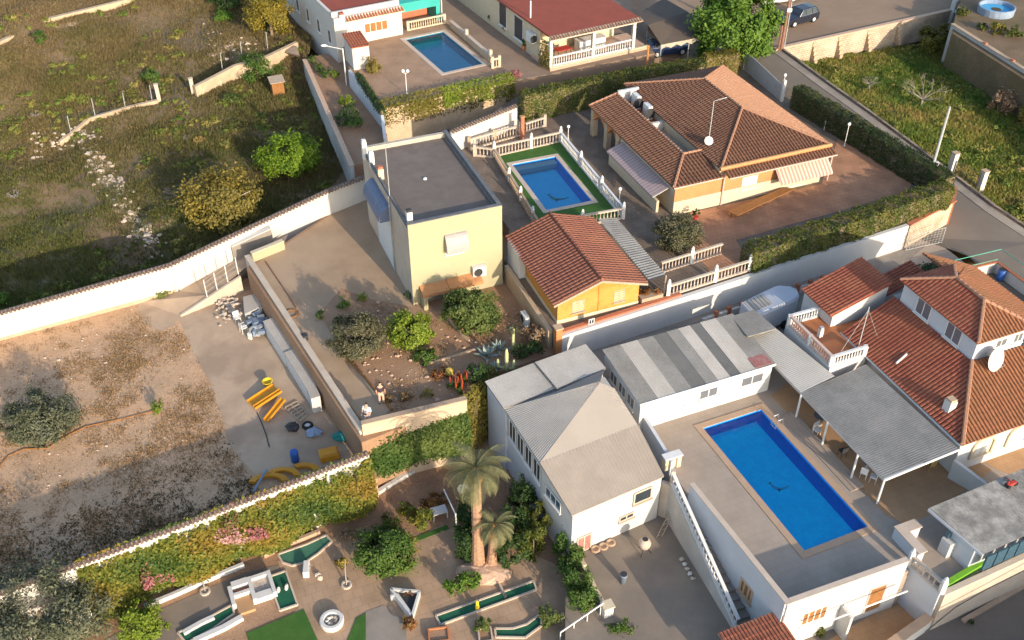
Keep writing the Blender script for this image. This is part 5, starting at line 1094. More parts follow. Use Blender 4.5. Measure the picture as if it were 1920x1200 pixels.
m=MB(); m.box(fH,-1.4,.6,9.003,13.8,3.3,3.78); m.make('roof_terrace',MAT['orange_floor'],t)
m=MB(); m.box(fH,-1.42,.5,13.83,14.05,3.3,4.9); m.box(fH,-1.42,.5,8.72,8.99,3.3,4.25); m.make('terrace_wall',MAT['white_wall'],t)
for v in (9.05,11.1,13.6): m=MB(); m.box(fH,-3.75,-3.3,v,v+.5,ZL,3.85); m.make('porch_pillar',MAT['stone_tan'],t)
for v in (9.55,11.6):     # arched lintels of the porch
    m=MB(); n=8; w=1.55 if v<10 else 2.0
    for i in range(n):
        x0,x1=v+w*i/n,v+w*(i+1)/n; y0=ZL+1.5+.7*math.sin(math.pi*(i)/n); y1=ZL+1.5+.7*math.sin(math.pi*(i+1)/n)
        m.hexa([fH.p(-3.7,x0,y0),fH.p(-3.4,x0,y0),fH.p(-3.4,x1,y1),fH.p(-3.7,x1,y1)],[fH.p(-3.7,x0,3.84),fH.p(-3.4,x0,3.84),fH.p(-3.4,x1,3.84),fH.p(-3.7,x1,3.84)])
    m.make('porch_arch',MAT['brick_orange'],t)
m=MB(); m.box(fH,-1.3,.05,9.0,13.8,ZL,3.29); m.make('porch_back_wall',MAT['cream'],t)
fa_,fb_=fH.p(-3.62,.2,0),fH.p(uH,.2,0)
win_px(t,'window',fa_,fb_,1389,356,1421,327,MAT['white_paint'],MAT['white_paint'],2,.07)
win_px(t,'window',fa_,fb_,1473,350,1510,332,MAT['white_paint'],MAT['glass'],2,.07)
for x in (1351,1541): p=onwall(x,370,fa_,fb_); m=MB(); m.tube([Vector((p.x,p.y,ZL))-fH.v*.15,Vector((p.x,p.y,4.0))-fH.v*.15],.06,6); m.make('downpipe',MAT['awning_stripe'],t)
def striped_awning(label,A,B,C,D,mats,n=16,group=None):
    """A,B at the wall, C,D outer edge below B,A"""
    t=thing('awning',label,'awning',A,group); A,B,C,D=map(Vector,(A,B,C,D))
    for i in range(n):
        m=MB(); q=[A.lerp(B,i/n),A.lerp(B,(i+1)/n),D.lerp(C,(i+1)/n),D.lerp(C,i/n)]; m.poly(q); m.poly([D.lerp(C,i/n),D.lerp(C,(i+1)/n),D.lerp(C,(i+1)/n)-Vector((0,0,.16)),D.lerp(C,i/n)-Vector((0,0,.16))]); m.make('stripe',mats[i%2],t)
    for p,q in ((A,D),(B,C)): m=MB(); m.tube([p-Vector((0,0,.05)),q-Vector((0,0,.05))],.025,5); m.make('arm',MAT['white_paint'],t)
    return t
p0=onwall(1453,312,fa_,fb_); p1_=onwall(1550,291,fa_,fb_); z=p0.z
striped_awning('pink and white striped awning on the orange brick bungalow front',Vector((p0.x,p0.y,z)),Vector((p1_.x,p1_.y,z)),Vector((p1_.x,p1_.y,z-.95))-fH.v*1.1,Vector((p0.x,p0.y,z-.95))-fH.v*1.1,(MAT['awning_pink'],MAT['awning_stripe']),30)
striped_awning('dull purple striped awning along the side of the orange brick bungalow',fH.p(-3.6,8.6,3.3),fH.p(-3.6,1.0,3.3),fH.p(-5.0,1.0,2.75),fH.p(-5.0,8.6,2.75),(MAT['awning_purple'],MAT['awning_dull']),44)
m=MB(); m.box(fH,-4.6,-4.4,1.0,8.9,ZL,ZL+1.0); t=thing('side_wall','long cream low wall under the purple striped awning','wall',fH.p(-4.5,5,ZL)); m.make('wall_body',MAT['cream'],t)
for k,(v,lb) in enumerate(((12.2,'white air conditioner farther back on the orange roof terrace'),(10.2,'white air conditioner nearer the front of the orange roof terrace'))): ac_unit(lb,Frame(fH.p(-.55,v,0),22.3),0,0,3.79,.4,.95,1.15)
t=thing('satellite_dish','small white satellite dish on the brown roof beside its mast','dish',W(1328,270,4.9)); b=W(1328,272,4.8); m=MB(); n=14; ax=Vector((.1,-.8,.6)).normalized(); x=ax.cross(Vector((0,0,1))).normalized(); y=x.cross(ax); c0=b+Vector((0,0,.35)); m.v.append(tuple(c0-ax*.06))
for k in range(n): q=2*math.pi*k/n; m.v.append(tuple(c0+(x*math.cos(q)+y*math.sin(q))*.34+ax*.03)); m.f.append((0,1+k,1+(k+1)%n))
m.make('reflector',MAT['white_plastic'],t); m=MB(); m.tube([b-Vector((0,0,.3)),c0],.03,5); m.make('bracket',MAT['grey_metal'],t)
t=thing('antenna','tall thin antenna mast with bent top on the brown hipped roof','antenna',W(1328,262,5.)); b=W(1329,262,5.0); m=MB(); q=b+Vector((0,0,3.2)); m.tube([b-Vector((0,0,.4)),q,q+fH.u*1.1+Vector((0,0,.1))],.035,6); m.make('mast',MAT['pole_metal'],t)
# long wooden board bench on the pink paving
q=[W(1363.5,395,ZL+.4),W(1381,405,ZL+.4),W(1492,353,ZL+.4),W(1467,352,ZL+.4)]; t=thing('plank_ramp','long brown wooden board leaning beside the orange brick bungalow','board',Vector((q[0].x,q[0].y,ZL))); m=MB(); slab_poly(m,q,.06); m.make('board',MAT['wood_brown'],t)
for p in (q[0].lerp(q[1],.5),q[2].lerp(q[3],.5),(q[0]+q[2])/2): m=MB(); m.tube([Vector((p.x,p.y,ZL)),p-Vector((0,0,.062))],.05,6); m.make('leg',MAT['wood_brown'],t)
t=thing('potted_plant','round dark potted bush against the cream plinth of the bungalow','plant',W(1304,412,ZL)); b=W(1304,412,ZL); m=MB(); m.lathe(b,[(.16,0),(.22,.3)],10); m.make('pot',MAT['red_paint'],t); p,o,ti=crown_pts(b+Vector((0,0,.6)),(.32,.32,.35),500,14,3); leaf_mesh('foliage',p,.1,MAT['leaf_dark'],t,o,tint=ti)
# ================================================================ small pool, lawn and balustrades of the upper plot
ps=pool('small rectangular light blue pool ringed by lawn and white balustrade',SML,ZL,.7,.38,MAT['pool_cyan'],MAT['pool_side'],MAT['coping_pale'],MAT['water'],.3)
fr,u0,u1,v0,v1=SML; motif(ps,fr,.1,-1.3,ZL-.68,(MAT['mosaic'],MAT['pool_dark']),.9)
m=MB(); m.box(fr,u0+.05,u1-.05,v1-.75,v1-.05,ZL-.6,ZL-.2); m.make('entry_step',MAT['white_wall'],ps)
BLc,BRc,FRc,FLc=W(927,294,ZL),W(1051,266,ZL),W(1168,410,ZL),W(1013,438,ZL)
m=MB(); ring_prism(m,[BLc,BRc,FRc,FLc],rect_pts(*grow(SML,.3)),ZL-.1,ZL+.03); structure(m.make('pool_lawn',MAT['lawn']))
W_=MAT['coping_pale']; V_=MAT['white_paint']
balustrade('cream balustrade along the back of the small pool lawn',BLc,BRc,ZL,.9,W_,V_,.28,(0,.55,1))
balustrade('white balustrade along the right of the small pool lawn',BRc,FRc,ZL,.9,V_,V_,.28,(.35,.68,1))
balustrade('white balustrade along the front of the small pool lawn by the chalet roof',FLc,FRc,ZL,.9,W_,V_,.28,(.5,))
balustrade('pale balustrade along the left of the small pool lawn',BLc,FLc,ZL,.75,MAT['concrete'],V_,.28,(.35,.6,.85))
balustrade('cream balustrade behind the small pool below the white tiled wall',W(880,281,ZL),W(976,254,ZL),ZL,.95,W_,MAT['concrete'],.28,(0,.5,1),finial=False)
balustrade('short cream balustrade joining the pool lawn to the yellow house side',W(890,292,ZL),W(924,296,ZL),ZL,.8,W_,W_,.28,(0,),finial=False)
balustrade('striped shadowed balustrade beside the gold hedge steps',W(985,248,ZL),W(1022,236,ZL),ZL,.8,W_,W_,.28,(1,),finial=False)
balustrade('cream balustrade on the front terrace left of the clipped hedge',W(1238,512,ZL),W(1352,476,ZL),ZL,.85,W_,V_,.27,(0.5,))
balustrade('cream balustrade on top of the boundary wall in front of the terrace',W(1252,556,ZL+.06),W(1404,508,ZL+.06),ZL+.08,.85,W_,V_,.27,(0,.57,1))
t=thing('tiled_wall','white wall with sloping red tile coping behind the small pool','wall',W(850,290,ZL)); a,b=W(845,247,3.2),W(968,197,3.4); m=MB(); m.wall(a,b,.25,ZL-1,3.15,3.35); m.make('wall_body',MAT['old_white_wall'],t); d=(b-a).normalized(); L=(b-a).length; k=int(L/.28)
src=None
for i in range(k):
    p=a.lerp(b,(i+.5)/k)
    if src is None: m=MB(); n_=Vector((-d.y,d.x,0)); m.tube([p-n_*.28-Vector((0,0,.06)),p+Vector((0,0,.06)),p+n_*.28-Vector((0,0,.06))],.1,6); src=m.make('coping_tile',MAT['tile_coping'],t); o0=p
    else: share(src,'coping_tile',t,origin_of(t)+(p-o0))
t=thing('brick_post','slim red brick post between the white tiled wall and the hedge','post',W(979,262,ZL)); f=Frame(W(979,262,ZL),22.5); m=MB(); m.box(f,-.14,.14,-.14,.14,ZL,ZL+2.1); m.make('post_body',MAT['brick_red'],t); m=MB(); m.box(f,-.18,.18,-.18,.18,ZL+2.103,ZL+2.18); m.make('cap',MAT['terracotta_trim'],t)
lm=(MAT['white_paint'],MAT['lamp_globe'])
globe_lamp('white globe lamp at the back right corner of the small pool',W(1065,262,ZL),1.1,lm)
globe_lamp('white globe lamp at the front right corner of the small pool',W(1161,378,ZL),1.0,lm)
globe_lamp('white globe lamp standing against the dark right hand hedge',W(1583,274,ZL),1.9,lm)
globe_lamp('white globe lamp beside the grey sheet gate',W(1464,188,ZL),2.3,lm,arms=1)
globe_lamp('short white lamp stub near the right edge of the brown roof',W(1545,243,ZL),.7,lm,r=.07)
# hedges of the upper plot
hedge('hedge','tall clipped hedge with gold face along the back of the bungalow plot',[W(978,176,3.75),W(1190,133,3.75),W(1320,112,3.75)],1.1,ZL,2.5,MAT['leaf_hedge'],MAT['bark'],170,.17,2)
hedge('hedge','short mustard coloured hedge block below the big green tree',[W(1322,103,3.7),W(1384,96,3.7)],1.0,ZL,2.4,MAT['leaf_hedge_gold'],MAT['bark'],190,.15,3)
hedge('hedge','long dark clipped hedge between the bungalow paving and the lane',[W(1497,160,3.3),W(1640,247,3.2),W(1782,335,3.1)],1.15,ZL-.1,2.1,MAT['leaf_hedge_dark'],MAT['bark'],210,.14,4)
hedge('hedge','bushy sunlit hedge on the boundary wall in front of the bungalow',[W(1404,468,2.9),W(1600,407,2.9),W(1778,346,2.9)],1.35,ZL-.05,1.75,MAT['leaf_hedge'],MAT['bark'],230,.15,6,bump=.28)
t=thing('stone_wall','short tan stone wall under the street end of the bushy hedge','wall',W(1745,420,-.5)); m=MB(); m.wall(W(1704,421,1.33),W(1786,377,1.33),.3,-1.2,1.3); m.make('wall_body',MAT['stone_wall'],t); m=MB(); m.wall(W(1704,421,1.33),W(1790,375,1.33),.4,1.303,1.38); m.make('brick_cap',MAT['brick_red'],t)
m=MB(); m.wall(W(1786,379,1.33),W(1792,350,1.33),.35,-.8,1.34); m.make('corner_pier',MAT['brick_red'],t)
# ================================================================ cars
def car(label,loc,heading,paint,name='parked_car',L=4.3,Wd=1.8,H=1.6,group='parked cars'):
    """estate car; heading = direction of the nose"""
    loc=Vector(loc); t=thing(name,label,'car',loc,group); f=Frame(loc,math.degrees(heading)); hw=Wd/2
    # x along the car, (half width low, z low, half width belt, z belt, half width roof, z roof)
    S=[(.5,.78,.32,.80,.62,.74,.66),(.47,.88,.25,.9,.78,.82,.82),(.30,.95,.22,.97,.88,.88,.95),(.20,.97,.22,.99,.94,.90,1.0),(.06,.98,.22,1.0,.97,.78,1.0*H*.97),(-.2,.98,.22,1.0,.98,.77,H),(-.38,.97,.22,.99,.99,.74,H*.97),(-.47,.93,.25,.95,.97,.7,H*.80),(-.5,.85,.34,.88,.75,.72,.9)]
    m=MB()
    for x,a,z0,b,z1,c,z2 in S:
        X=x*L
        for s,z in ((-a,z0),(-b,z1),(-c,z2-.06),(-c*.85,z2),(c*.85,z2),(c,z2-.06),(b,z1),(a,z0)): m.v.append(tuple(f.p(X,s*hw,loc.z+z)))
    n=8
    for i in range(len(S)-1):
        for k in range(n-1): q=i*n+k; m.f.append((q,q+1,q+1+n,q+n))
    m.f.append(tuple(range(n-1,-1,-1))); e=(len(S)-1)*n; m.f.append(tuple(e+k for k in range(n)))
    m.make('body',paint,t,smooth=False,bevel=.04)
    def side(sg,x0,x1,x2,x3,z0,z1):
        g=MB(); y0=.985*hw*sg; y1=.80*hw*sg; g.poly([f.p(x0,y0+.012*sg,loc.z+z0),f.p(x1,y0+.012*sg,loc.z+z0),f.p(x2,y1+.03*sg,loc.z+z1),f.p(x3,y1+.03*sg,loc.z+z1)]); g.make('side_window',MAT['glass'],t)
    for sg in (-1,1):
        side(sg,.16*L,.0,-.01*L,.07*L,1.03,H-.12); side(sg,-.02*L,-.22*L,-.2*L,-.03*L,1.03,H-.1); side(sg,-.24*L,-.38*L,-.34*L,-.22*L,1.03,H-.12)
        g=MB(); g.tube([f.p(.17*L,.99*hw*sg,loc.z+1.0),f.p(.06*L,.83*hw*sg,loc.z+H-.06),f.p(-.33*L,.81*hw*sg,loc.z+H-.05),f.p(-.40*L,.97*hw*sg,loc.z+1.02),f.p(.17*L,1.0*hw*sg,loc.z+1.0)],.018,4); g.make('window_trim',MAT['chrome'],t)
        for x in (.31*L,-.31*L):
            c=f.p(x,hw*.9*sg,loc.z+.33); w=MB(); w.tube([c-f.v*.11,c+f.v*.11],.33,14); o=w.make('wheel',MAT['rubber'],t); w=MB(); w.tube([c+f.v*sg*.1,c+f.v*sg*.125],.2,12); w.make('rim',MAT['car_silver'],o)
        g=MB(); g.box(f,.43*L,.49*L,.55*hw*sg-.12,.55*hw*sg+.12,loc.z+.62,loc.z+.76); g.make('headlight',MAT['chrome'],t)
    g=MB(); g.poly([f.p(.185*L,-.84*hw,loc.z+1.03),f.p(.185*L,.84*hw,loc.z+1.03),f.p(.075*L,.66*hw,loc.z+H-.06),f.p(.075*L,-.66*hw,loc.z+H-.06)]); g.make('windscreen',MAT['glass'],t)
    return t
a,b=W(1486,52,1.38),W(1527,41,1.38); h=math.atan2(a.y-b.y,a.x-b.x); n=Vector((-(a-b).y,(a-b).x,0)).normalized(); n=n if n.y>0 else -n
car('black car with chrome window trim parked beside the utility pole',(a+b)/2+n*.85,h,MAT['car_dark'])
car('dark blue car half hidden under the brown canopy',W(1250,104,1.38)+Vector((0,.6,0)),rad(15),MAT['car_blue'],H=1.45)
car('silver van mostly hidden behind the black car and the tree',W(1462,12,1.38)+Vector((0,1.5,0)),rad(200),MAT['car_silver'],name='parked_van',L=4.8,H=1.95)
# ================================================================ house with the terrace pool (top left)
fP=Frame(W(752,10,ZN+2.9),28.5); uL=fP.l(612,22,ZN+2.9)[0]
t=thing('pool_house','white house with red flat roof and tile fringe behind the top pool','house',fP.p(uL,0,ZN))
m=MB(); m.box(fP,uL,0,0,16,-.5,ZN+2.8); m.make('wall',MAT['old_white_wall'],t)
m=MB(); m.box(fP,uL+.3,-.3,.8,15.7,ZN+2.8,ZN+2.95); m.make('roof',MAT['red_roof'],t)
m=MB(); m.box(fP,uL,0,.5,.79,ZN+2.803,ZN+3.25); m.box(fP,uL,uL+.29,.8,16,ZN+2.803,ZN+3.1); m.make('parapet',MAT['old_white_wall'],t)
q=[fP.p(uL+1.1,-.45,ZN+2.5),fP.p(.15,-.45,ZN+2.5),fP.p(.15,.1,ZN+2.75),fP.p(uL+1.1,.1,ZN+2.75)]; m=MB(); slab_poly(m,q,.06); o=m.make('fringe_deck',MAT['cream'],t); m=MB(); tile_face(m,q,.3,.6); stuff(m.make('fringe_tiles',MAT['tile_red'],o))
a,b=fP.p(uL,0,0),fP.p(0,0,0); win_px(t,'wooden_door',a,b,684,63,726,36,MAT['white_paint'],MAT['wood_brown'],4,.06,sill=False)
for k in range(4): opening(t,'window',fP.p(uL,2.2+k*3.1,ZN-.6+.4),-fP.v,-fP.u,.9,1.4,MAT['white_plastic'],MAT['glass_grey'],1,.08)
fS=Frame(W(664,132,ZN),24); uS=fS.l(697,129,ZN)[0]; t=thing('garden_shed','small white shed with red tile lean to roof beside the top pool','shed',fS.p(0,0,ZN)); m=MB(); m.box(fS,0,uS,0,2.6,ZN,ZN+2.15); m.make('wall',MAT['old_white_wall'],t)
q=[fS.p(-.1,-.15,ZN+2.2),fS.p(uS+.1,-.15,ZN+2.2),fS.p(uS+.1,2.7,ZN+2.5),fS.p(-.1,2.7,ZN+2.5)]; m=MB(); slab_poly(m,q,.07); o=m.make('roof_deck',MAT['tile_red'],t); m=MB(); tile_face(m,q,.25,.5,.07); stuff(m.make('roof_tiles',MAT['tile_red'],o))
chimney('little white chimney head on the wall left of the shed',W(641,36,ZN+2.6),.5,.5,MAT['old_white_wall'],'tile_red')
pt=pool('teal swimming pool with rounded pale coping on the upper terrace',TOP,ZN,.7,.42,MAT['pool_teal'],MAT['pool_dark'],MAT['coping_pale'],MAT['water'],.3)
# teal tarpaulin shelter and its cream picket railing
f=Frame(W(752,62,ZN),28.5); uT=f.l(838,46,ZN)[0]; t=thing('tarpaulin_shelter','turquoise tarpaulin screen shelter behind the top pool','shelter',f.p(0,0,ZN))
m=MB(); m.box(f,.05,.5,1.2,1.26,ZN,ZN+2.4); m.box(f,.503,uT,1.2,1.26,ZN+1.5,ZN+2.4); m.box(f,uT-.45,uT,1.263,6,ZN,ZN+2.4); m.make('tarp_wall',MAT['tarp_teal'],t)
m=MB(); m.poly([f.p(0,1.1,ZN+2.45),f.p(uT+.1,1.1,ZN+2.45),f.p(uT+.1,6,ZN+2.7),f.p(0,6,ZN+2.7)]); m.make('tarp_roof',MAT['tarp_teal'],t); m=MB(); m.box(f,.6,uT-.6,3.2,3.3,ZN,ZN+2.3); m.make('inner_wall',MAT['brick_red'],t)
m=MB(); m.tube([f.p(uT+.05,1.0,ZN),f.p(uT+.05,1.0,ZN+2.6)],.05,6); m.make('post',MAT['white_paint'],t)
balustrade('cream picket balustrade between the teal pool and the turquoise shelter',f.p(.9,.25,0),f.p(uT,.25,0),ZN,.85,MAT['cream'],MAT['cream'],.24,(0,1),finial=False,post_h=.1)
a,b=W(845,38,ZN+.7),W(922,104,ZN+.7); t=thing('low_stone_wall','low tan stone wall with white cap right of the teal pool','wall',(a.x,a.y,ZN)); m=MB(); m.wall(a,b,.28,ZN,ZN+.62); m.make('wall_body',MAT['stone_tan'],t); m=MB(); m.wall(a,b,.36,ZN+.623,ZN+.7); m.make('cap',MAT['coping_pale'],t)
for k in (.4,.97): p=a.lerp(b,k); m=MB(); m.box(Frame(p,28),-.14,.14,-.14,.14,ZN,ZN+1.15); m.make('post',MAT['cream'],t)
balustrade('tiny cream gate railing at the corner of the teal pool',W(924,128,ZN),W(937,125,ZN),ZN,.85,MAT['cream'],MAT['cream'],.22,(0,1),finial=False)
globe_lamp('white twin globe lamp on the teal pool terrace',W(763,178,ZN),2.1,lm,arms=2,r=.15)
b=W(650,160,1.1); t=thing('street_lamp','white street lamp with long arm beside the grey side path','lamp',b); m=MB(); m.tube([b,b+Vector((0,0,3.6))],.06,6); m.make('pole',MAT['white_plastic'],t); m=MB(); q=b+Vector((0,0,3.5)); m.tube([q,q+Vector((-1.5,.2,.25))],.035,5); m.make('arm',MAT['white_plastic'],t); m=MB(); m.blob(q+Vector((-1.7,.2,.28)),(.3,.14,.1),1,8,5,0); m.make('lamp_head',MAT['lamp_globe'],t)
bush('shrub','golden shrub in front of the small white shed','shrub',W(699,138,ZN),(.75,.7,.75),900,.2,MAT['leaf_yellow'],MAT['bark'],4)
bush('shrub','small dark shrub in the planter by the wooden door','shrub',W(668,58,ZN),(.5,.5,.5),400,.17,MAT['leaf_green'],MAT['bark'],9)
# retaining wall in front of the pool terrace, overgrown
a,b=W(714,207,ZN),W(963,154,ZN); t=thing('vine_wall','weathered stone wall under the teal pool terrace, hung with creepers','wall',(a.x,a.y,0)); m=MB(); m.wall(a,b,.35,-.5,ZN+.15); m.make('wall_body',MAT['stone_tan'],t)
d=(b-a); L=d.length; d.normalize(); nn=Vector((d.y,-d.x,0)); nn=nn if nn.y<0 else -nn
def creeper(name,label,a,b,z0,z1,nrm,n,leaf,mat,seed,bulge=.35,top=.5,group=None,dens=None,loc=None,cat='creeper'):
    """climbing plants hanging over a wall: leaves in drifts on its face and top"""
    g=np.random.default_rng(seed); a_=np.array(a[:2]); b_=np.array(b[:2]); L=np.linalg.norm(b_-a_)
    s=g.uniform(0,1,n*3); q=g.beta(1.6,1.0,n*3); den=.5+.5*np.sin(s*L*.55+seed)*np.cos(s*L*.23+q*3+seed*2) if dens is None else dens(s,q)
    k=g.uniform(0,1,n*3)<np.clip(den+.1,0,1)
    s,q=s[k][:n],q[k][:n]; m_=len(s)
    bl=bulge*(.6+.4*np.sin(s*L*1.3+seed))*np.sin(np.clip(q,0,1)*math.pi*.85+.35)
    off=np.abs(g.normal(0,.12,m_))+bl; tp=g.uniform(0,1,m_)<.18; off[tp]=-g.uniform(0,top,tp.sum())
    z=z0+(z1-z0)*q+g.normal(0,.06,m_); z[tp]=z1+np.abs(g.normal(0,.12,tp.sum()))+.05
    P=np.column_stack([a_[0]+(b_-a_)[0]*s+nrm.x*off,a_[1]+(b_-a_)[1]*s+nrm.y*off,z]); O=np.tile([nrm.x*.7,nrm.y*.7,.7],(m_,1))
    ti=np.clip(.5+.3*np.sin(P[:,0]*1.1+seed)+.25*np.sin(P[:,1]*1.7+P[:,2]*2)+g.normal(0,.2,m_),0,1)
    t=thing(name,label,cat,loc or (a[0],a[1],z0),group); leaf_mesh('foliage',P,leaf,mat,t,O,tint=ti,seed=seed)
    st=MB()
    for i in range(10): f=(i+.5)/10; p=Vector((a[0]+(b[0]-a[0])*f,a[1]+(b[1]-a[1])*f,z0))+nrm*.2; st.tube([p,p+Vector((.2*math.sin(i),.1,(z1-z0)*.5)),p+Vector((.3*math.cos(i),.1,z1-z0))],[.04,.03,.015],5)
    st.make('stems',MAT['bark'],t); return t
creeper('creeper','lime and mustard creeper spilling over the teal pool terrace wall',a,b,.9,ZN+.4,nn,5200,.2,MAT['leaf_hedge_gold'],3,.3,.9)
creeper('creeper','lighter green creeper on the right half of the teal pool terrace wall',a.lerp(b,.45),b,1.4,ZN+.5,nn,2600,.2,MAT['leaf_lime'],8,.35,.7)
bush('shrub','red flowered bush at the corner of the teal pool terrace','shrub',W(967,150,ZN),(.55,.5,.55),420,.16,MAT['leaf_pink'],MAT['bark'],6)
# side path walls
a,b=W(571,112,1.5),W(660,312,1.5); t=thing('grey_wall','tall grey rendered wall between the shaded field and the side path','wall',(a.x,a.y,-1)); m=MB(); m.wall(a,b,.3,-2.5,1.5); m.make('wall_body',MAT['grey_white'],t); m=MB(); m.wall(a,b,.42,1.503,1.58); m.make('coping',MAT['stone_pink'],t)
a,b=W(655,131,ZN+.1),W(716,208,ZN+.1); t=thing('side_wall','whitewashed wall between the side path and the teal pool terrace','wall',(a.x,a.y,0)); m=MB(); m.wall(a,b,.25,.5,ZN+.1); m.make('wall_body',MAT['blue_white'],t); m=MB(); m.wall(b,W(722,258,1.8),.25,.0,ZN+.1,1.8); m.make('wall_body',MAT['blue_white'],t)
hedge('hedge','narrow dark hedge strip on the left edge of the teal pool terrace',[W(672,138,ZN+.5),W(716,205,ZN+.5)],.5,ZN,.5,MAT['leaf_dark'],MAT['bark'],260,.13,12)
for k,(x,y,r,mt) in enumerate(((586,118,.5,'leaf_citrus'),(598,132,.55,'leaf_green'),(612,146,.6,'leaf_green'),(628,145,.5,'leaf_lime'),(650,198,.8,'leaf_lime'),(655,225,1.0,'leaf_dark'),(668,240,.9,'leaf_green'),(648,235,.9,'leaf_dark'))):
    bush('shrub',['pale succulent clump nearest the top of the side path planter','green shrub second from the top of the side path planter','green shrub in the middle of the side path planter','lime shrub next to the street lamp foot','pale lime shrub half way down the side path','dark shrub filling the lower side path','mid green shrub beside the whitewashed wall foot','dark shrub against the lower end of the grey wall'][k],'shrub',W(x,y,1.2),(r,r,r*.8),int(700*r),.17,MAT[mt],MAT['bark'],20+k)
# ================================================================ house with red flat roof and porch (top centre)
p0,p1_=W(1031,126,ZN+.3),W(1185,91,ZN+.3); yw=math.degrees(math.atan2((p1_-p0).y,(p1_-p0).x)); fQ=Frame(p0,yw); uQ=(p1_-p0).length; zt=ZN+3.3
t=thing('porch_house','cream house with red flat roof and white posted porch at the top','house',fQ.p(0,0,ZN))
m=MB(); m.box(fQ,-.1,uQ+1.6,-.25,3.4,ZN-.2,ZN+.3); m.make('porch_base',MAT['stone_pink'],t); m=MB(); m.box(fQ,-.15,uQ+1.65,-.3,-.05,ZN+.303,ZN+.38); m.make('porch_sill',MAT['cream'],t)
m=MB(); m.box(fQ,.05,uQ+.1,3.4,22,ZN,zt-.1); m.make('wall',MAT['cream'],t); m=MB(); m.box(fQ,.05,.3,2.0,3.39,ZN+.303,zt-.1); m.make('side_wall',MAT['cream'],t)
m=MB(); m.box(fQ,-.25,uQ+.35,-.3,22,zt-.08,zt+.1); m.make('roof',MAT['red_roof'],t)
m=MB(); q=[fQ.p(-.35,-.75,zt-.12),fQ.p(uQ+.5,-.75,zt-.12),fQ.p(uQ+.5,-.28,zt+.08),fQ.p(-.35,-.28,zt+.08)]; slab_poly(m,q,.06); o=m.make('fringe_deck',MAT['stone_pink'],t); m=MB(); tile_face(m,q,.3,.5); stuff(m.make('fringe_tiles',MAT['tile_coping'],o))
m=MB(); m.box(fQ,-.1,uQ+.2,-.2,.1,zt-.5,zt-.09); m.make('beam',MAT['white_wall'],t)
for u in (0,uQ*.505,uQ): m=MB(); m.box(fQ,u-.15,u+.15,-.2,.1,ZN+.38,zt-.503); m.make('post',MAT['white_wall'],t)
balustrade('grey and white porch railing on the porch of the red roofed house',fQ.p(.25,-.05,0),fQ.p(uQ-.2,-.05,0),ZN+.38,.85,MAT['white_plastic'],MAT['white_plastic'],.26,(),finial=False)
la,lb=fQ.p(.05,22,0),fQ.p(.05,2.0,0); win_px(t,'window',la,lb,936,44,950,12,MAT['white_paint'],MAT['glass'],1,.07); win_px(t,'window',la,lb,964,68,981,38,MAT['white_paint'],MAT['glass'],1,.07)
ac_unit('cream air conditioner on the side of the porch house',Frame(fQ.p(-.45,2.6,0),yw),0,0,ZN+1.6,.45,1.2,.9)
f=fQ; b=fQ.p(uQ*.62,1.6,0); t=thing('cabinet','long white chest freezer on the shaded porch','cabinet',fQ.p(uQ*.5,1.5,ZN+.3)); m=MB(); m.box(fQ,uQ*.44,uQ*.76,1.3,2.3,ZN+.3,ZN+1.35); m.make('box',MAT['white_plastic'],t,bevel=.03); m=MB(); m.box(fQ,uQ*.435,uQ*.765,1.28,2.32,ZN+1.353,ZN+1.42); m.make('lid',MAT['white_paint'],t)
b=fQ.p(uQ*.25,1.6,ZN+.3); t=thing('table','dark red table on the shaded porch','table',b); m=MB(); m.box(fQ,uQ*.17,uQ*.34,1.2,2.1,ZN+1.0,ZN+1.06); m.make('top',MAT['red_paint'],t)
for du in (.18,.33):
    for v in (1.25,2.05): m=MB(); m.tube([fQ.p(uQ*du,v,ZN+.3),fQ.p(uQ*du,v,ZN+1.0)],.03,5); m.make('leg',MAT['dark'],t)
creeper('creeper','yellow green climber on the left corner post of the porch',fQ.p(-.3,1.2,0),fQ.p(.1,-.2,0),ZN,ZN+2.3,-fQ.u,900,.18,MAT['leaf_hedge_gold'],5,.25,.2)
for k,(x,y) in enumerate(((922,44),(950,65),(984,95))):
    b=W(x,y,ZN); t=thing('flower_pot',['terracotta pot farthest up the path beside the porch house','terracotta pot with plant half way along the porch house path','terracotta pot with green plant nearest the porch corner'][k],'pot',b,'pots along the porch house'); m=MB(); m.lathe(b,[(.2,0),(.32,.5),(.35,.55)],10); m.make('pot',MAT['terracotta_pot'],t); p,o,ti=crown_pts(b+Vector((0,0,.8)),(.4,.4,.35),260,10,k); leaf_mesh('foliage',p,.16,MAT['leaf_green'],t,o,tint=ti)
m=MB(); m.tube([fQ.p(.4,.3,zt),fQ.p(.4,.3,zt+2.0)],.06,6); t=thing('flue','thin white flue pipe on the red flat roof edge','flue',fQ.p(-.1,4.3,zt)); m=MB(); m.tube([fQ.p(.3,4.3,zt),fQ.p(.3,4.3,zt+1.7)],.07,6); m.make('pipe',MAT['white_paint'],t)
b=W(1213,120,ZN); t=thing('timber_post','orange timber post at the corner of the clipped hedge','post',b); m=MB(); m.tube([b-Vector((0,0,1.2)),b+Vector((0,0,1.7))],.1,6); m.make('post_body',MAT['pole_orange'],t); m=MB(); m.lathe(b+Vector((0,0,1.7)),[(.12,0),(.05,.12)],6); m.make('cap',MAT['pole_orange'],t)
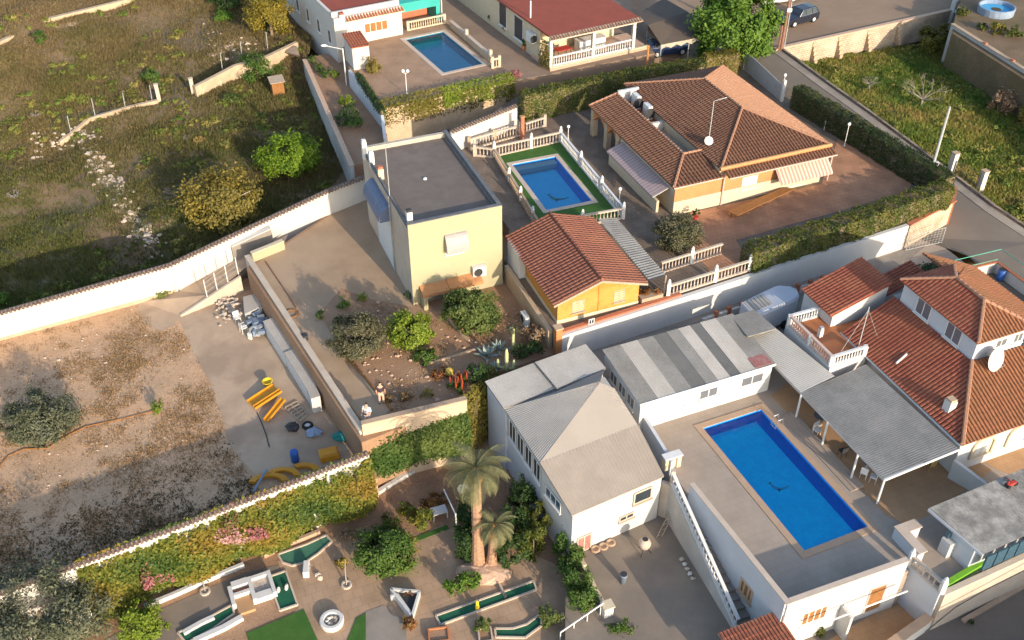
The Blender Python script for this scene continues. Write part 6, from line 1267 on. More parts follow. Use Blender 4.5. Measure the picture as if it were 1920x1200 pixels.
# canopy
A,B=W(1240,84,3.6),W(1335,66,3.6); t=thing('canopy','wide dark brown fabric canopy over the parked blue car','canopy',(A.x,A.y,1.38)); d=(B-A).normalized(); nb=Vector((-d.y,d.x,0)); C,D=B+nb*9+Vector((0,0,.5)),W(1190,28,4.2)
ridge0,ridge1=A.lerp(D,.5)+Vector((0,0,.45)),B.lerp(C,.5)+Vector((0,0,.45))
m=MB(); m.poly([A,B,ridge1,ridge0]); m.poly([ridge0,ridge1,C,D]); m.poly([A,ridge0,W(1214,58,3.6)]); m.make('fabric',MAT['canopy_dark'],t)
for k in range(5):
    m=MB(); p,q=A.lerp(B,k/5),A.lerp(B,(k+1)/5); mid=(p+q)/2; m.add([p,q,q-Vector((0,0,.5)),mid-Vector((0,0,.24)),p-Vector((0,0,.5))],[(0,1,2,3,4)]); m.make('valance',MAT['canopy_edge'],t)
for p in (A,A.lerp(B,.55),W(1214,58,3.6)): m=MB(); m.tube([Vector((p.x,p.y,1.38)),p],.05,6); m.make('pole',MAT['pole_metal'],t)
tree('broadleaf_tree','big dense bright green tree rising above the sheet gate','tree',W(1384,112,1.38),W(1379,42,4.9),(3.8,3.5,3.7),32000,.34,MAT['leaf_bright'],MAT['bark'],.22,95,21,8,spread=.22,low=-.98,shell=(.6,1.0))
# sheet gate
a,b=W(1394,130,1.3),W(1464,190,1.3); t=thing('sheet_gate','grey sheet metal gate of tall panels beside the lane','gate',a); k=8
for i in range(k):
    p,q=a.lerp(b,i/k),a.lerp(b,(i+.96)/k); m=MB(); m.wall(p,q,.05,1.2,1.3+1.75-.25*(i/k)**2*1.2,1.3+1.75-.25*((i+1)/k)**2*1.2); m.make('panel',MAT['gate_grey'],t)
m=MB(); m.tube([a+Vector((0,0,1.78)),b+Vector((0,0,1.45))],.035,5); m.make('top_rail',MAT['grey_metal'],t)
f=Frame(a,22); m=MB(); m.box(f,-.15,.15,-.1,.25,1.2,3.15); m.make('gate_post',MAT['stone_pink'],t); m=MB(); f=Frame(b,22); m.box(f,-.05,.2,-.1,.15,1.2,3.3); m.make('gate_post',MAT['white_paint'],t)
# poles along the lane
b=W(1464,96,1.3); t=thing('utility_pole','brown wooden utility pole at the corner of the stone wall','pole',b); m=MB(); m.tube([b,b+Vector((0,0,8.5))],[.15,.11],8); m.make('pole_shaft',MAT['pole_wood'],t); m=MB(); m.tube([b+Vector((.28,0,0)),b+Vector((.22,0,6.5))],.045,6); m.make('conduit',MAT['pole_metal'],t); m=MB(); m.tube([b+Vector((-.25,0,0)),b+Vector((-.25,.05,2.6))],.1,6); m.make('stub',MAT['pole_wood'],t); m=MB(); m.box(Frame(b,0),-.1,.35,-.2,-.05,b.z+4.0,b.z+4.35); m.make('junction_box',MAT['white_plastic'],t)
b=W(1739,345,ZL); t=thing('utility_pole','tall slim grey metal pole standing in the hedge corner','pole',b); m=MB(); m.tube([b,b+Vector((0,0,6.6))],[.13,.09],8); m.make('pole_shaft',MAT['pole_metal'],t); m=MB(); m.box(Frame(b+Vector((.1,-.1,0)),0),0,.25,-.1,.1,ZL+1.6,ZL+2.0); m.make('meter_box',MAT['white_plastic'],t)
for k,(x,y,h) in enumerate(((1782,322,1.75),(1838,351,1.5))):
    b=W(x,y,-.5-.15*k); t=thing('gate_pillar',['white pillar of the field gate nearer the metal pole','white pillar of the field gate farther down the lane'][k],'pillar',b,'field gate pillars'); m=MB(); m.box(Frame(b,22),-.22,.22,-.22,.22,b.z-.6,b.z+h); m.make('pillar_body',MAT['old_white_wall'],t); m=MB(); m.box(Frame(b,22),-.26,.26,-.26,.26,b.z+h+.003,b.z+h+.07); m.make('cap',MAT['concrete'],t)
mesh_gate('rusty wire field gate between the two white pillars',W(1787,325,-.5),W(1832,350,-.6),-.55,1.2,MAT['wire'],'field_gate')
# stone wall with buttresses below the upper road
a,b=W(1453,93,1.45),W(1782,20,1.45); d=(b-a).normalized(); n=Vector((d.y,-d.x,0)); t=thing('stone_wall','long tan rubble wall with toothed buttresses below the upper road','wall',(a.x,a.y,0)); m=MB(); m.wall(a,b,.35,-1.2,1.5); m.make('wall_body',MAT['stone_wall'],t); m=MB(); m.wall(a,b,.45,1.503,1.6); m.make('brick_cap',MAT['stone_pink'],t)
for x,y in ((1524,76),(1573,66),(1628,54),(1685,42)):
    p=W(x,y,1.45); s=(p-a).dot(d); q=a+d*s; m=MB()
    for k in range(5): z1=1.4-k*.42; m.hexa([q-d*.18+Vector((0,0,z1-.42-q.z)),q+d*.18+Vector((0,0,z1-.42-q.z)),q+d*.18+n*(.25+.16*k)+Vector((0,0,z1-.42-q.z)),q-d*.18+n*(.25+.16*k)+Vector((0,0,z1-.42-q.z))][::1],[q-d*.18+Vector((0,0,z1-q.z)),q+d*.18+Vector((0,0,z1-q.z)),q+d*.18+n*(.25+.16*k)+Vector((0,0,z1-q.z)),q-d*.18+n*(.25+.16*k)+Vector((0,0,z1-q.z))])
    m.make('buttress',MAT['stone_tan'],t)
a,b=W(1786,45,3.3),W(1945,145,3.3); t=thing('concrete_wall','grey concrete wall with small red posts at the upper right','wall',(a.x,a.y,0)); m=MB(); m.wall(a,b,.3,-1.5,3.3); m.make('wall_body',MAT['grey_render'],t)
for f_ in (.4,.72): p=a.lerp(b,f_); m=MB(); m.box(Frame(p,22),-.12,.12,-.25,.12,2.6,3.5); m.make('post',MAT['brick_red'],t)
m=MB(); m.wall(a,b,.4,3.303,3.38); m.make('coping',MAT['concrete'],t)
b=W(1788,22,1.4); t=thing('gate_pillar','broken white pillar at the end of the rubble wall','pillar',b); m=MB(); m.box(Frame(b,22),-.3,.3,-.3,.3,-.5,b.z+1.7); m.make('pillar_body',MAT['old_white_wall'],t); m=MB(); m.blob(b+Vector((.5,-.5,.2)),(.6,.4,.35),3); m.make('fallen_block',MAT['stone_white'],t)
b=W(1866,24,3.0); t=thing('round_pool','pale blue round above ground pool at the upper right','pool',b); m=MB(); m.lathe(b,[(1.75,0),(1.8,.7),(1.72,.74),(1.62,.7),(1.6,.15)],22); m.make('pool_wall',MAT['blue_sheet'],t); m=MB(); m.lathe(b+Vector((0,0,.35)),[(1.58,0),(1.58,.01)],22); m.make('water',MAT['pool_mid'],t); m=MB(); m.lathe(b+Vector((0,0,.365)),[(.5,0),(.5,.02)],9); m.make('debris',MAT['leaf_brown'],t)
# plants of the right hand plot
bush('shrub','feathery golden green shrub in front of the broken white pillar','shrub',W(1745,95,-.3),(1.7,1.2,1.5),1600,.3,MAT['leaf_hedge_gold'],MAT['bark'],31)
for k,(x,y,r) in enumerate(((1805,30,.8),(1900,70,.9),(1840,55,.6))): bush('shrub',['scrubby bush behind the head of the concrete wall','scrubby bush right of the round pool','small scrub on the rough ground below the round pool'][k],'shrub',W(x,y,3.0),(r,r,r*.6),int(600*r),.22,MAT['leaf_hedge'],MAT['bark'],36+k)
bush('shrub','loose yellow green shrub before the round pool','shrub',W(1868,62,3.0),(1.0,.8,.7),500,.25,MAT['leaf_hedge_gold'],MAT['bark'],32)
bush('shrub','pale cream leaved shrub near the right edge of the overgrown plot','shrub',W(1872,212,-.5),(1.35,1.2,1.2),1500,.26,MAT['leaf_dry'],MAT['bark_pale'],33)
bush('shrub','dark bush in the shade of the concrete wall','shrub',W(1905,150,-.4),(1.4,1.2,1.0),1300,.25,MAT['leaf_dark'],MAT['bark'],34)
bush('shrub','second pale shrub cut by the right edge of the photo','shrub',W(1918,235,-.6),(1.,1.,1.0),900,.25,MAT['leaf_yellow'],MAT['bark_pale'],35)
def bare_tree(label,base,h,spread,seed,mat,n=9,name='bare_tree',cat='tree'):
    t=thing(name,label,cat,base); rd=random.Random(seed); m=MB(); b=Vector(base); m.tube([b-Vector((0,0,.2)),b+Vector((0,0,h*.25))],[.09,.07],6)
    def br(p,d,l,r,k):
        e=p+d*l; m.tube([p,(p+e)/2+Vector((rd.uniform(-.08,.08)*l,rd.uniform(-.08,.08)*l,.05*l)),e],[r,r*.75,r*.45],4)
        if k>0:
            for _ in range(3): dd=(d+Vector((rd.uniform(-.8,.8),rd.uniform(-.8,.8),rd.uniform(-.2,.5)))).normalized(); br(e,dd,l*.62,r*.5,k-1)
    for i in range(n): a=6.28*i/n+rd.uniform(-.3,.3); br(b+Vector((0,0,h*.22)),Vector((math.cos(a)*spread,math.sin(a)*spread,rd.uniform(.35,.8))).normalized(),h*.5,.04,2)
    m.make('branches',mat,t); return t
bare_tree('leafless grey tree with spreading branches in the overgrown plot',W(1727,198,-.3),2.6,1.0,5,MAT['bark_pale'])
bare_tree('heap of pale dry twigs in the overgrown plot near the stone wall',W(1630,162,.1),1.0,1.4,6,MAT['brush_grey'],8,'twig_heap','twigs')
# ================================================================ long white walls with tile coping
def vnoise(x,y,sc,seed=0):
    g=np.random.default_rng(seed); T=g.uniform(0,1,(64,64)); u=np.asarray(x)*sc+1000; v=np.asarray(y)*sc+1000
    i=np.floor(u).astype(int); j=np.floor(v).astype(int); fu=u-i; fv=v-j; fu=fu*fu*(3-2*fu); fv=fv*fv*(3-2*fv)
    a=T[i%64,j%64];b=T[(i+1)%64,j%64];c=T[i%64,(j+1)%64];d=T[(i+1)%64,(j+1)%64]
    return a*(1-fu)*(1-fv)+b*fu*(1-fv)+c*(1-fu)*fv+d*fu*fv
def coped_wall(label,pts,tops,zb,mat,th=.26,step=.3,tr=.11,tw=.3,name='coped_wall'):
    t=thing(name,label,'wall',(pts[0][0],pts[0][1],zb)); src={}; m=MB()
    for i in range(len(pts)-1):
        a,b=Vector((pts[i][0],pts[i][1],tops[i])),Vector((pts[i+1][0],pts[i+1][1],tops[i+1])); m=MB(); m.wall(a,b,th,zb,tops[i]-.02,tops[i+1]-.02); m.make('wall_body',mat,t); m=MB(); m.wall(a,b,tw*1.7,tops[i]-.017,tops[i]+.035,tops[i+1]+.035,tops[i+1]-.017); m.make('coping_bed',MAT['tile_coping'],t)
        d=b-a; L=d.length; k=int(L/step); dn=Vector((-d.y,d.x,0)).normalized(); ang=math.atan2(d.y,d.x); s0=None
        for j in range(k):
            p=a.lerp(b,(j+.5)/k)
            if s0 is None:
                m=MB(); m.tube([p-dn*tw-Vector((0,0,.05)),p+Vector((0,0,.07)),p+dn*tw-Vector((0,0,.05))],tr,6); s0=m.make('coping_tile',MAT['tile_coping'],t); o0=p
            else: o=share(s0,'coping_tile',t,origin_of(t)+(p-o0)); o.rotation_euler=(0,0,0)
    return t
LW=[W(-170,682,ZD),W(330,548,ZD),W(617,401,0)]
coped_wall('long bright white wall with tile coping between the field and the dirt lot',LW,[-.55,-.05,2.0],-5,MAT['old_white_wall'],.3,.27,.085,.26)
t=thing('wall_base','tan stained footing along the foot of the long bright white wall','footing',LW[0]); m=MB(); d=(LW[1]-LW[0]).normalized(); n=Vector((d.y,-d.x,0))*.16; m.wall(LW[0]+n,LW[1]+n,.06,ZD-.1,ZD+.16,ZD+.34); m.make('footing_body',MAT['stone_tan'],t)
coped_wall('grey shaded end of the tile coped wall behind the yellow house',[W(617,401,0),W(694,370,0)],[2.0,2.0],-2,MAT['old_white_wall'],.3,.27,.085,.26)
GW=[W(-160,1172,0),W(330,988,0),W(690,850,0)]
coped_wall('white tile coped wall under the creepers at the edge of the dirt lot',GW,[0,0,.05],-5,MAT['old_white_wall'],.3,.24,.075,.22)
# retaining wall of the yard
YA,YB,YC=W(463,479,.25),W(679,807,.3),W(874,746,.9)
t=thing('yard_retaining_wall','long grey retaining wall between the yard and the lower dirt lot','wall',(YA.x,YA.y,ZD)); m=MB(); m.wall(YA,YB,.32,ZD-.2,.22); m.make('wall_body',MAT['grey_white'],t); m=MB(); m.wall(YA,YB,.4,.223,.3); m.make('coping',MAT['beige_render'],t)
t=thing('block_wall','pale peach block wall at the front of the yard above the creepers','wall',(YB.x,YB.y,ZG)); m=MB(); m.wall(YB,YC,.3,ZG,.85); m.make('wall_body',MAT['block_wall'],t); m=MB(); m.wall(YB,YC,.36,.853,.92); m.make('coping',MAT['concrete'],t)
f=Frame(W(472,490,0),23); t=thing('yellow_low_wall','short pale yellow wall at the head of the ramp','wall',f.p(0,0,0)); m=MB(); m.wall(W(474,490,.0),W(533,466,0),.3,-.9,.7); m.make('wall_body',MAT['yellow_wall'],t); m=MB(); m.wall(W(474,490,.0),W(533,466,0),.36,.703,.76); m.make('coping',MAT['cream'],t)
t=thing('concrete_trough','grey concrete trough wall beside the white wall on the ramp','trough',W(440,480,-.9)); a,b=W(437,481,-.9),W(510,445,-.1); m=MB(); m.wall(a,b,.35,-1.6,.05,.75,z0b=-.6); m.make('trough_body',MAT['concrete_grey'],t); m=MB(); m.wall(a,b,.45,.053,.11,.81,z0b=.753); m.make('cap',MAT['white_wall'],t)
# ramp kerb wall and its wire fence
t=thing('ramp_wall','tan kerb wall along the low side of the concrete ramp','wall',W(338,592,ZD)); a,b=W(338,593,ZD),W(456,546,ZD); m=MB(); m.wall(a,b,.2,ZD-.1,ZD+.1,-1.1); m.make('wall_body',MAT['beige_render'],t)
t=thing('wire_fence','thin white posted wire fence along the concrete ramp','fence',a); P=[a.lerp(b,k) for k in (.45,.62,.8,.98)]; zt=[ZD+.1+(1.6*k) for k in (.45,.62,.8,.98)]; T=[]
for p,z in zip(P,zt): m=MB(); q=Vector((p.x,p.y,z)); m.tube([q-Vector((0,0,.1)),q+Vector((0,0,1.4))],.035,5); m.make('post',MAT['white_paint'],t); T.append(q)
m=MB()
for zz in (.3,.7,1.1,1.38): m.tube([q+Vector((0,0,zz)) for q in T],.012,3)
stuff(m.make('wires',MAT['pole_metal'],t))
t=thing('wire_fence','wire fence posts against the white wall above the ramp','fence',W(380,500,-1.8)); T=[]
for x,y,z in ((378,502,-1.9),(397,490,-1.7),(416,478,-1.45),(437,470,-1.2)): q=W(x,y,z)+Vector((.4,-.7,0)); m=MB(); m.tube([q,q+Vector((0,0,1.5))],.03,5); m.make('post',MAT['pole_metal'],t); T.append(q)
m=MB()
for zz in (.5,1.0,1.45): m.tube([q+Vector((0,0,zz)) for q in T],.01,3)
stuff(m.make('wires',MAT['pole_metal'],t))
# ================================================================ clutter of the dirt lot
ZS=ZD+.012
def cabinet(label,pts,zt,z0,mat,group='cabinets'):
    P=[W(*p,zt) for p in pts]; t=thing('cabinet',label,'cabinet',Vector((P[0].x,P[0].y,z0)),group); m=MB(); m.prism(P,z0,zt-.06); m.make('body',mat,t); c=sum(P,Vector())/len(P); m=MB(); m.prism([c+(p-c)*1.04 for p in P],zt-.057,zt); m.make('top',MAT['fibro_light'],t); return t
cabinet('long pale cabinet nearest the ramp along the grey retaining wall',[(494,603),(519,594),(555,653),(532,662)],-1.3,ZS,MAT['white_plastic'])
cabinet('long pale cabinet in the middle along the grey retaining wall',[(534,662),(556,653),(592,722),(575,728)],-1.2,ZS,MAT['white_plastic'])
t=cabinet('low grey metal tank by the rubble at the ramp foot',[(456,557),(479,551),(491,573),(459,588)],-1.9,ZS,MAT['grey_metal'],None)
cabinet('short white cabinet end nearest the pallet',[(576,730),(593,725),(600,742),(583,747)],-1.2,ZS,MAT['white_wall'])
def stack_chair(label,px,py,rot):
    b=W(px,py,ZS); t=thing('plastic_chair',label,'chair',b,'plastic chairs'); f=Frame(b,rot); z=ZS
    m=MB(); m.box(f,-.22,.22,-.22,.22,z+.4,z+.44); m.make('seat',MAT['white_plastic'],t); m=MB(); m.box(f,-.22,.22,.19,.22,z+.443,z+.85); m.make('backrest',MAT['white_plastic'],t)
    for x in (-.19,.19):
        for y in (-.19,.19): m=MB(); m.tube([f.p(x*1.1,y*1.1,z),f.p(x,y,z+.4)],.025,5); m.make('leg',MAT['white_plastic'],t)
        m=MB(); m.beam(f.p(x*1.1,-.2,z+.62),f.p(x*1.1,.2,z+.64),.04,.03); m.make('armrest',MAT['white_plastic'],t)
stack_chair('white plastic chair beside the rubble heap',446,604,30); stack_chair('white plastic chair lower down by the rubble heap',458,622,130)
t=thing('rubble_heap','heap of brown and grey rubble below the ramp kerb wall','rubble',W(432,580,ZS)); m=MB(); rd=random.Random(4)
for k in range(110): s=rd.uniform(.05,.14); p=W(430+rd.gauss(0,9),580+rd.gauss(0,11),ZS); m.blob(p+Vector((0,0,s*.6+rd.uniform(0,.18))),(s*1.3,s,s*.8),k,5,4,.3)
stuff(m.make('stones',MAT['rubble'],t))
t=thing('scrap_heap','dark heap of blue and black scrap against the grey retaining wall','scrap',W(483,610,ZS)); rd=random.Random(6)
for k in range(26):
    p=W(482+rd.gauss(0,8),612+rd.gauss(0,14),ZS); f=Frame(p,rd.uniform(0,180)); s=rd.uniform(.12,.35); m=MB(); m.box(f,-s,s,-s*.5,s*.5,ZS+rd.uniform(0,.3),ZS+rd.uniform(.32,.6)); m.make('scrap_piece',MAT[rd.choice(['blue_sheet','dark','grey_metal','bin_blue','white_plastic'])],t)
b=W(503,724,ZS); t=thing('bucket','upright yellow plastic tub on the concrete','tub',b); m=MB(); m.lathe(b,[(.2,0),(.32,.42),(.36,.44),(.36,.48),(.3,.46),(.2,.1)],12); m.make('tub_body',MAT['toy_yellow'],t,smooth=True)
def slide(label,A,B,w,z0,z1,h=.16,group='slide sections'):
    A,B=Vector((A.x,A.y,z0)),Vector((B.x,B.y,z1)); t=thing('slide_section',label,'slide',A,group); d=(B-A).normalized(); x=d.cross(Vector((0,0,1))).normalized(); up=x.cross(d)
    m=MB(); q=[A-x*w/2,A+x*w/2,B+x*w/2,B-x*w/2]; m.hexa(q,[p+up*.05 for p in q]); m.make('chute',MAT['slide_orange'],t)
    for s in (-1,1): m=MB(); q=[A+x*s*w/2,A+x*s*(w/2+.06),B+x*s*(w/2+.06),B+x*s*w/2]; m.hexa(q,[p+up*h for p in q]); m.make('side_wall',MAT['slide_orange'],t)
slide('broad orange slide section lying on the concrete',W(471,762,ZS),W(520,736,ZS),.85,ZS+.1,ZS+.35); slide('narrow orange slide section beside the broad one',W(478,770,ZS),W(529,744,ZS),.2,ZS+.2,ZS+.5); slide('second narrow orange slide section pointing at the pallet',W(499,792,ZS),W(533,758,ZS),.28,ZS+.1,ZS+.4)
t=thing('pallet','weathered wooden pallet lattice lying by the white cabinets','pallet',W(553,770,ZS)); q=[W(534,764,ZS+.1),W(557,752,ZS+.1),W(577,777,ZS+.1),W(562,789,ZS+.1)]
for i in range(6): m=MB(); m.beam(q[0].lerp(q[3],i/5),q[1].lerp(q[2],i/5),.1,.03); m.make('slat',MAT['wood_old'],t)
for i in range(3): m=MB(); m.beam(q[0].lerp(q[1],i/2)-Vector((0,0,.045)),q[3].lerp(q[2],i/2)-Vector((0,0,.045)),.09,.055); m.make('bearer',MAT['wood_old'],t)
b=W(577,800,ZS); t=thing('tyre','black tyre with pale hub lying on the concrete','tyre',b); m=MB()
pr=[(.2,0),(.33,.02),(.36,.1),(.33,.19),(.2,.2),(.19,.1)]; m.lathe(b,pr,14); m.make('tread',MAT['rubber'],t,smooth=True); m=MB(); m.lathe(b+Vector((0,0,.08)),[(.18,0),(.18,.06),(.05,.08)],12); m.make('hub',MAT['car_silver'],t)
b=W(548,806,ZS); t=thing('bin_bag','black rubbish sack slumped beside the tyre','sack',b); m=MB(); m.blob(b+Vector((0,0,.25)),(.42,.34,.3),5,10,7,.22); m.make('sack_body',MAT['dark'],t); m=MB(); m.blob(b+Vector((.2,.1,.5)),(.1,.1,.1),6); m.make('knot',MAT['dark'],t)
b=W(590,813,ZS); t=thing('blue_sheet','crumpled grey blue sheet right of the tyre','sheet',b); m=MB(); m.blob(b+Vector((0,0,.12)),(.5,.4,.16),8,12,6,.3); m.make('sheet_body',MAT['blue_sheet'],t)
for k,(x,y,mt,lb,r) in enumerate(((554,864,'barrel_blue','blue barrel standing among the orange play parts',.24),)): 
    b=W(x,y,ZS); t=thing('barrel',lb,'barrel',b); m=MB(); m.lathe(b,[(r,0),(r*1.06,.25),(r,.4),(r*1.06,.55),(r,.8)],12); m.make('barrel_body',MAT[mt],t,smooth=True); m=MB(); m.lathe(b+Vector((0,0,.803)),[(r*.85,0),(r*.85,.03)],12); m.make('lid',MAT[mt],t)
f=Frame(W(602,870,ZS),18); t=thing('orange_box','big orange plastic play box by the creeper wall','box',f.p(0,0,ZS)); m=MB(); m.box(f,0,1.15,0,.8,ZS,ZS+.5); m.make('box_body',MAT['slide_orange'],t,bevel=.05); m=MB(); m.box(f,.08,1.07,.08,.72,ZS+.503,ZS+.55); m.make('lid',MAT['slide_orange'],t,bevel=.02)
for k,(x,y,r,a0,a1) in enumerate(((505,912,1.0,.3,3.0),(530,900,.9,.2,2.6),(570,890,.8,.1,2.3))):
    b=W(x,y,ZS); t=thing('slide_curve',['curved orange slide piece lying at the foot of the creeper wall, leftmost','curved orange slide piece in the middle behind the creeper wall','curved orange slide piece next to the blue barrel'][k],'slide',b,'curved slide pieces'); m=MB(); n=9
    for i in range(n):
        q0,q1=a0+(a1-a0)*i/n,a0+(a1-a0)*(i+1)/n; f0=lambda a,rr,z:b+Vector((math.cos(a)*rr,math.sin(a)*rr*.7,z))
        m.hexa([f0(q0,r-.2,.1),f0(q0,r+.2,.1),f0(q1,r+.2,.12),f0(q1,r-.2,.12)],[f0(q0,r-.2,.3),f0(q0,r+.2,.3),f0(q1,r+.2,.32),f0(q1,r-.2,.32)])
    m.make('chute',MAT['slide_orange'],t)
b=W(480,900,ZS); t=thing('pipe_bundle','long grey pipe leaning over the orange slide pieces','pipe',b); m=MB(); m.tube([W(475,922,ZS+.3),W(500,880,ZS+.5)],.08,6); m.make('pipe',MAT['blue_sheet'],t)
t=thing('teal_netting','teal plastic netting bundled in the corner by the retaining wall','netting',W(642,822,ZS)); m=MB(); m.blob(W(642,822,ZS)+Vector((0,0,.2)),(.6,.35,.25),3,10,6,.3); m.make('bundle',MAT['teal_plastic'],t)
t=thing('cable','dark cable lying across the concrete slab','cable',W(482,772,ZS)); m=MB(); m.tube([W(482,774,ZS+.03),W(492,796,ZS+.03),W(499,815,ZS+.03),W(505,838,ZS+.03)],.035,5); m.make('cable_run',MAT['dark'],t)
t=thing('rusty_pipe','long rust brown pipe lying on the yard concrete','pipe',W(500,492,.06)); m=MB(); m.tube([W(498,490,.07),W(540,552,.07),W(556,578,.07)],.05,6); m.make('pipe_run',MAT['pole_wood'],t)
t=thing('hose_coil','coil of brown hose on the yard concrete','hose',W(545,590,.05)); m=MB()
for k in range(2): m.tube([W(546,588,.05+.05*k)+Vector((math.cos(a)*(.5-.08*k),math.sin(a)*(.5-.08*k),0)) for a in np.linspace(0,6.28,18)],.03,4)
stuff(m.make('hose',MAT['wood_brown'],t))
t=thing('hose','thin hose snaking across the dirt below the round olive bush','hose',W(20,850,ZD)); m=MB(); m.tube([W(-10,885,ZD+.04),W(15,855,ZD+.04),W(45,842,ZD+.04),W(90,840,ZD+.04),W(120,820,ZD+.04),W(160,800,ZD+.04),W(230,785,ZD+.04),W(290,770,ZD+.04)],.045,5); m.make('hose_run',MAT['wood_brown'],t)
tree('olive_bush','big round olive bush standing alone on the dirt lot','tree',W(74,828,ZD),W(72,784,ZD+1.25),(2.15,2.0,1.4),14000,.19,MAT['leaf_olive'],MAT['bark'],.14,80,41,7,low=-1,shell=(.6,1.0),aspect=.4)
bush('shrub','small lime yellow plant in the middle of the dirt lot','shrub',W(298,776,ZD),(.42,.4,.55),330,.16,MAT['leaf_lime'],MAT['bark'],42)
# ================================================================ field walls and plants
def low_wall(label,pts,h,th,mat,name='field_wall',z=None,down=.8):
    P=[W(x,y,zz) for x,y,zz in pts]; t=thing(name,label,'wall',P[0],None)
    for i in range(len(P)-1): m=MB(); m.wall(P[i],P[i+1],th,P[i].z-h-down,P[i].z,P[i+1].z,P[i+1].z-h-down); m.make('wall_body',mat,t)
    return t
low_wall('higher tan retaining wall right of the two field pillars',[(364,162,.6),(440,122,1.3),(500,105,1.4),(556,78,1.6)],1.7,.4,MAT['stone_tan'])
for k,(x,y,z,h) in enumerate(((299,190,-.6,1.7),(363,177,-.5,1.6))):
    b=W(x,y,z); t=thing('gate_pillar',['slim cream pillar at the end of the broken field wall','slim cream pillar at the start of the higher field wall'][k],'pillar',b,'field pillars'); m=MB(); m.box(Frame(b,20),-.17,.17,-.17,.17,b.z-.4,b.z+h); m.make('pillar_body',MAT['coping_pale'],t); m=MB(); m.box(Frame(b,20),-.2,.2,-.2,.2,b.z+h+.003,b.z+h+.06); m.make('cap',MAT['coping_pale'],t)
t=thing('wire_fence','bent fence posts along the broken field wall','fence',W(175,215,-.5))
for x,y,z in ((130,238,-.8),(175,205,-.3),(233,195,-.2),(283,180,0),(415,120,1.2),(452,98,1.4),(500,80,1.5)): q=W(x,y,z); m=MB(); m.tube([q-Vector((0,0,.6)),q+Vector((.1,0,1.1))],.035,5); m.make('post',MAT['pole_metal'],t)
f=Frame(W(520,168,.0),22); t=thing('small_hut','tiny brown hut in the shade below the tan wall','hut',f.p(0,0,0)); m=MB(); m.box(f,-.5,.6,-.4,.6,-1,.9); m.make('wall',MAT['wood_brown'],t); m=MB(); slab_poly(m,[f.p(-.65,-.6,.95),f.p(.75,-.6,.95),f.p(.75,.75,1.1),f.p(-.65,.75,1.1)],.06); m.make('roof',MAT['wood_old'],t)
t=thing('concrete_slab','leaning grey concrete slab at the upper end of the grey wall','slab',W(548,98,1.)); m=MB(); m.hexa([W(536,100,1.),W(562,108,1.),W(556,90,1.),W(540,88,1.)],[W(536,98,1.3),W(562,104,1.5),W(556,86,1.6),W(540,84,1.4)]); m.make('slab_body',MAT['concrete'],t)
Zf=lambda x,y: float(field_z(x,y)[0])
def FW(px,py):
    z=-1.
    for _ in range(12): p=W(px,py,z); z=Zf(p.x,p.y)
    return W(px,py,z)
def ground_wall(label,pts,h,th,mat):
    P=[FW(*p) for p in pts]; t=thing('field_wall',label,'wall',P[0])
    for i in range(len(P)-1): a,b=P[i],P[i+1]; m=MB(); m.wall(a,b,th,a.z-.6,a.z+h,b.z+h,b.z-.6); m.make('wall_body',mat,t)
ground_wall('low pale stone wall curving across the top left of the field',[(-30,94),(0,84),(50,62),(95,40),(160,24),(250,2)],.4,.5,MAT['stone_tan'])
ground_wall('low broken tan wall left of the two field pillars',[(112,270),(138,252),(168,226),(230,208),(297,192)],.3,.35,MAT['stone_tan'])
tree('fig_tree','wide yellow autumn fig tree beside the long white wall','tree',FW(430,415),FW(430,415)+Vector((-.1,.1,2.2)),(3.3,2.8,2.0),12000,.23,MAT['leaf_yellow'],MAT['bark_pale'],.16,75,51,9,low=-.8,shell=(.45,1.0),spread=.3)
bare_tree('pale leafless twiggy shrub at the left of the yellow fig tree',FW(358,385),2.2,1.1,9,MAT['brush_grey'],9)
tree('citrus_tree','vivid lime green tree half in shade near the grey wall','tree',FW(548,330),FW(548,330)+Vector((0,.2,1.9)),(2.4,2.2,1.9),13000,.23,MAT['leaf_lime2'],MAT['bark'],.15,70,52,7,low=-.95,shell=(.55,1.0))
tree('golden_tree','golden green bushy tree cut by the top edge of the photo','tree',FW(510,70),FW(510,70)+Vector((0,.3,2.3)),(2.7,2.4,2.3),8000,.24,MAT['leaf_mustard'],MAT['bark'],.16,60,53,7,low=-.95)
bush('shrub','large green shrub against the tan field wall','shrub',FW(487,150),(2.0,1.6,1.5),2600,.22,MAT['leaf_green'],MAT['bark'],54)
bush('shrub','dark shrub in shade left of the golden tree','shrub',FW(430,22),(1.9,1.5,1.4),1900,.24,MAT['leaf_dark'],MAT['bark'],55)
bush('shrub','round grey green shrub on the low wall at the top left','shrub',FW(77,80),(.8,.7,.7),800,.18,MAT['leaf_green'],MAT['bark'],56)
bush('shrub','bright green bush at the left edge behind the white wall','shrub',FW(6,572),(.75,.7,.7),800,.17,MAT['leaf_bright'],MAT['bark'],57)
bush('shrub','green weeds under the first field pillar','shrub',FW(285,150),(1.2,.9,.6),900,.2,MAT['leaf_green'],MAT['bark'],58)
bush('shrub','green shrub below the golden tree','shrub',FW(420,40),(1.3,1.1,.7),900,.2,MAT['leaf_bright'],MAT['bark'],59)
bush('shrub','pale green clump near the second field pillar','shrub',FW(440,195),(1.1,.9,.6),800,.2,MAT['leaf_citrus'],MAT['bark'],60)
for k,(x,y,s,mt) in enumerate(((375,268,1.1,'cardoon'),(352,262,.8,'brush_grey'),(28,372,1.3,'brush_grey'),(68,220,1.1,'brush_grey'))): bare_tree(['orange brown brush pile in the middle of the field','grey brush pile beside the orange brown one','grey brush pile at the left edge of the field','scattered dry branches in the upper field'][k],FW(x,y),s*.55,1.6,70+k,MAT[mt],10,'brush_pile','branches')
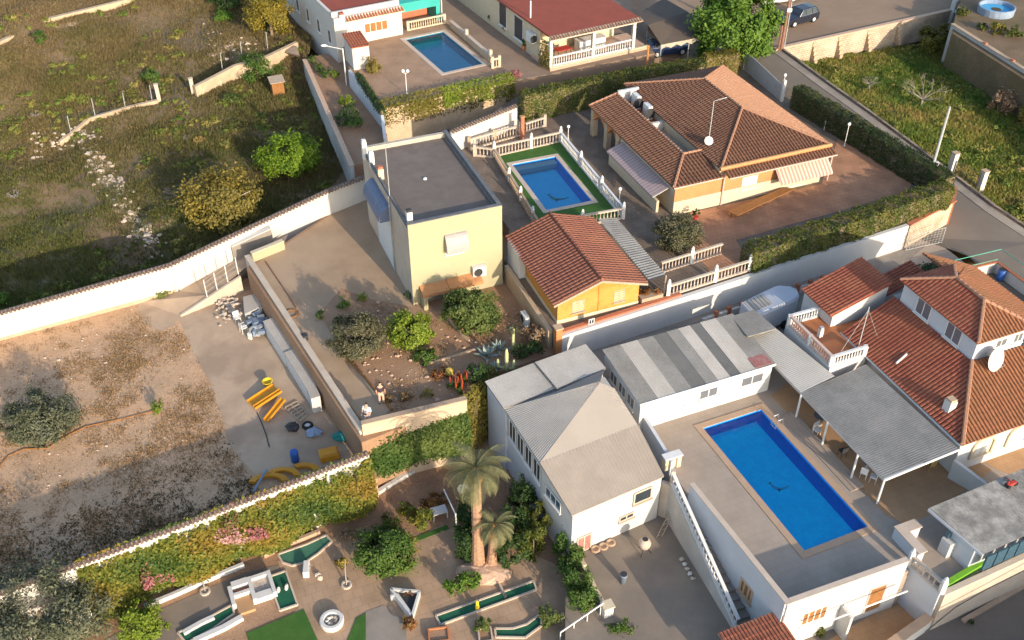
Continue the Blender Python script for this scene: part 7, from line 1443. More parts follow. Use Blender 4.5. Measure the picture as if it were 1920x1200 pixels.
# rocky bank across the field
g=np.random.default_rng(5); line=[(150,245),(165,280),(190,320),(215,350),(240,395),(275,440),(290,470)]
def bare_bank(name,line,wd,NS=44,NA=7):
    m=MB(); grid=[]
    for i in range(NS+1):
        f_=i/NS*(len(line)-1); k=min(int(f_),len(line)-2); f_-=k; x=line[k][0]*(1-f_)+line[k+1][0]*f_; y=line[k][1]*(1-f_)+line[k+1][1]*f_; w=(wd[k]*(1-f_)+wd[k+1]*f_)*(.6+.7*random.random())*math.sin(math.pi*min(1,max(.06,(i+.5)/NS)))**.4; p=FW(x,y); row=[]
        for j in range(NA+1):
            q=j/NA*2-1; X,Y=p.x+w*q+random.uniform(-.15,.15),p.y+.15*q; row.append((X,Y,Zf(X,Y)+(.10*(1-q*q)-.05 if abs(q)<.99 else -.2)+random.uniform(-.04,.04)))
        grid.append(row)
    for i in range(NS):
        for j in range(NA): m.poly([grid[i][j],grid[i+1][j],grid[i+1][j+1],grid[i][j+1]])
    structure(m.make(name,MAT['bank_soil']))
bare_bank('bank_path',line,[1.6,1.2,1.2,1.6,1.6,1.5,1.1])
bare_bank('bank_path.001',[(385,112),(430,90),(470,72),(520,62),(548,58)],[.8,1.6,2.2,2.0,.8],30)
bare_bank('bank_path.002',[(30,318),(70,300),(110,290),(150,262)],[.8,1.3,1.5,1.0],24)
bare_bank('bank_path.003',[(310,405),(335,425),(350,440)],[.8,1.4,.9],16)
bare_bank('bank_path.004',[(95,55),(160,40),(215,28)],[.8,1.6,.8],20)
m=MB()
for k in range(260):
    i=g.uniform(0,len(line)-1.01); a=int(i); x=line[a][0]+(line[a+1][0]-line[a][0])*(i-a)+g.normal(0,14); y=line[a][1]+(line[a+1][1]-line[a][1])*(i-a)+g.normal(0,10); p=FW(x,y); s=abs(g.normal(0,.08))+.05; m.blob(p+Vector((0,0,s*.3)),(s*1.3,s,s*.8),k,5,4,.3)
for k in range(200):
    x,y=(g.uniform(380,545),g.uniform(45,120)) if k<110 else ((g.uniform(60,140),g.uniform(250,310)) if k<190 else (g.uniform(0,560),g.uniform(30,420))); p=FW(x,y); s=abs(g.normal(0,.07))+.04; m.blob(p+Vector((0,0,s*.2)),(s*1.2,s,s*.8),k+999,5,4,.3)
stuff(m.make('field_stones',MAT['coping_pale']),'pale stones scattered along the bank and over the field','stones')
# grass of the two plots
poly=[W(-60,655,-3),W(330,540,-2),W(600,360,-1),W(655,310,-1),W(575,120,0),W(610,-40,2),W(-60,-40,2)]
P=scatter(poly,60000,8); x,y=P[:,0],P[:,1]; nz=vnoise(x,y,.16,1)*.6+vnoise(x,y,.5,2)*.4; yy=(y-55)/45
dens=vnoise(x,y,.22,3)*.55+vnoise(x,y,.7,4)*.45; keep=g.uniform(0,1,len(x))<np.clip(dens*2.0-.22,.16,1); x,y,nz,yy=x[keep],y[keep],nz[keep],yy[keep]
z=field_z(x,y); tint=np.clip(-.08+.7*nz+.55*np.clip(yy,0,1.1),0,1); stuff(tufts('field_grass',np.column_stack([x,y,z-.02]),.16+.3*vnoise(x,y,.3,7),.2,MAT['grass_dry'],tint,5,.05,3),'dry brown and green grass covering the upper left field','grass')
poly=[W(1470,100,0),W(1800,355,-.7),W(1960,460,-1.2),W(2000,200,-.5),W(1790,70,-.4)]
P=scatter(poly,17000,9); x,y=P[:,0],P[:,1]; nz=vnoise(x,y,.3,11)*.6+vnoise(x,y,.8,12)*.4; k=in_poly(x,y,_wl); x,y,nz=x[k],y[k],nz[k]; z=field2_z(x,y)
stuff(tufts('plot_grass',np.column_stack([x,y,z-.02]),.2+.35*vnoise(x,y,.4,13),.22,MAT['grass_green'],np.clip(nz*1.25-.1,0,1),6,.055,4),'tall green and straw coloured weeds filling the right hand plot','grass')
def weed_clumps(name,label,pts,zf,mat,rmin,rmax,seed,leaf=.2):
    g_=np.random.default_rng(seed); A=[];O=[];T=[]
    for k,(a,b) in enumerate(pts):
        r=g_.uniform(rmin,rmax); q,o,ti=crown_pts((a,b,zf(a,b)+.1),(r,r,r*.45),int(70+170*r*r),8,seed+k,.35,-.2,(.2,1)); A.append(q);O.append(o);T.append(np.clip(ti*.6+g_.uniform(0,.5),0,1))
    stuff(leaf_mesh(name,np.vstack(A),leaf,mat,None,np.vstack(O),tint=np.concatenate(T),seed=seed),label,'weeds')
weed_clumps('plot_weeds','clumps of leafy weeds among the grass of the right hand plot',[(a,b) for a,b in scatter(poly,260,71) if in_poly(a,b,_wl)],lambda a,b:float(field2_z(a,b)[0]),MAT['grass_green'],.35,1.1,71,.22)
fp=[W(-60,655,-3),W(330,540,-2),W(600,360,-1),W(655,310,-1),W(575,120,0),W(610,-40,2),W(-60,-40,2)]
pp=scatter(fp,900,72); pp=pp[vnoise(pp[:,0],pp[:,1],.14,73)>.52][:260]
weed_clumps('field_weeds','green leafy weeds in patches over the upper left field',pp,Zf,MAT['grass_green'],.3,.9,74,.2)
# dry weeds and pebbles of the dirt lot
poly=[W(-30,650,ZD),W(262,575,ZD),W(300,625,ZD),W(335,605,ZD),W(360,660,ZD),W(395,720,ZD),W(415,780,ZD),W(430,835,ZD),W(480,905,ZD),W(480,920,0),W(-30,1115,0)]
P=scatter(poly,26000,10); x,y=P[:,0],P[:,1]; dn=vnoise(x,y,.35,21)*.6+vnoise(x,y,1.1,22)*.4; k=g.uniform(0,1,len(x))<np.clip((dn-.34)*3.2,.04,1); x,y=x[k],y[k]
stuff(tufts('lot_weeds',np.column_stack([x,y,np.full(len(x),ZD)]),.05+.07*vnoise(x,y,.8,23),.13,MAT['weed_dry'],None,4,.04,5),'low dry weeds scattered over the dirt lot','weeds')
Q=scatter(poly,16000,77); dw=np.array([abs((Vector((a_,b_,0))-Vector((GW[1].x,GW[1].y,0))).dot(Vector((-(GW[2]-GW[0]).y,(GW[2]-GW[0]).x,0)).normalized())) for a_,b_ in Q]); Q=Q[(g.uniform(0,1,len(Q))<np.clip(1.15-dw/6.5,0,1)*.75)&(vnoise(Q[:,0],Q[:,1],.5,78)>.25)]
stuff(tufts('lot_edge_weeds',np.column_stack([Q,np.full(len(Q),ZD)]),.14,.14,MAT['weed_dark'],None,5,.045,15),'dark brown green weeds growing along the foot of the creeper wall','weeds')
P=scatter(poly,300,12); m=MB()
for k,(a,b) in enumerate(P): s=abs(g.normal(0,.03))+.02; m.blob((a,b,ZD+s*.3),(s*1.3,s,s*.7),k,5,4,.3)
stuff(m.make('lot_pebbles',MAT['coping_pale']),'pale pebbles scattered over the dirt lot','pebbles')
# ================================================================ planting of the yellow house yard
tree('olive_tree','round grey green olive tree in the yard of the yellow house','tree',W(668,672,0),W(668,633,1.45),(1.7,1.65,1.5),13000,.17,MAT['leaf_olive_warm'],MAT['bark'],.13,75,81,7,low=-.9,shell=(.6,1.0),aspect=.4)
tree('lemon_tree','lime green lemon tree before the yellow house','tree',W(776,652,0),W(772,618,1.3),(1.4,1.3,1.2),9500,.18,MAT['leaf_lime'],MAT['bark'],.1,60,82,6,low=-.9,shell=(.55,1.0))
tree('orange_tree','dense dark citrus tree covering the porch of the yellow house','tree',W(886,628,0),W(886,582,1.7),(1.75,1.6,1.55),13000,.2,MAT['leaf_citrus'],MAT['bark'],.12,75,83,7,low=-.9,shell=(.6,1.0))
bush('shrub','low green bush under the lime green lemon tree','shrub',W(795,675,0),(.95,.85,.6),1700,.14,MAT['leaf_green'],MAT['bark'],84)
for k,(x,y,r,mt,lb) in enumerate(((645,576,.5,'leaf_bright','small bright green bush above the round olive tree'),(600,597,.42,'leaf_green','small green bush by the yard concrete edge'),(680,564,.38,'leaf_lime','little lime bush nearest the yellow house wall'),(636,606,.4,'leaf_dark','small dark bush touching the round olive tree'),(770,560,.45,'leaf_dark','dark shrub at the corner of the yellow house'),(730,752,.35,'leaf_brown','dry brown clump by the two people'))):
    bush('shrub',lb,'shrub',W(x,y,0),(r,r,r*.9),int(900*r),.12,MAT[mt],MAT['bark'],90+k)
bush('shrub','dead brown shrub near the peach block wall','shrub',W(762,748,0),(.6,.5,.3),420,.13,MAT['leaf_brown'],MAT['bark'],97); bush('shrub','second dead brown clump by the peach block wall','shrub',W(800,742,0),(.45,.4,.25),260,.12,MAT['leaf_hedge_gold'],MAT['bark'],98)
bush('shrub','dark green shrub between the golden ball cactus and the agaves','shrub',W(892,716,0),(.9,.8,.8),1300,.15,MAT['leaf_dark'],MAT['bark'],99)
bush('shrub','dry grey brown bush at the foot of the brick pillar','shrub',W(1003,640,0),(1.0,.9,.75),1300,.15,MAT['leaf_dry'],MAT['bark_pale'],100); bush('shrub','dark bush under the grey sheet roof corner','shrub',W(990,668,0),(1.1,.7,.6),1300,.15,MAT['leaf_dark'],MAT['bark'],101)
bush('shrub','mixed brown and green border plants left of the golden ball cactus','shrub',W(828,706,0),(.8,.6,.35),700,.12,MAT['leaf_red'],MAT['bark'],102)
def agave(label,base,r,n,seed,mat,group='agaves'):
    t=thing('agave',label,'agave',base,group); rd=random.Random(seed); b=Vector(base)
    for i in range(n):
        a=2.4*i; el=.25+.95*i/n; l=r*(1.0-.35*i/n); d=Vector((math.cos(a)*math.cos(el),math.sin(a)*math.cos(el),math.sin(el))); x=d.cross(Vector((0,0,1))).normalized(); m=MB(); w=.1*r+.02
        p0,p1,p2=b,b+d*l*.5+Vector((0,0,-.02)),b+d*l+Vector((0,0,-.10*l)); m.add([p0-x*w*.6,p0+x*w*.6,p1+x*w,p2,p1-x*w,p1-Vector((0,0,.04))],[(0,1,5),(1,2,5),(2,3,5),(3,4,5),(4,0,5),(0,4,3,2,1)]); m.make('leaf',mat,t)
agave('large grey blue agave in the corner bed of the yard',W(912,668,0),1.1,16,1,MAT['agave']); agave('grey blue agave just behind the large one',W(935,655,0),.95,14,2,MAT['agave']); agave('pale agave low beside the grey sheet roof',W(905,700,0),.8,13,3,MAT['agave']); agave('spiky pale agave under the tall cactus',W(930,690,0),.7,12,4,MAT['agave'])
b=W(950,700,0); t=thing('column_cactus','tall pale column cactus with raised arms in the yard','cactus',b)
for dx,dy,h,r in ((.0,0,2.0,.12),(-.55,.1,1.1,.1),(.45,-.1,1.2,.1)): m=MB(); q=b+Vector((dx,dy,0)); m.tube([b+Vector((dx*.3,dy*.3,.4)) if dx else q,q+Vector((0,0,.55)),q+Vector((0,0,h*.8)),q+Vector((0,0,h))],[r*.8,r,r,r*.5],8); m.make('stem',MAT['cactus'],t,smooth=True)
b=W(962,660,0); t=thing('column_cactus','single leaning cactus with a grey green tuft behind the pale one','cactus',b); m=MB(); m.tube([b,b+Vector((0,0,1.2)),b+Vector((.05,0,1.9))],[.1,.1,.06],8); m.make('stem',MAT['cactus'],t,smooth=True); p,o,ti=crown_pts(b+Vector((.05,0,2.0)),(.45,.45,.35),420,12,5); leaf_mesh('tuft',p,.2,MAT['leaf_olive'],t,o,tint=ti,aspect=.25)
b=W(843,703,0); t=thing('ball_cactus','golden ball cactus in the corner bed','cactus',b); m=MB(); m.blob(b+Vector((0,0,.27)),(.3,.3,.29),2,14,9,.05); m.make('ball',MAT['straw_ball'],t)
for k,(x,y) in enumerate(((852,726),(868,718),(862,735))):
    b=W(x,y,0); t=thing('aloe',['red flowering aloe nearest the block wall end','red flowering aloe beside the dark shrub','red flowering aloe in front of its two neighbours'][k],'aloe',b,'red aloes'); p,o,ti=crown_pts(b+Vector((0,0,.3)),(.45,.4,.35),260,9,k); leaf_mesh('leaves',p,.25,MAT['leaf_green'],t,o,tint=ti,aspect=.3)
    for j in range(4): m=MB(); q=b+Vector((.25*math.cos(j*1.7+k),.2*math.sin(j*1.7+k),.5)); m.tube([q-Vector((0,0,.3)),q+Vector((0,0,.12)),q+Vector((0,0,.42))],[.02,.07,.03],6); m.make('flower_spike',MAT['flower_red'],t)
poly=[W(700,565,0),W(775,580,0),W(850,600,0),W(940,560,0),W(1040,640,0),W(920,700,0),W(875,742,0),W(730,775,0),W(650,660,0),W(630,600,0)]
P=scatter(poly,3500,31); k=vnoise(P[:,0],P[:,1],.6,31)>.5; P=P[k]; stuff(tufts('yard_weeds',np.column_stack([P,np.zeros(len(P))]),.06,.12,MAT['weed_dry'],None,4,.035,6),'thin dry weeds on the reddish yard soil','weeds')
P=scatter(poly,260,32); m=MB()
for k,(a,b) in enumerate(P): s=abs(g.normal(0,.04))+.025; m.blob((a,b,s*.3),(s*1.3,s,s*.7),k,5,4,.3)
stuff(m.make('yard_pebbles',MAT['stone_pink']),'small reddish stones lying on the yard soil','pebbles')
def edging(label,pts,z,h,th,mat,name='edging'):
    P=[W(*p,z) for p in pts]; t=thing(name,label,'kerb',P[0])
    for i in range(len(P)-1): m=MB(); m.wall(P[i],P[i+1],th,z-.1,z+h); m.make('kerb_piece',mat,t)
edging('low concrete kerb beside the citrus tree bed',[(836,592),(850,610),(866,630),(880,640)],0,.14,.12,MAT['concrete']); edging('low kerb across the bed behind the golden ball cactus',[(800,684),(822,678),(905,652)],0,.14,.1,MAT['concrete'])
edging('thin dark strip running past the two people in the yard',[(640,662),(690,715),(735,770)],0,.1,.12,MAT['wood_brown']); edging('thin dark strip along the inside of the retaining wall',[(600,690),(650,755),(684,800)],0,.1,.12,MAT['wood_brown'])  # two thin low dark strips laid on the yard ground
t=thing('engine_block','little black engine standing on the yard retaining wall side','engine',W(572,635,.05)); b=W(572,635,.05); m=MB(); m.box(Frame(b,30),-.16,.16,-.25,.25,.05,.4); m.make('engine_body',MAT['dark'],t,bevel=.03); m=MB(); m.lathe(b+Vector((.1,-.4,0)),[(.12,0),(.12,.15)],8); m.make('wheel',MAT['rubber'],t)
# ================================================================ two people in the yard
def person(label,base,heading,shirt,trousers,hold=False,h=1.74,vest=None):
    base=Vector(base); t=thing('person',label,'person',base,'people in the yard'); s=h/1.74; f=Frame(base,math.degrees(heading)-90)  # f.v is the facing direction
    def P(x,y,z): return f.p(x*s,y*s,base.z+z*s)-base
    def skin(name,verts,edges,rads,mat,par,sub=2,root=0):
        me=bpy.data.meshes.new(name); me.from_pydata([tuple(v) for v in verts],edges,[]); o=bpy.data.objects.new(name,me); COL.objects.link(o); o.parent=par; me.materials.append(mat)
        md=o.modifiers.new('skin','SKIN'); md.use_smooth_shade=True
        for i,r in enumerate(rads): d=me.skin_vertices[0].data[i]; d.radius=(r[0]*s,r[1]*s) if isinstance(r,tuple) else (r*s,r*s); d.use_root=(i==root)
        o.modifiers.new('sub','SUBSURF').levels=sub; o.modifiers['sub'].render_levels=sub; return o
    hx=.17
    aR=[(.2,.0,1.42),(.27,.02,1.15),(.2,.25,1.1 if hold else .93)] if hold else [(.2,0,1.42),(.26,-.01,1.15),(.25,.04,.88)]
    aL=[(-x,y,z) for x,y,z in aR]
    J=[(0,0,.95),(0,0,1.15),(0,.0,1.38),(0,.01,1.5),(0,.02,1.6),(0,.03,1.72)]+aR+aL+[(.1,0,.88),(.11,.03,.5),(.12,0,.08),(.13,.14,.03),(-.1,0,.88),(-.11,.02,.5),(-.12,-.02,.08),(-.13,.12,.03)]
    E=[(0,1),(1,2),(2,3),(3,4),(4,5),(2,6),(6,7),(7,8),(2,9),(9,10),(10,11),(0,12),(12,13),(13,14),(14,15),(0,16),(16,17),(17,18),(18,19)]
    Rr=[(.15,.11),(.14,.1),(.16,.1),.055,.095,.08,.06,.045,.035,.06,.045,.035,.09,.065,.045,.04,.09,.065,.045,.04]
    body=skin('body',[P(*j) for j in J],E,Rr,MAT['skin'],t)
    J2=[(0,0,.92),(0,0,1.15),(0,0,1.40)]+[aR[0],aR[1]]+[aL[0],aL[1]]
    skin('shirt',[P(*j) for j in J2],[(0,1),(1,2),(2,3),(3,4),(2,5),(5,6)],[(.18,.14),(.17,.13),(.19,.125),.08,.065,.08,.065],shirt,t)
    J3=[(0,0,.95),(.1,0,.86),(.11,.03,.5),(.12,0,.1),(-.1,0,.86),(-.11,.02,.5),(-.12,-.02,.1)]
    skin('trousers',[P(*j) for j in J3],[(0,1),(1,2),(2,3),(0,4),(4,5),(5,6)],[(.165,.125),.105,.082,.068,.105,.082,.068],trousers,t)
    skin('hair',[P(0,-.015,1.66),P(0,0,1.75)],[(0,1)],[.098,.085],MAT['hair'],t)
    for sx,y in ((.125,.1),(-.125,.08)): m=MB(); m.blob(base+P(sx,y,.05),(.055*s,.14*s,.06*s),1,8,6,0); m.make('shoe',MAT['shoe'],t)
    if vest: skin('vest',[P(0,0,1.0),P(0,0,1.2),P(0,0,1.38)],[(0,1),(1,2)],[(.165,.145),(.165,.14),(.15,.135)],vest,t)
    nose=MB(); nose.blob(base+P(0,.12,1.61),(.015,.02,.02),1); nose.make('nose',MAT['skin'],body)
    for sx in (-.035,.035): e=MB(); e.blob(base+P(sx,.105,1.64),(.014,.01,.01),1,6,4,0); e.make('eye',MAT['dark'],body)
    for sg,A in ((1,aR),(-1,aL)):   # hands: palm and five fingers
        w=A[2]; dirn=(Vector(A[2])-Vector(A[1])).normalized(); V=[P(*w),P(*(Vector(w)+dirn*.08))]; Ed=[(0,1)]; Rd=[.034,.036]
        for k,(o,l) in enumerate(((-.03,.07),(-.01,.085),(.01,.08),(.03,.06))): V+=[P(*(Vector(w)+dirn*(.08+l*.55)+Vector((0,o,0)))),P(*(Vector(w)+dirn*(.08+l)+Vector((-sg*.012,o+.01,0))))]; i=len(V); Ed+=[(1,i-2),(i-2,i-1)]; Rd+=[.010,.008]
        V+=[P(*(Vector(w)+dirn*.05+Vector((0,.045,0)))),P(*(Vector(w)+dirn*.09+Vector((0,.065,0))))]; i=len(V); Ed+=[(0,i-2),(i-2,i-1)]; Rd+=[.012,.009]; skin('hand',V,Ed,Rd,MAT['skin'],t,1)
    if hold: pass
    return t
person('person in dark top and tan trousers standing in the yard facing away',W(716,757,0),rad(100),MAT['shirt_dark'],MAT['trousers_tan'])
person('person in pale shirt and dark blue vest holding a controller by the block wall',W(691,796,0),rad(250),MAT['shirt_pale'],MAT['trousers_pale'],True,1.72,MAT['vest_blue'])
b=W(691,796,0); hd=rad(250); f=Frame(b,math.degrees(hd)-90); t=thing('remote_controller','small black remote controller held by the person in the vest','controller',f.p(0,.31,1.12)); m=MB(); m.box(f,-.14,.14,.27,.38,1.1,1.15); m.make('controller_body',MAT['dark'],t,bevel=.01); m=MB(); m.tube([f.p(.1,.36,1.15),f.p(.12,.4,1.27)],.008,4); m.make('antenna',MAT['dark'],t)
tree('olive_tree','grey green olive tree before the orange brick bungalow corner','tree',W(1275,470,ZL),W(1272,436,ZL+1.35),(1.6,1.5,1.35),11000,.18,MAT['leaf_olive_warm'],MAT['bark'],.13,75,301,7,low=-.9,shell=(.6,1.0),aspect=.4)
# ================================================================ creepers over the walls of the lower garden
a,b=GW[0],GW[2]; d=(b-a).normalized(); nG=Vector((d.y,-d.x,0)); nG=nG if nG.y<0 else -nG
def on_gw(px): 
    lo,hi=0.,1.
    for _ in range(40):
        k=(lo+hi)/2; p=a.lerp(b,k); c=Vector((p.x,p.y,0))-Vector((0,0,CAM_H)); dd=c.y*math.cos(PITCH)-c.z*math.sin(PITCH)*1.0
        x=960+FPX*c.x/(c.y*math.cos(PITCH)+(-c.z)*math.sin(PITCH)); lo,hi=(k,hi) if x<px else (lo,k)
    return a.lerp(b,(lo+hi)/2)
fullish=lambda s,q: np.clip(1.2-1.3*np.clip((q-.8)*5,0,1)*(vnoise(s*26,q*2,.55,91)>.42)-.95*(vnoise(s*30,q*5,.8,92)>.76),.0,1)
creeper('creeper','thick lime and orange creeper covering the left half of the coped garden wall',on_gw(140),on_gw(420),ZG,-.25,nG,17000,.21,MAT['leaf_vine'],13,1.35,.1,dens=fullish)
creeper('creeper','thick green and orange creeper covering the right half of the coped garden wall',on_gw(405),on_gw(690),ZG,-.25,nG,17000,.21,MAT['leaf_vine'],17,1.35,.1,dens=fullish)
nB=Vector(((YC-YB).y,-(YC-YB).x,0)).normalized(); nB=nB if nB.y<0 else -nB
creeper('creeper','green creeper climbing the peach block wall of the yard',YB,YC,ZG+.7,-.1,nB,9500,.2,MAT['leaf_vine_green'],19,.8,.0,dens=lambda s,q: np.clip(1.3-1.6*np.clip((q-.62-.25*s)*5,0,1),0,1))
ye=W(930,702,0); nE=Vector(((ye-YC).y,-(ye-YC).x,0)).normalized(); nE=nE if nE.y<0 else -nE
creeper('creeper','yellow green creeper filling the gap between the block wall and the grey sheet roof',YC,ye,ZG,.3,nE,4200,.2,MAT['leaf_hedge_gold'],23,.5,.4,dens=lambda s,q:np.ones_like(s))
for k,(x0,x1,z0,z1,lb) in enumerate(((262,300,-3.4,-2.2,'bright pink bougainvillea patch low on the left creeper'),(385,445,-1.8,-.7,'pale pink bougainvillea patch high on the creeper'),(445,480,-2.0,-1.1,'small pink bougainvillea patch right of the pale one'),(240,262,-2.4,-1.4,'red pink bougainvillea patch near the left end of the creeper'),(405,440,-.8,-.2,'dark pink bougainvillea spray on the coping'),(318,350,-3.2,-2.2,'orange pink bougainvillea patch in the middle of the creeper'))):
    creeper('bougainvillea',lb,on_gw(x0),on_gw(x1),z0,z1,nG,300,.17,MAT['leaf_pink'],30+k,1.45,.0,'bougainvillea patches',dens=lambda s,q: np.clip(np.sin(s*3.14)*np.sin(q*3.14)*1.4,0,1),cat='flowers')
# ================================================================ paths, edging and lanes of the miniature golf garden
def gsheet(name,pts,mat,lift): m=MB(); m.prism([W(*p,ZG) for p in pts],ZG-.1,ZG+lift); return structure(m.make(name,mat))
gsheet('garden_patio',[(520,1052),(610,1022),(655,985),(760,1005),(850,990),(880,1085),(1000,1040),(1090,1080),(1130,1140),(1060,1260),(430,1260),(560,1140)],MAT['garden_tile'],.012)
gsheet('garden_path',[(640,975),(690,925),(760,880),(865,818),(935,800),(950,830),(860,868),(740,925),(700,985),(655,995)],MAT['garden_soil'],.02)
gsheet('garden_path.001',[(285,1150),(455,1075),(520,1060),(545,1090),(430,1150),(330,1200),(220,1260),(180,1210)],MAT['court'],.016)
gsheet('garden_terrace',[(770,1010),(830,985),(860,1070),(880,1110),(800,1140),(730,1100)],MAT['garden_tile'],.022)
def lane(label,pts,mat,frame=None,h=.12,group='golf lanes',border=True):
    P=[W(*p,ZG) for p in pts]; c=sum(P,Vector())/len(P); t=thing('golf_lane',label,'golf lane',Vector((c.x,c.y,ZG)),group); m=MB(); m.prism(P,ZG-.05,ZG+.05); m.make('felt',mat,t)
    if border:
        for i in range(len(P)): m=MB(); m.wall(P[i],P[(i+1)%len(P)],.1,ZG,ZG+h); m.make('border',frame or MAT['coping_pale'],t)
    return t
G1,G2=MAT['green_felt'],MAT['green_felt_pale']
lane('pale green leaf shaped golf lane under the creeper',[(521,1041),(575,1022),(612,1005),(622,1017),(596,1040),(572,1056),(548,1062),(530,1056)],G2)
lane('dark green square golf lane with two white stones',[(502,1084),(536,1072),(558,1135),(525,1146)],G1)
lane('long dark green golf lane at the bottom left',[(334,1188),(385,1163),(435,1136),(440,1152),(400,1180),(350,1208)],G1)
lane('broad green putting lawn at the bottom edge',[(462,1188),(570,1143),(600,1210),(480,1250)],MAT['lawn'],border=False)
lane('long straight dark green golf lane in the centre of the garden',[(817,1156),(1000,1091),(1006,1107),(826,1173)],G1)
lane('bent dark green golf lane at the bottom centre',[(928,1180),(962,1180),(988,1172),(1014,1152),(1015,1175),(985,1197),(930,1196)],G1)
lane('small green putting corner beside the grey slab',[(648,1210),(668,1160),(686,1150),(686,1215)],MAT['lawn'],border=False)
lane('narrow green golf lane under the small pavilion',[(768,1012),(838,985),(842,992),(772,1020)],MAT['lawn'],border=False)
gsheet('patio_slab',[(686,1215),(686,1147),(720,1135),(740,1155),(762,1160),(762,1215)],MAT['concrete_grey'],.03)
edging('white stone edging curving along the garden path',[(668,958),(695,935),(728,914),(768,890),(808,866),(852,842),(880,826)],ZG,.28,.25,MAT['white_wall'],'path_edging')
edging('white kerb along the left garden path',[(272,1141),(330,1117),(395,1088),(458,1062)],ZG,.3,.2,MAT['white_wall'],'path_edging')
edging('tan kerb beside the pale green golf lane',[(495,1045),(545,1022),(600,1000)],ZG,.3,.2,MAT['coping'],'path_edging')
edging('second white kerb near the long lane at the bottom left',[(345,1190),(380,1170),(402,1160)],ZG,.25,.25,MAT['white_wall'],'path_edging'); edging('white kerb below the long lane at the bottom left',[(365,1205),(420,1180),(455,1160)],ZG,.25,.3,MAT['white_wall'],'path_edging')
# white obstacle blocks
f=Frame(W(438,1145,ZG),24); t=thing('obstacle_block','white stepped obstacle block with gravel beds in the golf garden','obstacle',f.p(0,0,ZG))
m=MB(); m.box(f,0,.22,0,1.3,ZG,ZG+.5); m.box(f,1.1,1.32,-.1,1.5,ZG,ZG+.5); m.box(f,2.2,2.4,-.1,1.5,ZG,ZG+.5); m.box(f,.223,1.097,.55,.75,ZG,ZG+.48); m.box(f,.223,1.097,1.1,1.5,ZG,ZG+.55); m.box(f,1.323,2.197,1.3,1.5,ZG,ZG+.48); m.box(f,1.323,2.197,-.1,.35,ZG,ZG+.4); m.make('frame_wall',MAT['white_wall'],t)
m=MB(); m.box(f,.223,1.097,.753,1.097,ZG,ZG+.25); m.make('orange_bed',MAT['orange_floor'],t); m=MB(); m.box(f,1.323,2.197,.353,1.297,ZG,ZG+.25); m.make('gravel_bed',MAT['rubble'],t); m=MB(); m.box(f,.223,1.097,-.5,.547,ZG,ZG+.2); m.make('tan_step',MAT['terrace_tan'],t)
t=thing('bridge_block','small white arched obstacle beside the pale green lane','obstacle',W(577,1080,ZG)); f=Frame(W(572,1082,ZG),95); m=MB(); m.box(f,-.1,.8,-.25,.1,ZG,ZG+.5); m.make('block_body',MAT['white_wall'],t,bevel=.04)
for u in (.1,.35): m=MB(); m.box(f,u,u+.12,-.255,.105,ZG+.3,ZG+.44); m.make('slot',MAT['dark'],t)
for k,(x,y) in enumerate(((596,1078),(600,1084))): m=MB(); b=W(x,y,ZG+.1); t=thing('boulder',['pale boulder behind the arched obstacle','pale boulder beside the arched obstacle'][k],'stone',b,'garden boulders'); m.blob(b,(.18,.15,.15),k,8,6,.2); m.make('stone',MAT['coping_pale'],t)
for k,(x,y) in enumerate(((522,1106),(537,1101))): m=MB(); b=W(x,y,ZG+.12); t=thing('obstacle_stone',['left white stone on the square lane','right white stone on the square lane'][k],'stone',b,'stones on the square lane'); m.blob(b,(.11,.2,.2),k+5,8,6,.1); m.make('stone',MAT['stone_white'],t)
b=W(623,1168,ZG); t=thing('fire_ring','round white stone ring filled with rocks in the golf garden','ring',b); m=MB(); m.lathe(b,[(.62,0),(.66,.3),(.6,.36),(.44,.36),(.4,.1)],20); m.make('ring_wall',MAT['white_wall'],t)
for k in range(9): m=MB(); q=b+Vector((math.cos(k*2.4)*.24,math.sin(k*2.4)*.22,.2)); m.blob(q,(.12,.1,.1),k,6,5,.2); m.make('rock',MAT[('rubble','stone_white','stone_pink')[k%3]],t)
t=thing('triangle_planter','white triangular planter frame with red flowers in the golf garden','planter',W(760,1140,ZG)); Q=[W(733,1103,ZG+.45),W(786,1108,ZG+.45),W(772,1155,ZG+.45)]
for i in range(3): m=MB(); m.wall(Q[i],Q[(i+1)%3],.13,ZG,ZG+.45); m.make('side_wall',MAT['white_wall'],t)
m=MB(); m.wall(W(732,1120,ZG+.3),W(745,1115,ZG+.3),.13,ZG,ZG+.4); m.wall(W(745,1115,ZG+.3),W(770,1150,ZG+.3),.13,ZG,ZG+.38); m.make('inner_wall',MAT['white_wall'],t); m=MB(); m.prism([W(742,1108,ZG+.3),W(783,1112,ZG+.3),W(770,1148,ZG+.3)],ZG,ZG+.25); m.make('soil',MAT['dark'],t); p,o,ti=crown_pts(W(765,1114,ZG+.5),(.28,.2,.15),160,7,1); leaf_mesh('flowers',p,.1,MAT['leaf_red'],t,o,tint=ti)
t=thing('garden_pavilion','small white table shrine beside the palm garden','shrine',W(824,960,ZG)); f=Frame(W(824,968,ZG),20); m=MB(); m.box(f,-.5,.45,-.3,.3,ZG+.5,ZG+.58); m.make('top',MAT['white_wall'],t)
for u in (-.45,.38):
    for v in (-.25,.23): m=MB(); m.box(f,u,u+.08,v-.04,v+.04,ZG,ZG+.497); m.make('leg',MAT['white_wall'],t)
b=W(869,926,ZG+.3); t=thing('parasol_table','round white table top beside the tall palm trunk','table',Vector((b.x,b.y,ZG))); b=Vector((b.x,b.y,ZG)); m=MB(); m.lathe(b+Vector((0,0,.72)),[(.36,0),(.36,.05)],18); m.make('top',MAT['white_plastic'],t); m=MB(); m.lathe(b,[(.22,0),(.04,.06),(.04,.72)],8); m.make('leg',MAT['white_plastic'],t)
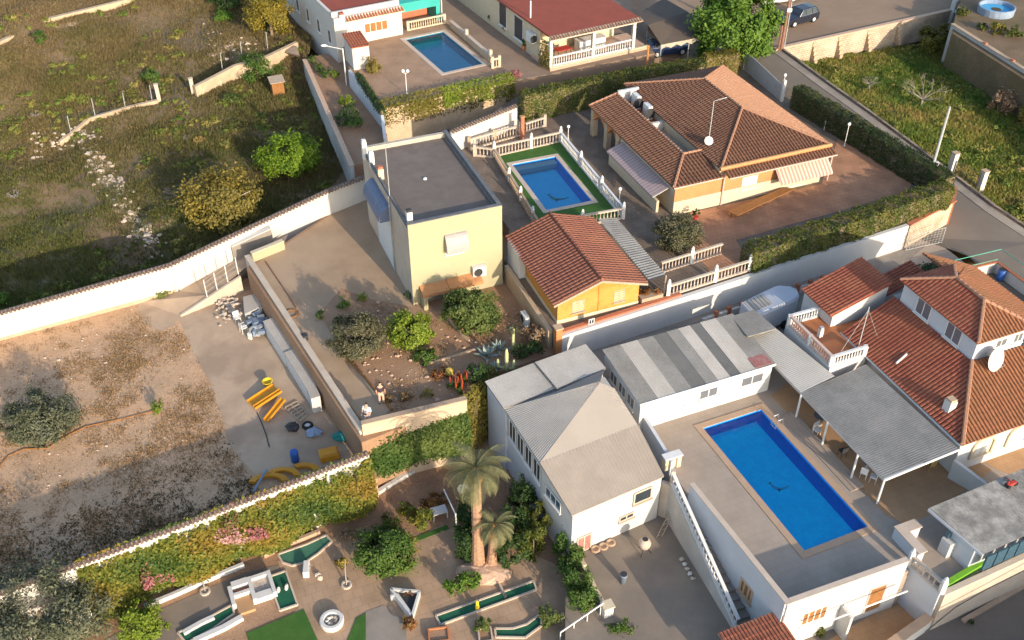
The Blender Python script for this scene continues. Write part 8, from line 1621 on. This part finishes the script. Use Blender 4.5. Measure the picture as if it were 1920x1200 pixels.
t=thing('trellis_post','slim white trellis post left of the palm hedge','post',W(856,1020,ZG)); m=MB(); m.tube([W(857,1015,ZG),W(857,1015,ZG)+Vector((0,0,2.4))],.05,6); m.make('post_body',MAT['white_paint'],t); m=MB(); m.tube([W(857,1015,ZG)+Vector((0,0,2.3)),W(835,965,ZG)+Vector((0,0,2.2))],.04,5); m.make('rail',MAT['white_paint'],t)
b=W(895,1142,ZG); t=thing('toy_figure','small yellow golf marker on the long central lane','marker',b); m=MB(); m.lathe(b,[(.13,0),(.12,.3),(.08,.45),(.1,.6),(.03,.72)],10); m.make('marker_body',MAT['toy_yellow'],t,smooth=True); m=MB(); m.box(Frame(b,20),.05,.09,-.02,.02,ZG+.05,ZG+.9); m.make('stick',MAT['dark'],t)
for k,(x,y,lb) in enumerate(((942,1111,'white gate frame across the long central lane'),)): f=Frame(W(x,y,ZG),22); t=thing('lane_gate',lb,'gate',f.p(0,0,ZG)); m=MB(); m.box(f,-.05,.05,-.4,.4,ZG,ZG+.3); m.make('bar',MAT['coping_pale'],t); m=MB(); m.box(f,-.07,.07,-.45,-.403,ZG,ZG+.4); m.make('foot',MAT['dark'],t)
for k,(x,y,w) in enumerate(((823,1195,1.1),(910,1195,.75))): f=Frame(W(x,y,ZG),8); t=thing('planter_box',['terracotta framed planter box at the bottom edge of the garden','cream planter box with a small shrub at the bottom edge of the garden'][k],'planter',f.p(0,0,ZG)); mt=MAT[('terracotta_pot','coping_pale')[k]]; m=MB(); m.box(f,-w/2,w/2,.35,.43,ZG,ZG+.3); m.box(f,-w/2,w/2,-.45,-.37,ZG,ZG+.3); m.box(f,-w/2,-w/2+.08,-.367,.347,ZG,ZG+.3); m.box(f,w/2-.08,w/2,-.367,.347,ZG,ZG+.3); m.make('frame',mt,t); m=MB(); m.box(f,-w/2+.083,w/2-.083,-.366,.346,ZG,ZG+.2); m.make('soil',MAT['garden_soil'],t)
for k,(x,y,lb) in enumerate(((385,1110,'brick rimmed planting hole with a bare sapling on the left path'),(650,1098,'low dark planting ring beside the patio'))):
    b=W(x,y,ZG); t=thing('planting_ring',lb,'ring',b); m=MB(); m.lathe(b,[(.3,0),(.3,.14),(.2,.14),(.19,.02)],10); m.make('ring_wall',MAT['rubble'],t)
    m=MB(); m.tube([b,b+Vector((.02,.1,1.2)),b+Vector((.1,.2,2.0))],[.04,.03,.015],5); m.make('sapling',MAT['bark_pale'],t)
# ================================================================ palms
def palm(label,base,top,crown_r,n,seed,trunk_r=.3):
    base,top=Vector(base),Vector(top); t=thing('palm_tree',label,'palm',base,'palms'); L=(top-base).length; d=(top-base)/L; m=MB(); k=int(L/.16); pts=[];rs=[]
    for i in range(k+1):
        f_=i/k; pts.append(base+d*L*f_+Vector((0,0,-.2 if i==0 else 0))); rs.append(trunk_r*(1.25-.4*min(1,f_*3) if f_<.33 else .85)*(1.0 if i%2 else 1.09))
    m.tube(pts,rs,10); m.make('trunk',MAT['palm_trunk'],t)
    m=MB(); m.lathe(top-Vector((0,0,1.0)),[(trunk_r*.9,0),(trunk_r*1.35,.35),(trunk_r*1.2,.75),(trunk_r*.5,1.15)],10); m.make('boot_crown',MAT['palm_boot'],t)
    rd=random.Random(seed)
    for i in range(n):
        a=2.4*i+rd.uniform(-.2,.2); el=1.25-1.75*(i/n)**.8; l=crown_r*rd.uniform(.85,1.1); P=[]; p=top+Vector((0,0,.05)); hd=Vector((math.cos(a),math.sin(a),0)); e=el; seg=7
        for j in range(seg+1): P.append(p.copy()); p=p+(hd*math.cos(e)+Vector((0,0,math.sin(e))))*(l/seg); e-=.25+.05*j*.4
        m=MB(); x=hd.cross(Vector((0,0,1)))
        for j in range(seg):
            for q in range(5):
                o=P[j].lerp(P[j+1],q/5); dd=(P[j+1]-P[j]).normalized(); fl=.42*crown_r*.5*math.sin(math.pi*min(1,(j+q/4+1.2)/(seg+1)))+.06
                for s in (-1,1):
                    tip=o+x*s*fl*.8+dd*fl*.55-Vector((0,0,fl*.30)); w=dd*.022; m.poly([o-w,o+w,tip])
        m.tube(P,[.025*(1-.8*j/seg)+.006 for j in range(seg+1)],3,False)
        fr_=m.make('frond',MAT['leaf_palm'],t)
        at=fr_.data.attributes.new('tint','FLOAT','FACE'); at.data.foreach_set('value',np.clip(rng.normal(.5,.22,len(fr_.data.polygons))+(.2 if el<0 else 0),0,1).astype(np.float32))
b=W(897,1062,ZG); zt=ZG+7.0
palm('tall palm with orange leaf boots and drooping grey green crown',b,W(891,880,2.2),2.5,30,3,.33)
palm('shorter palm leaning right of the tall one',W(921,1062,ZG),W(927,985,-.9),1.6,20,5,.28)
# ================================================================ garden planting
tree('olive_tree','large spreading olive tree in the bottom left corner','tree',W(70,1235,ZG),W(82,1150,-1.6),(3.2,2.8,2.2),20000,.2,MAT['leaf_olive'],MAT['bark'],.2,100,111,9,low=-.9,shell=(.55,1.0),aspect=.4)
tree('citrus_tree','bright lime tree at the bottom edge beside the large olive','tree',W(265,1215,ZG),W(266,1168,ZG+1.3),(1.3,1.3,1.2),4800,.16,MAT['leaf_lime'],MAT['bark'],.1,50,112,6,low=-.9)
tree('round_tree','full round green tree in the middle of the golf garden','tree',W(722,1078,ZG),W(722,1035,ZG+1.3),(1.6,1.5,1.3),11000,.17,MAT['leaf_green'],MAT['bark'],.12,65,113,7,low=-.95,shell=(.55,1.0))
GB=[(766,1030,.75,.8,'leaf_yellow','yellow leaved bush touching the round green tree'),(795,985,.9,.7,'leaf_vine','green and yellow bush by the small pavilion'),(815,950,.8,.5,'leaf_red','reddish green bush above the small pavilion'),(855,1108,.75,.55,'leaf_bright','bright green low bush left of the palm bed'),(885,1095,.6,.5,'leaf_bright','bright green low bush at the foot of the palm bed'),(1030,1170,.7,.9,'leaf_citrus','upright citrus bush at the bottom centre'),(905,1180,.5,.5,'leaf_citrus','small shrub in the cream planter box'),(770,1180,.45,.5,'leaf_red','mixed flowers right of the grey patio slab'),(640,1060,.35,.35,'leaf_yellow','small yellow tuft on the golf patio'),(1165,1195,.8,.7,'leaf_green','dark green bush at the head of the garden steps'),(205,1120,.6,.4,'leaf_dry','dry pale plants on the stepped stones'),(655,1010,.5,.3,'leaf_dry','dry grass clump at the bend of the garden path'),(735,990,.7,.5,'leaf_hedge','low green edging shrub above the round tree'),(765,965,.6,.45,'leaf_vine','orange green shrub on the stone bed'),(880,900,.5,.9,'leaf_dark','dark shrub behind the round white table')]
for k,(x,y,r,h,mt,lb) in enumerate(GB): bush('shrub',lb,'shrub',W(x,y,ZG),(r,r*.9,h),int(1500*r),.14,MAT[mt],MAT['bark'],120+k)
def thicket(label,pts,z0,h,r,mat,n,seed,leaf=.16):
    P=[W(x,y,z0) for x,y in pts]; t=thing('thicket',label,'thicket',P[0]); A=[];O=[];T=[]
    for k,p in enumerate(P): q,o,ti=crown_pts(p+Vector((0,0,h*.5)),(r,r*.9,h*.55),n//len(P),26,seed+k,.3,-.9,(.5,1)); A.append(q);O.append(o);T.append(ti)
    leaf_mesh('foliage',np.vstack(A),leaf,mat,t,np.vstack(O),tint=np.concatenate(T),seed=seed); m=MB()
    for p in P: m.tube([p,p+Vector((0,0,h*.6))],[.07,.03],5)
    m.make('stems',MAT['bark'],t)
thicket('tall dark green thicket right of the two palms',[(958,1060),(968,1010),(978,965)],ZG,2.6,.95,MAT['leaf_dark'],6000,140)
thicket('paler trimmed thicket between the palms and the white house',[(1000,1045),(1008,1000)],ZG,2.4,.85,MAT['leaf_hedge'],4500,145)
thicket('tall dark conifer like thicket left of the palm trunk',[(872,1050),(870,1010),(874,975)],ZG,2.5,.6,MAT['leaf_dark'],4200,150)
thicket('brown tipped shrub against the corner of the white house',[(998,940),(1010,930)],ZG,2.3,.9,MAT['leaf_vine'],3600,155)
thicket('dense bright green bush line along the courtyard edge',[(1058,1040),(1070,1075),(1082,1110),(1092,1145)],ZG,2.2,.85,MAT['leaf_green'],7500,160)
thicket('dark shrubs below the verandah of the white house',[(968,865),(985,890)],ZG,1.6,.7,MAT['leaf_dark'],2600,165)
thicket('yellowish reeds at the corner of the grey sheet roof',[(915,800),(925,775)],ZG,2.8,.8,MAT['leaf_hedge_gold'],2600,170)
# grey green leaf litter bed under the palms
m=MB(); m.blob(W(905,1075,ZG)+Vector((0,0,.1)),(1.6,.9,.35),7,16,7,.12); t=thing('palm_bed','low mound of stones round the foot of the palms','bed',W(905,1075,ZG)); m.make('mound',MAT['stone_pink'],t)
# stepped stones at the far left
f=Frame(W(165,1150,ZG),24)
for k in range(3):
    t=thing('stone_step',['lowest tan stone step left of the lime tree','middle tan stone step left of the lime tree','top white stone step under the creeper'][k],'step',f.p(0,k*.75,ZG),'stone steps'); m=MB(); m.box(f,-.2,2.0-.2*k,k*.75,k*.75+.7,ZG,ZG+.3+.3*k); m.make('tread',MAT[('stone_tan','terrace_tan','stone_white')[k]],t,bevel=.04)
# garden steps with white railing
A,B=W(1050,1205,ZG),W(1130,1150,ZC); t=thing('garden_steps','tan steps with white railing from the courtyard down to the garden','steps',Vector((A.x,A.y,ZG))); d=Vector((B.x-A.x,B.y-A.y,0)); L=d.length; d.normalize(); n=Vector((d.y,-d.x,0))
for i in range(6): q0,q1=A+d*(L*i/6),A+d*(L*(i+1)/6); z=ZG+(ZC-ZG)*(i+1)/6.3; q=[q0,q1,q1+n*1.5,q0+n*1.5]; m=MB(); m.hexa([Vector((p.x,p.y,ZG-.2)) for p in q],[Vector((p.x,p.y,z)) for p in q]); m.make('step',MAT['coping'],t)
m=MB(); a_,b_=Vector((A.x,A.y,ZG+.9)),Vector((B.x,B.y,ZC+.9)); m.tube([a_,b_],.045,6); m.make('handrail',MAT['white_paint'],t)
for i in range(4): p=a_.lerp(b_,i/3.2); m=MB(); m.tube([p-Vector((0,0,.9)),p],.03,6); m.make('rail_post',MAT['white_paint'],t)
f=Frame(W(1137,1152,ZC),22); t=thing('meter_pillar','white pillar with a small plate at the head of the garden steps','pillar',f.p(0,0,ZC)); m=MB(); m.box(f,-.22,.3,-.2,.25,ZC-.6,ZC+.75); m.make('pillar_body',MAT['white_wall'],t); m=MB(); m.box(f,-.05,.15,-.215,-.2,ZC+.35,ZC+.45); m.make('plate',MAT['grey_metal'],t); m=MB(); m.box(f,-.28,.36,-.26,.31,ZC+.753,ZC+.82); m.make('cap',MAT['cream'],t)
t=thing('court_kerb','cream kerb wall along the left edge of the courtyard','wall',W(1080,1035,ZC)); m=MB(); m.wall(W(1076,1030,ZC),W(1096,1065,ZC),.25,ZG,ZC+.25); m.wall(W(1096,1065,ZC),W(1140,1150,ZC),.22,ZG,ZC+.12); m.make('wall_body',MAT['cream'],t)
U_=Vector((math.cos(rad(25)),math.sin(rad(25)),0)); q0=Vector((27.9,26.6,0))-U_*4; fN=Frame(q0,25); t=thing('neighbour_house','white house across the dark street, just outside the lower right corner','house',fN.p(0,0,ZC)); m=MB(); m.box(fN,0,13,-8,0,ZC,.1); m.make('wall',MAT['white_wall'],t); q=[fN.p(-.3,.3,.1),fN.p(13.3,.3,.1),fN.p(13.3,-4,1.6),fN.p(-.3,-4,1.6)]; m=MB(); slab_poly(m,q,.1); m.make('roof',MAT['tile_red'],t); q=[fN.p(13.3,-8.3,.1),fN.p(-.3,-8.3,.1),fN.p(-.3,-4,1.6),fN.p(13.3,-4,1.6)]; m=MB(); slab_poly(m,q,.1); m.make('roof',MAT['tile_red'],t); opening(t,'window',fN.p(4,0,ZC+1),-fN.u,fN.v,1.2,1.2,MAT['white_paint'],MAT['glass'],2)
# street corner details at the lower right
t=thing('overhead_cable','black cable hanging above the street wall at the lower right','cable',W(1745,1170,-1)); m=MB(); m.tube([W(1735,1185,-1.5),W(1790,1140,-1.4),W(1850,1105,-1.2),W(1940,1060,-.8)],.035,5); m.make('cable_run',MAT['dark'],t)
t=thing('street_kerb','pale painted kerb line along the dark street at the lower right','kerb',W(1800,1150,ZC)); m=MB(); m.wall(W(1805,1165,ZC+.1),W(1960,1075,ZC+.1),.25,ZC,ZC+.2); m.make('kerb_piece',MAT['concrete'],t)
bush('shrub','small weed growing on the dark street corner','shrub',W(1820,1170,ZC+.05),(.2,.2,.2),90,.1,MAT['leaf_dark'],MAT['bark'],190); bush('shrub','thin green plant on the tiled forecourt','shrub',W(1537,1192,ZC),(.3,.25,.4),160,.14,MAT['leaf_hedge'],MAT['bark'],191)
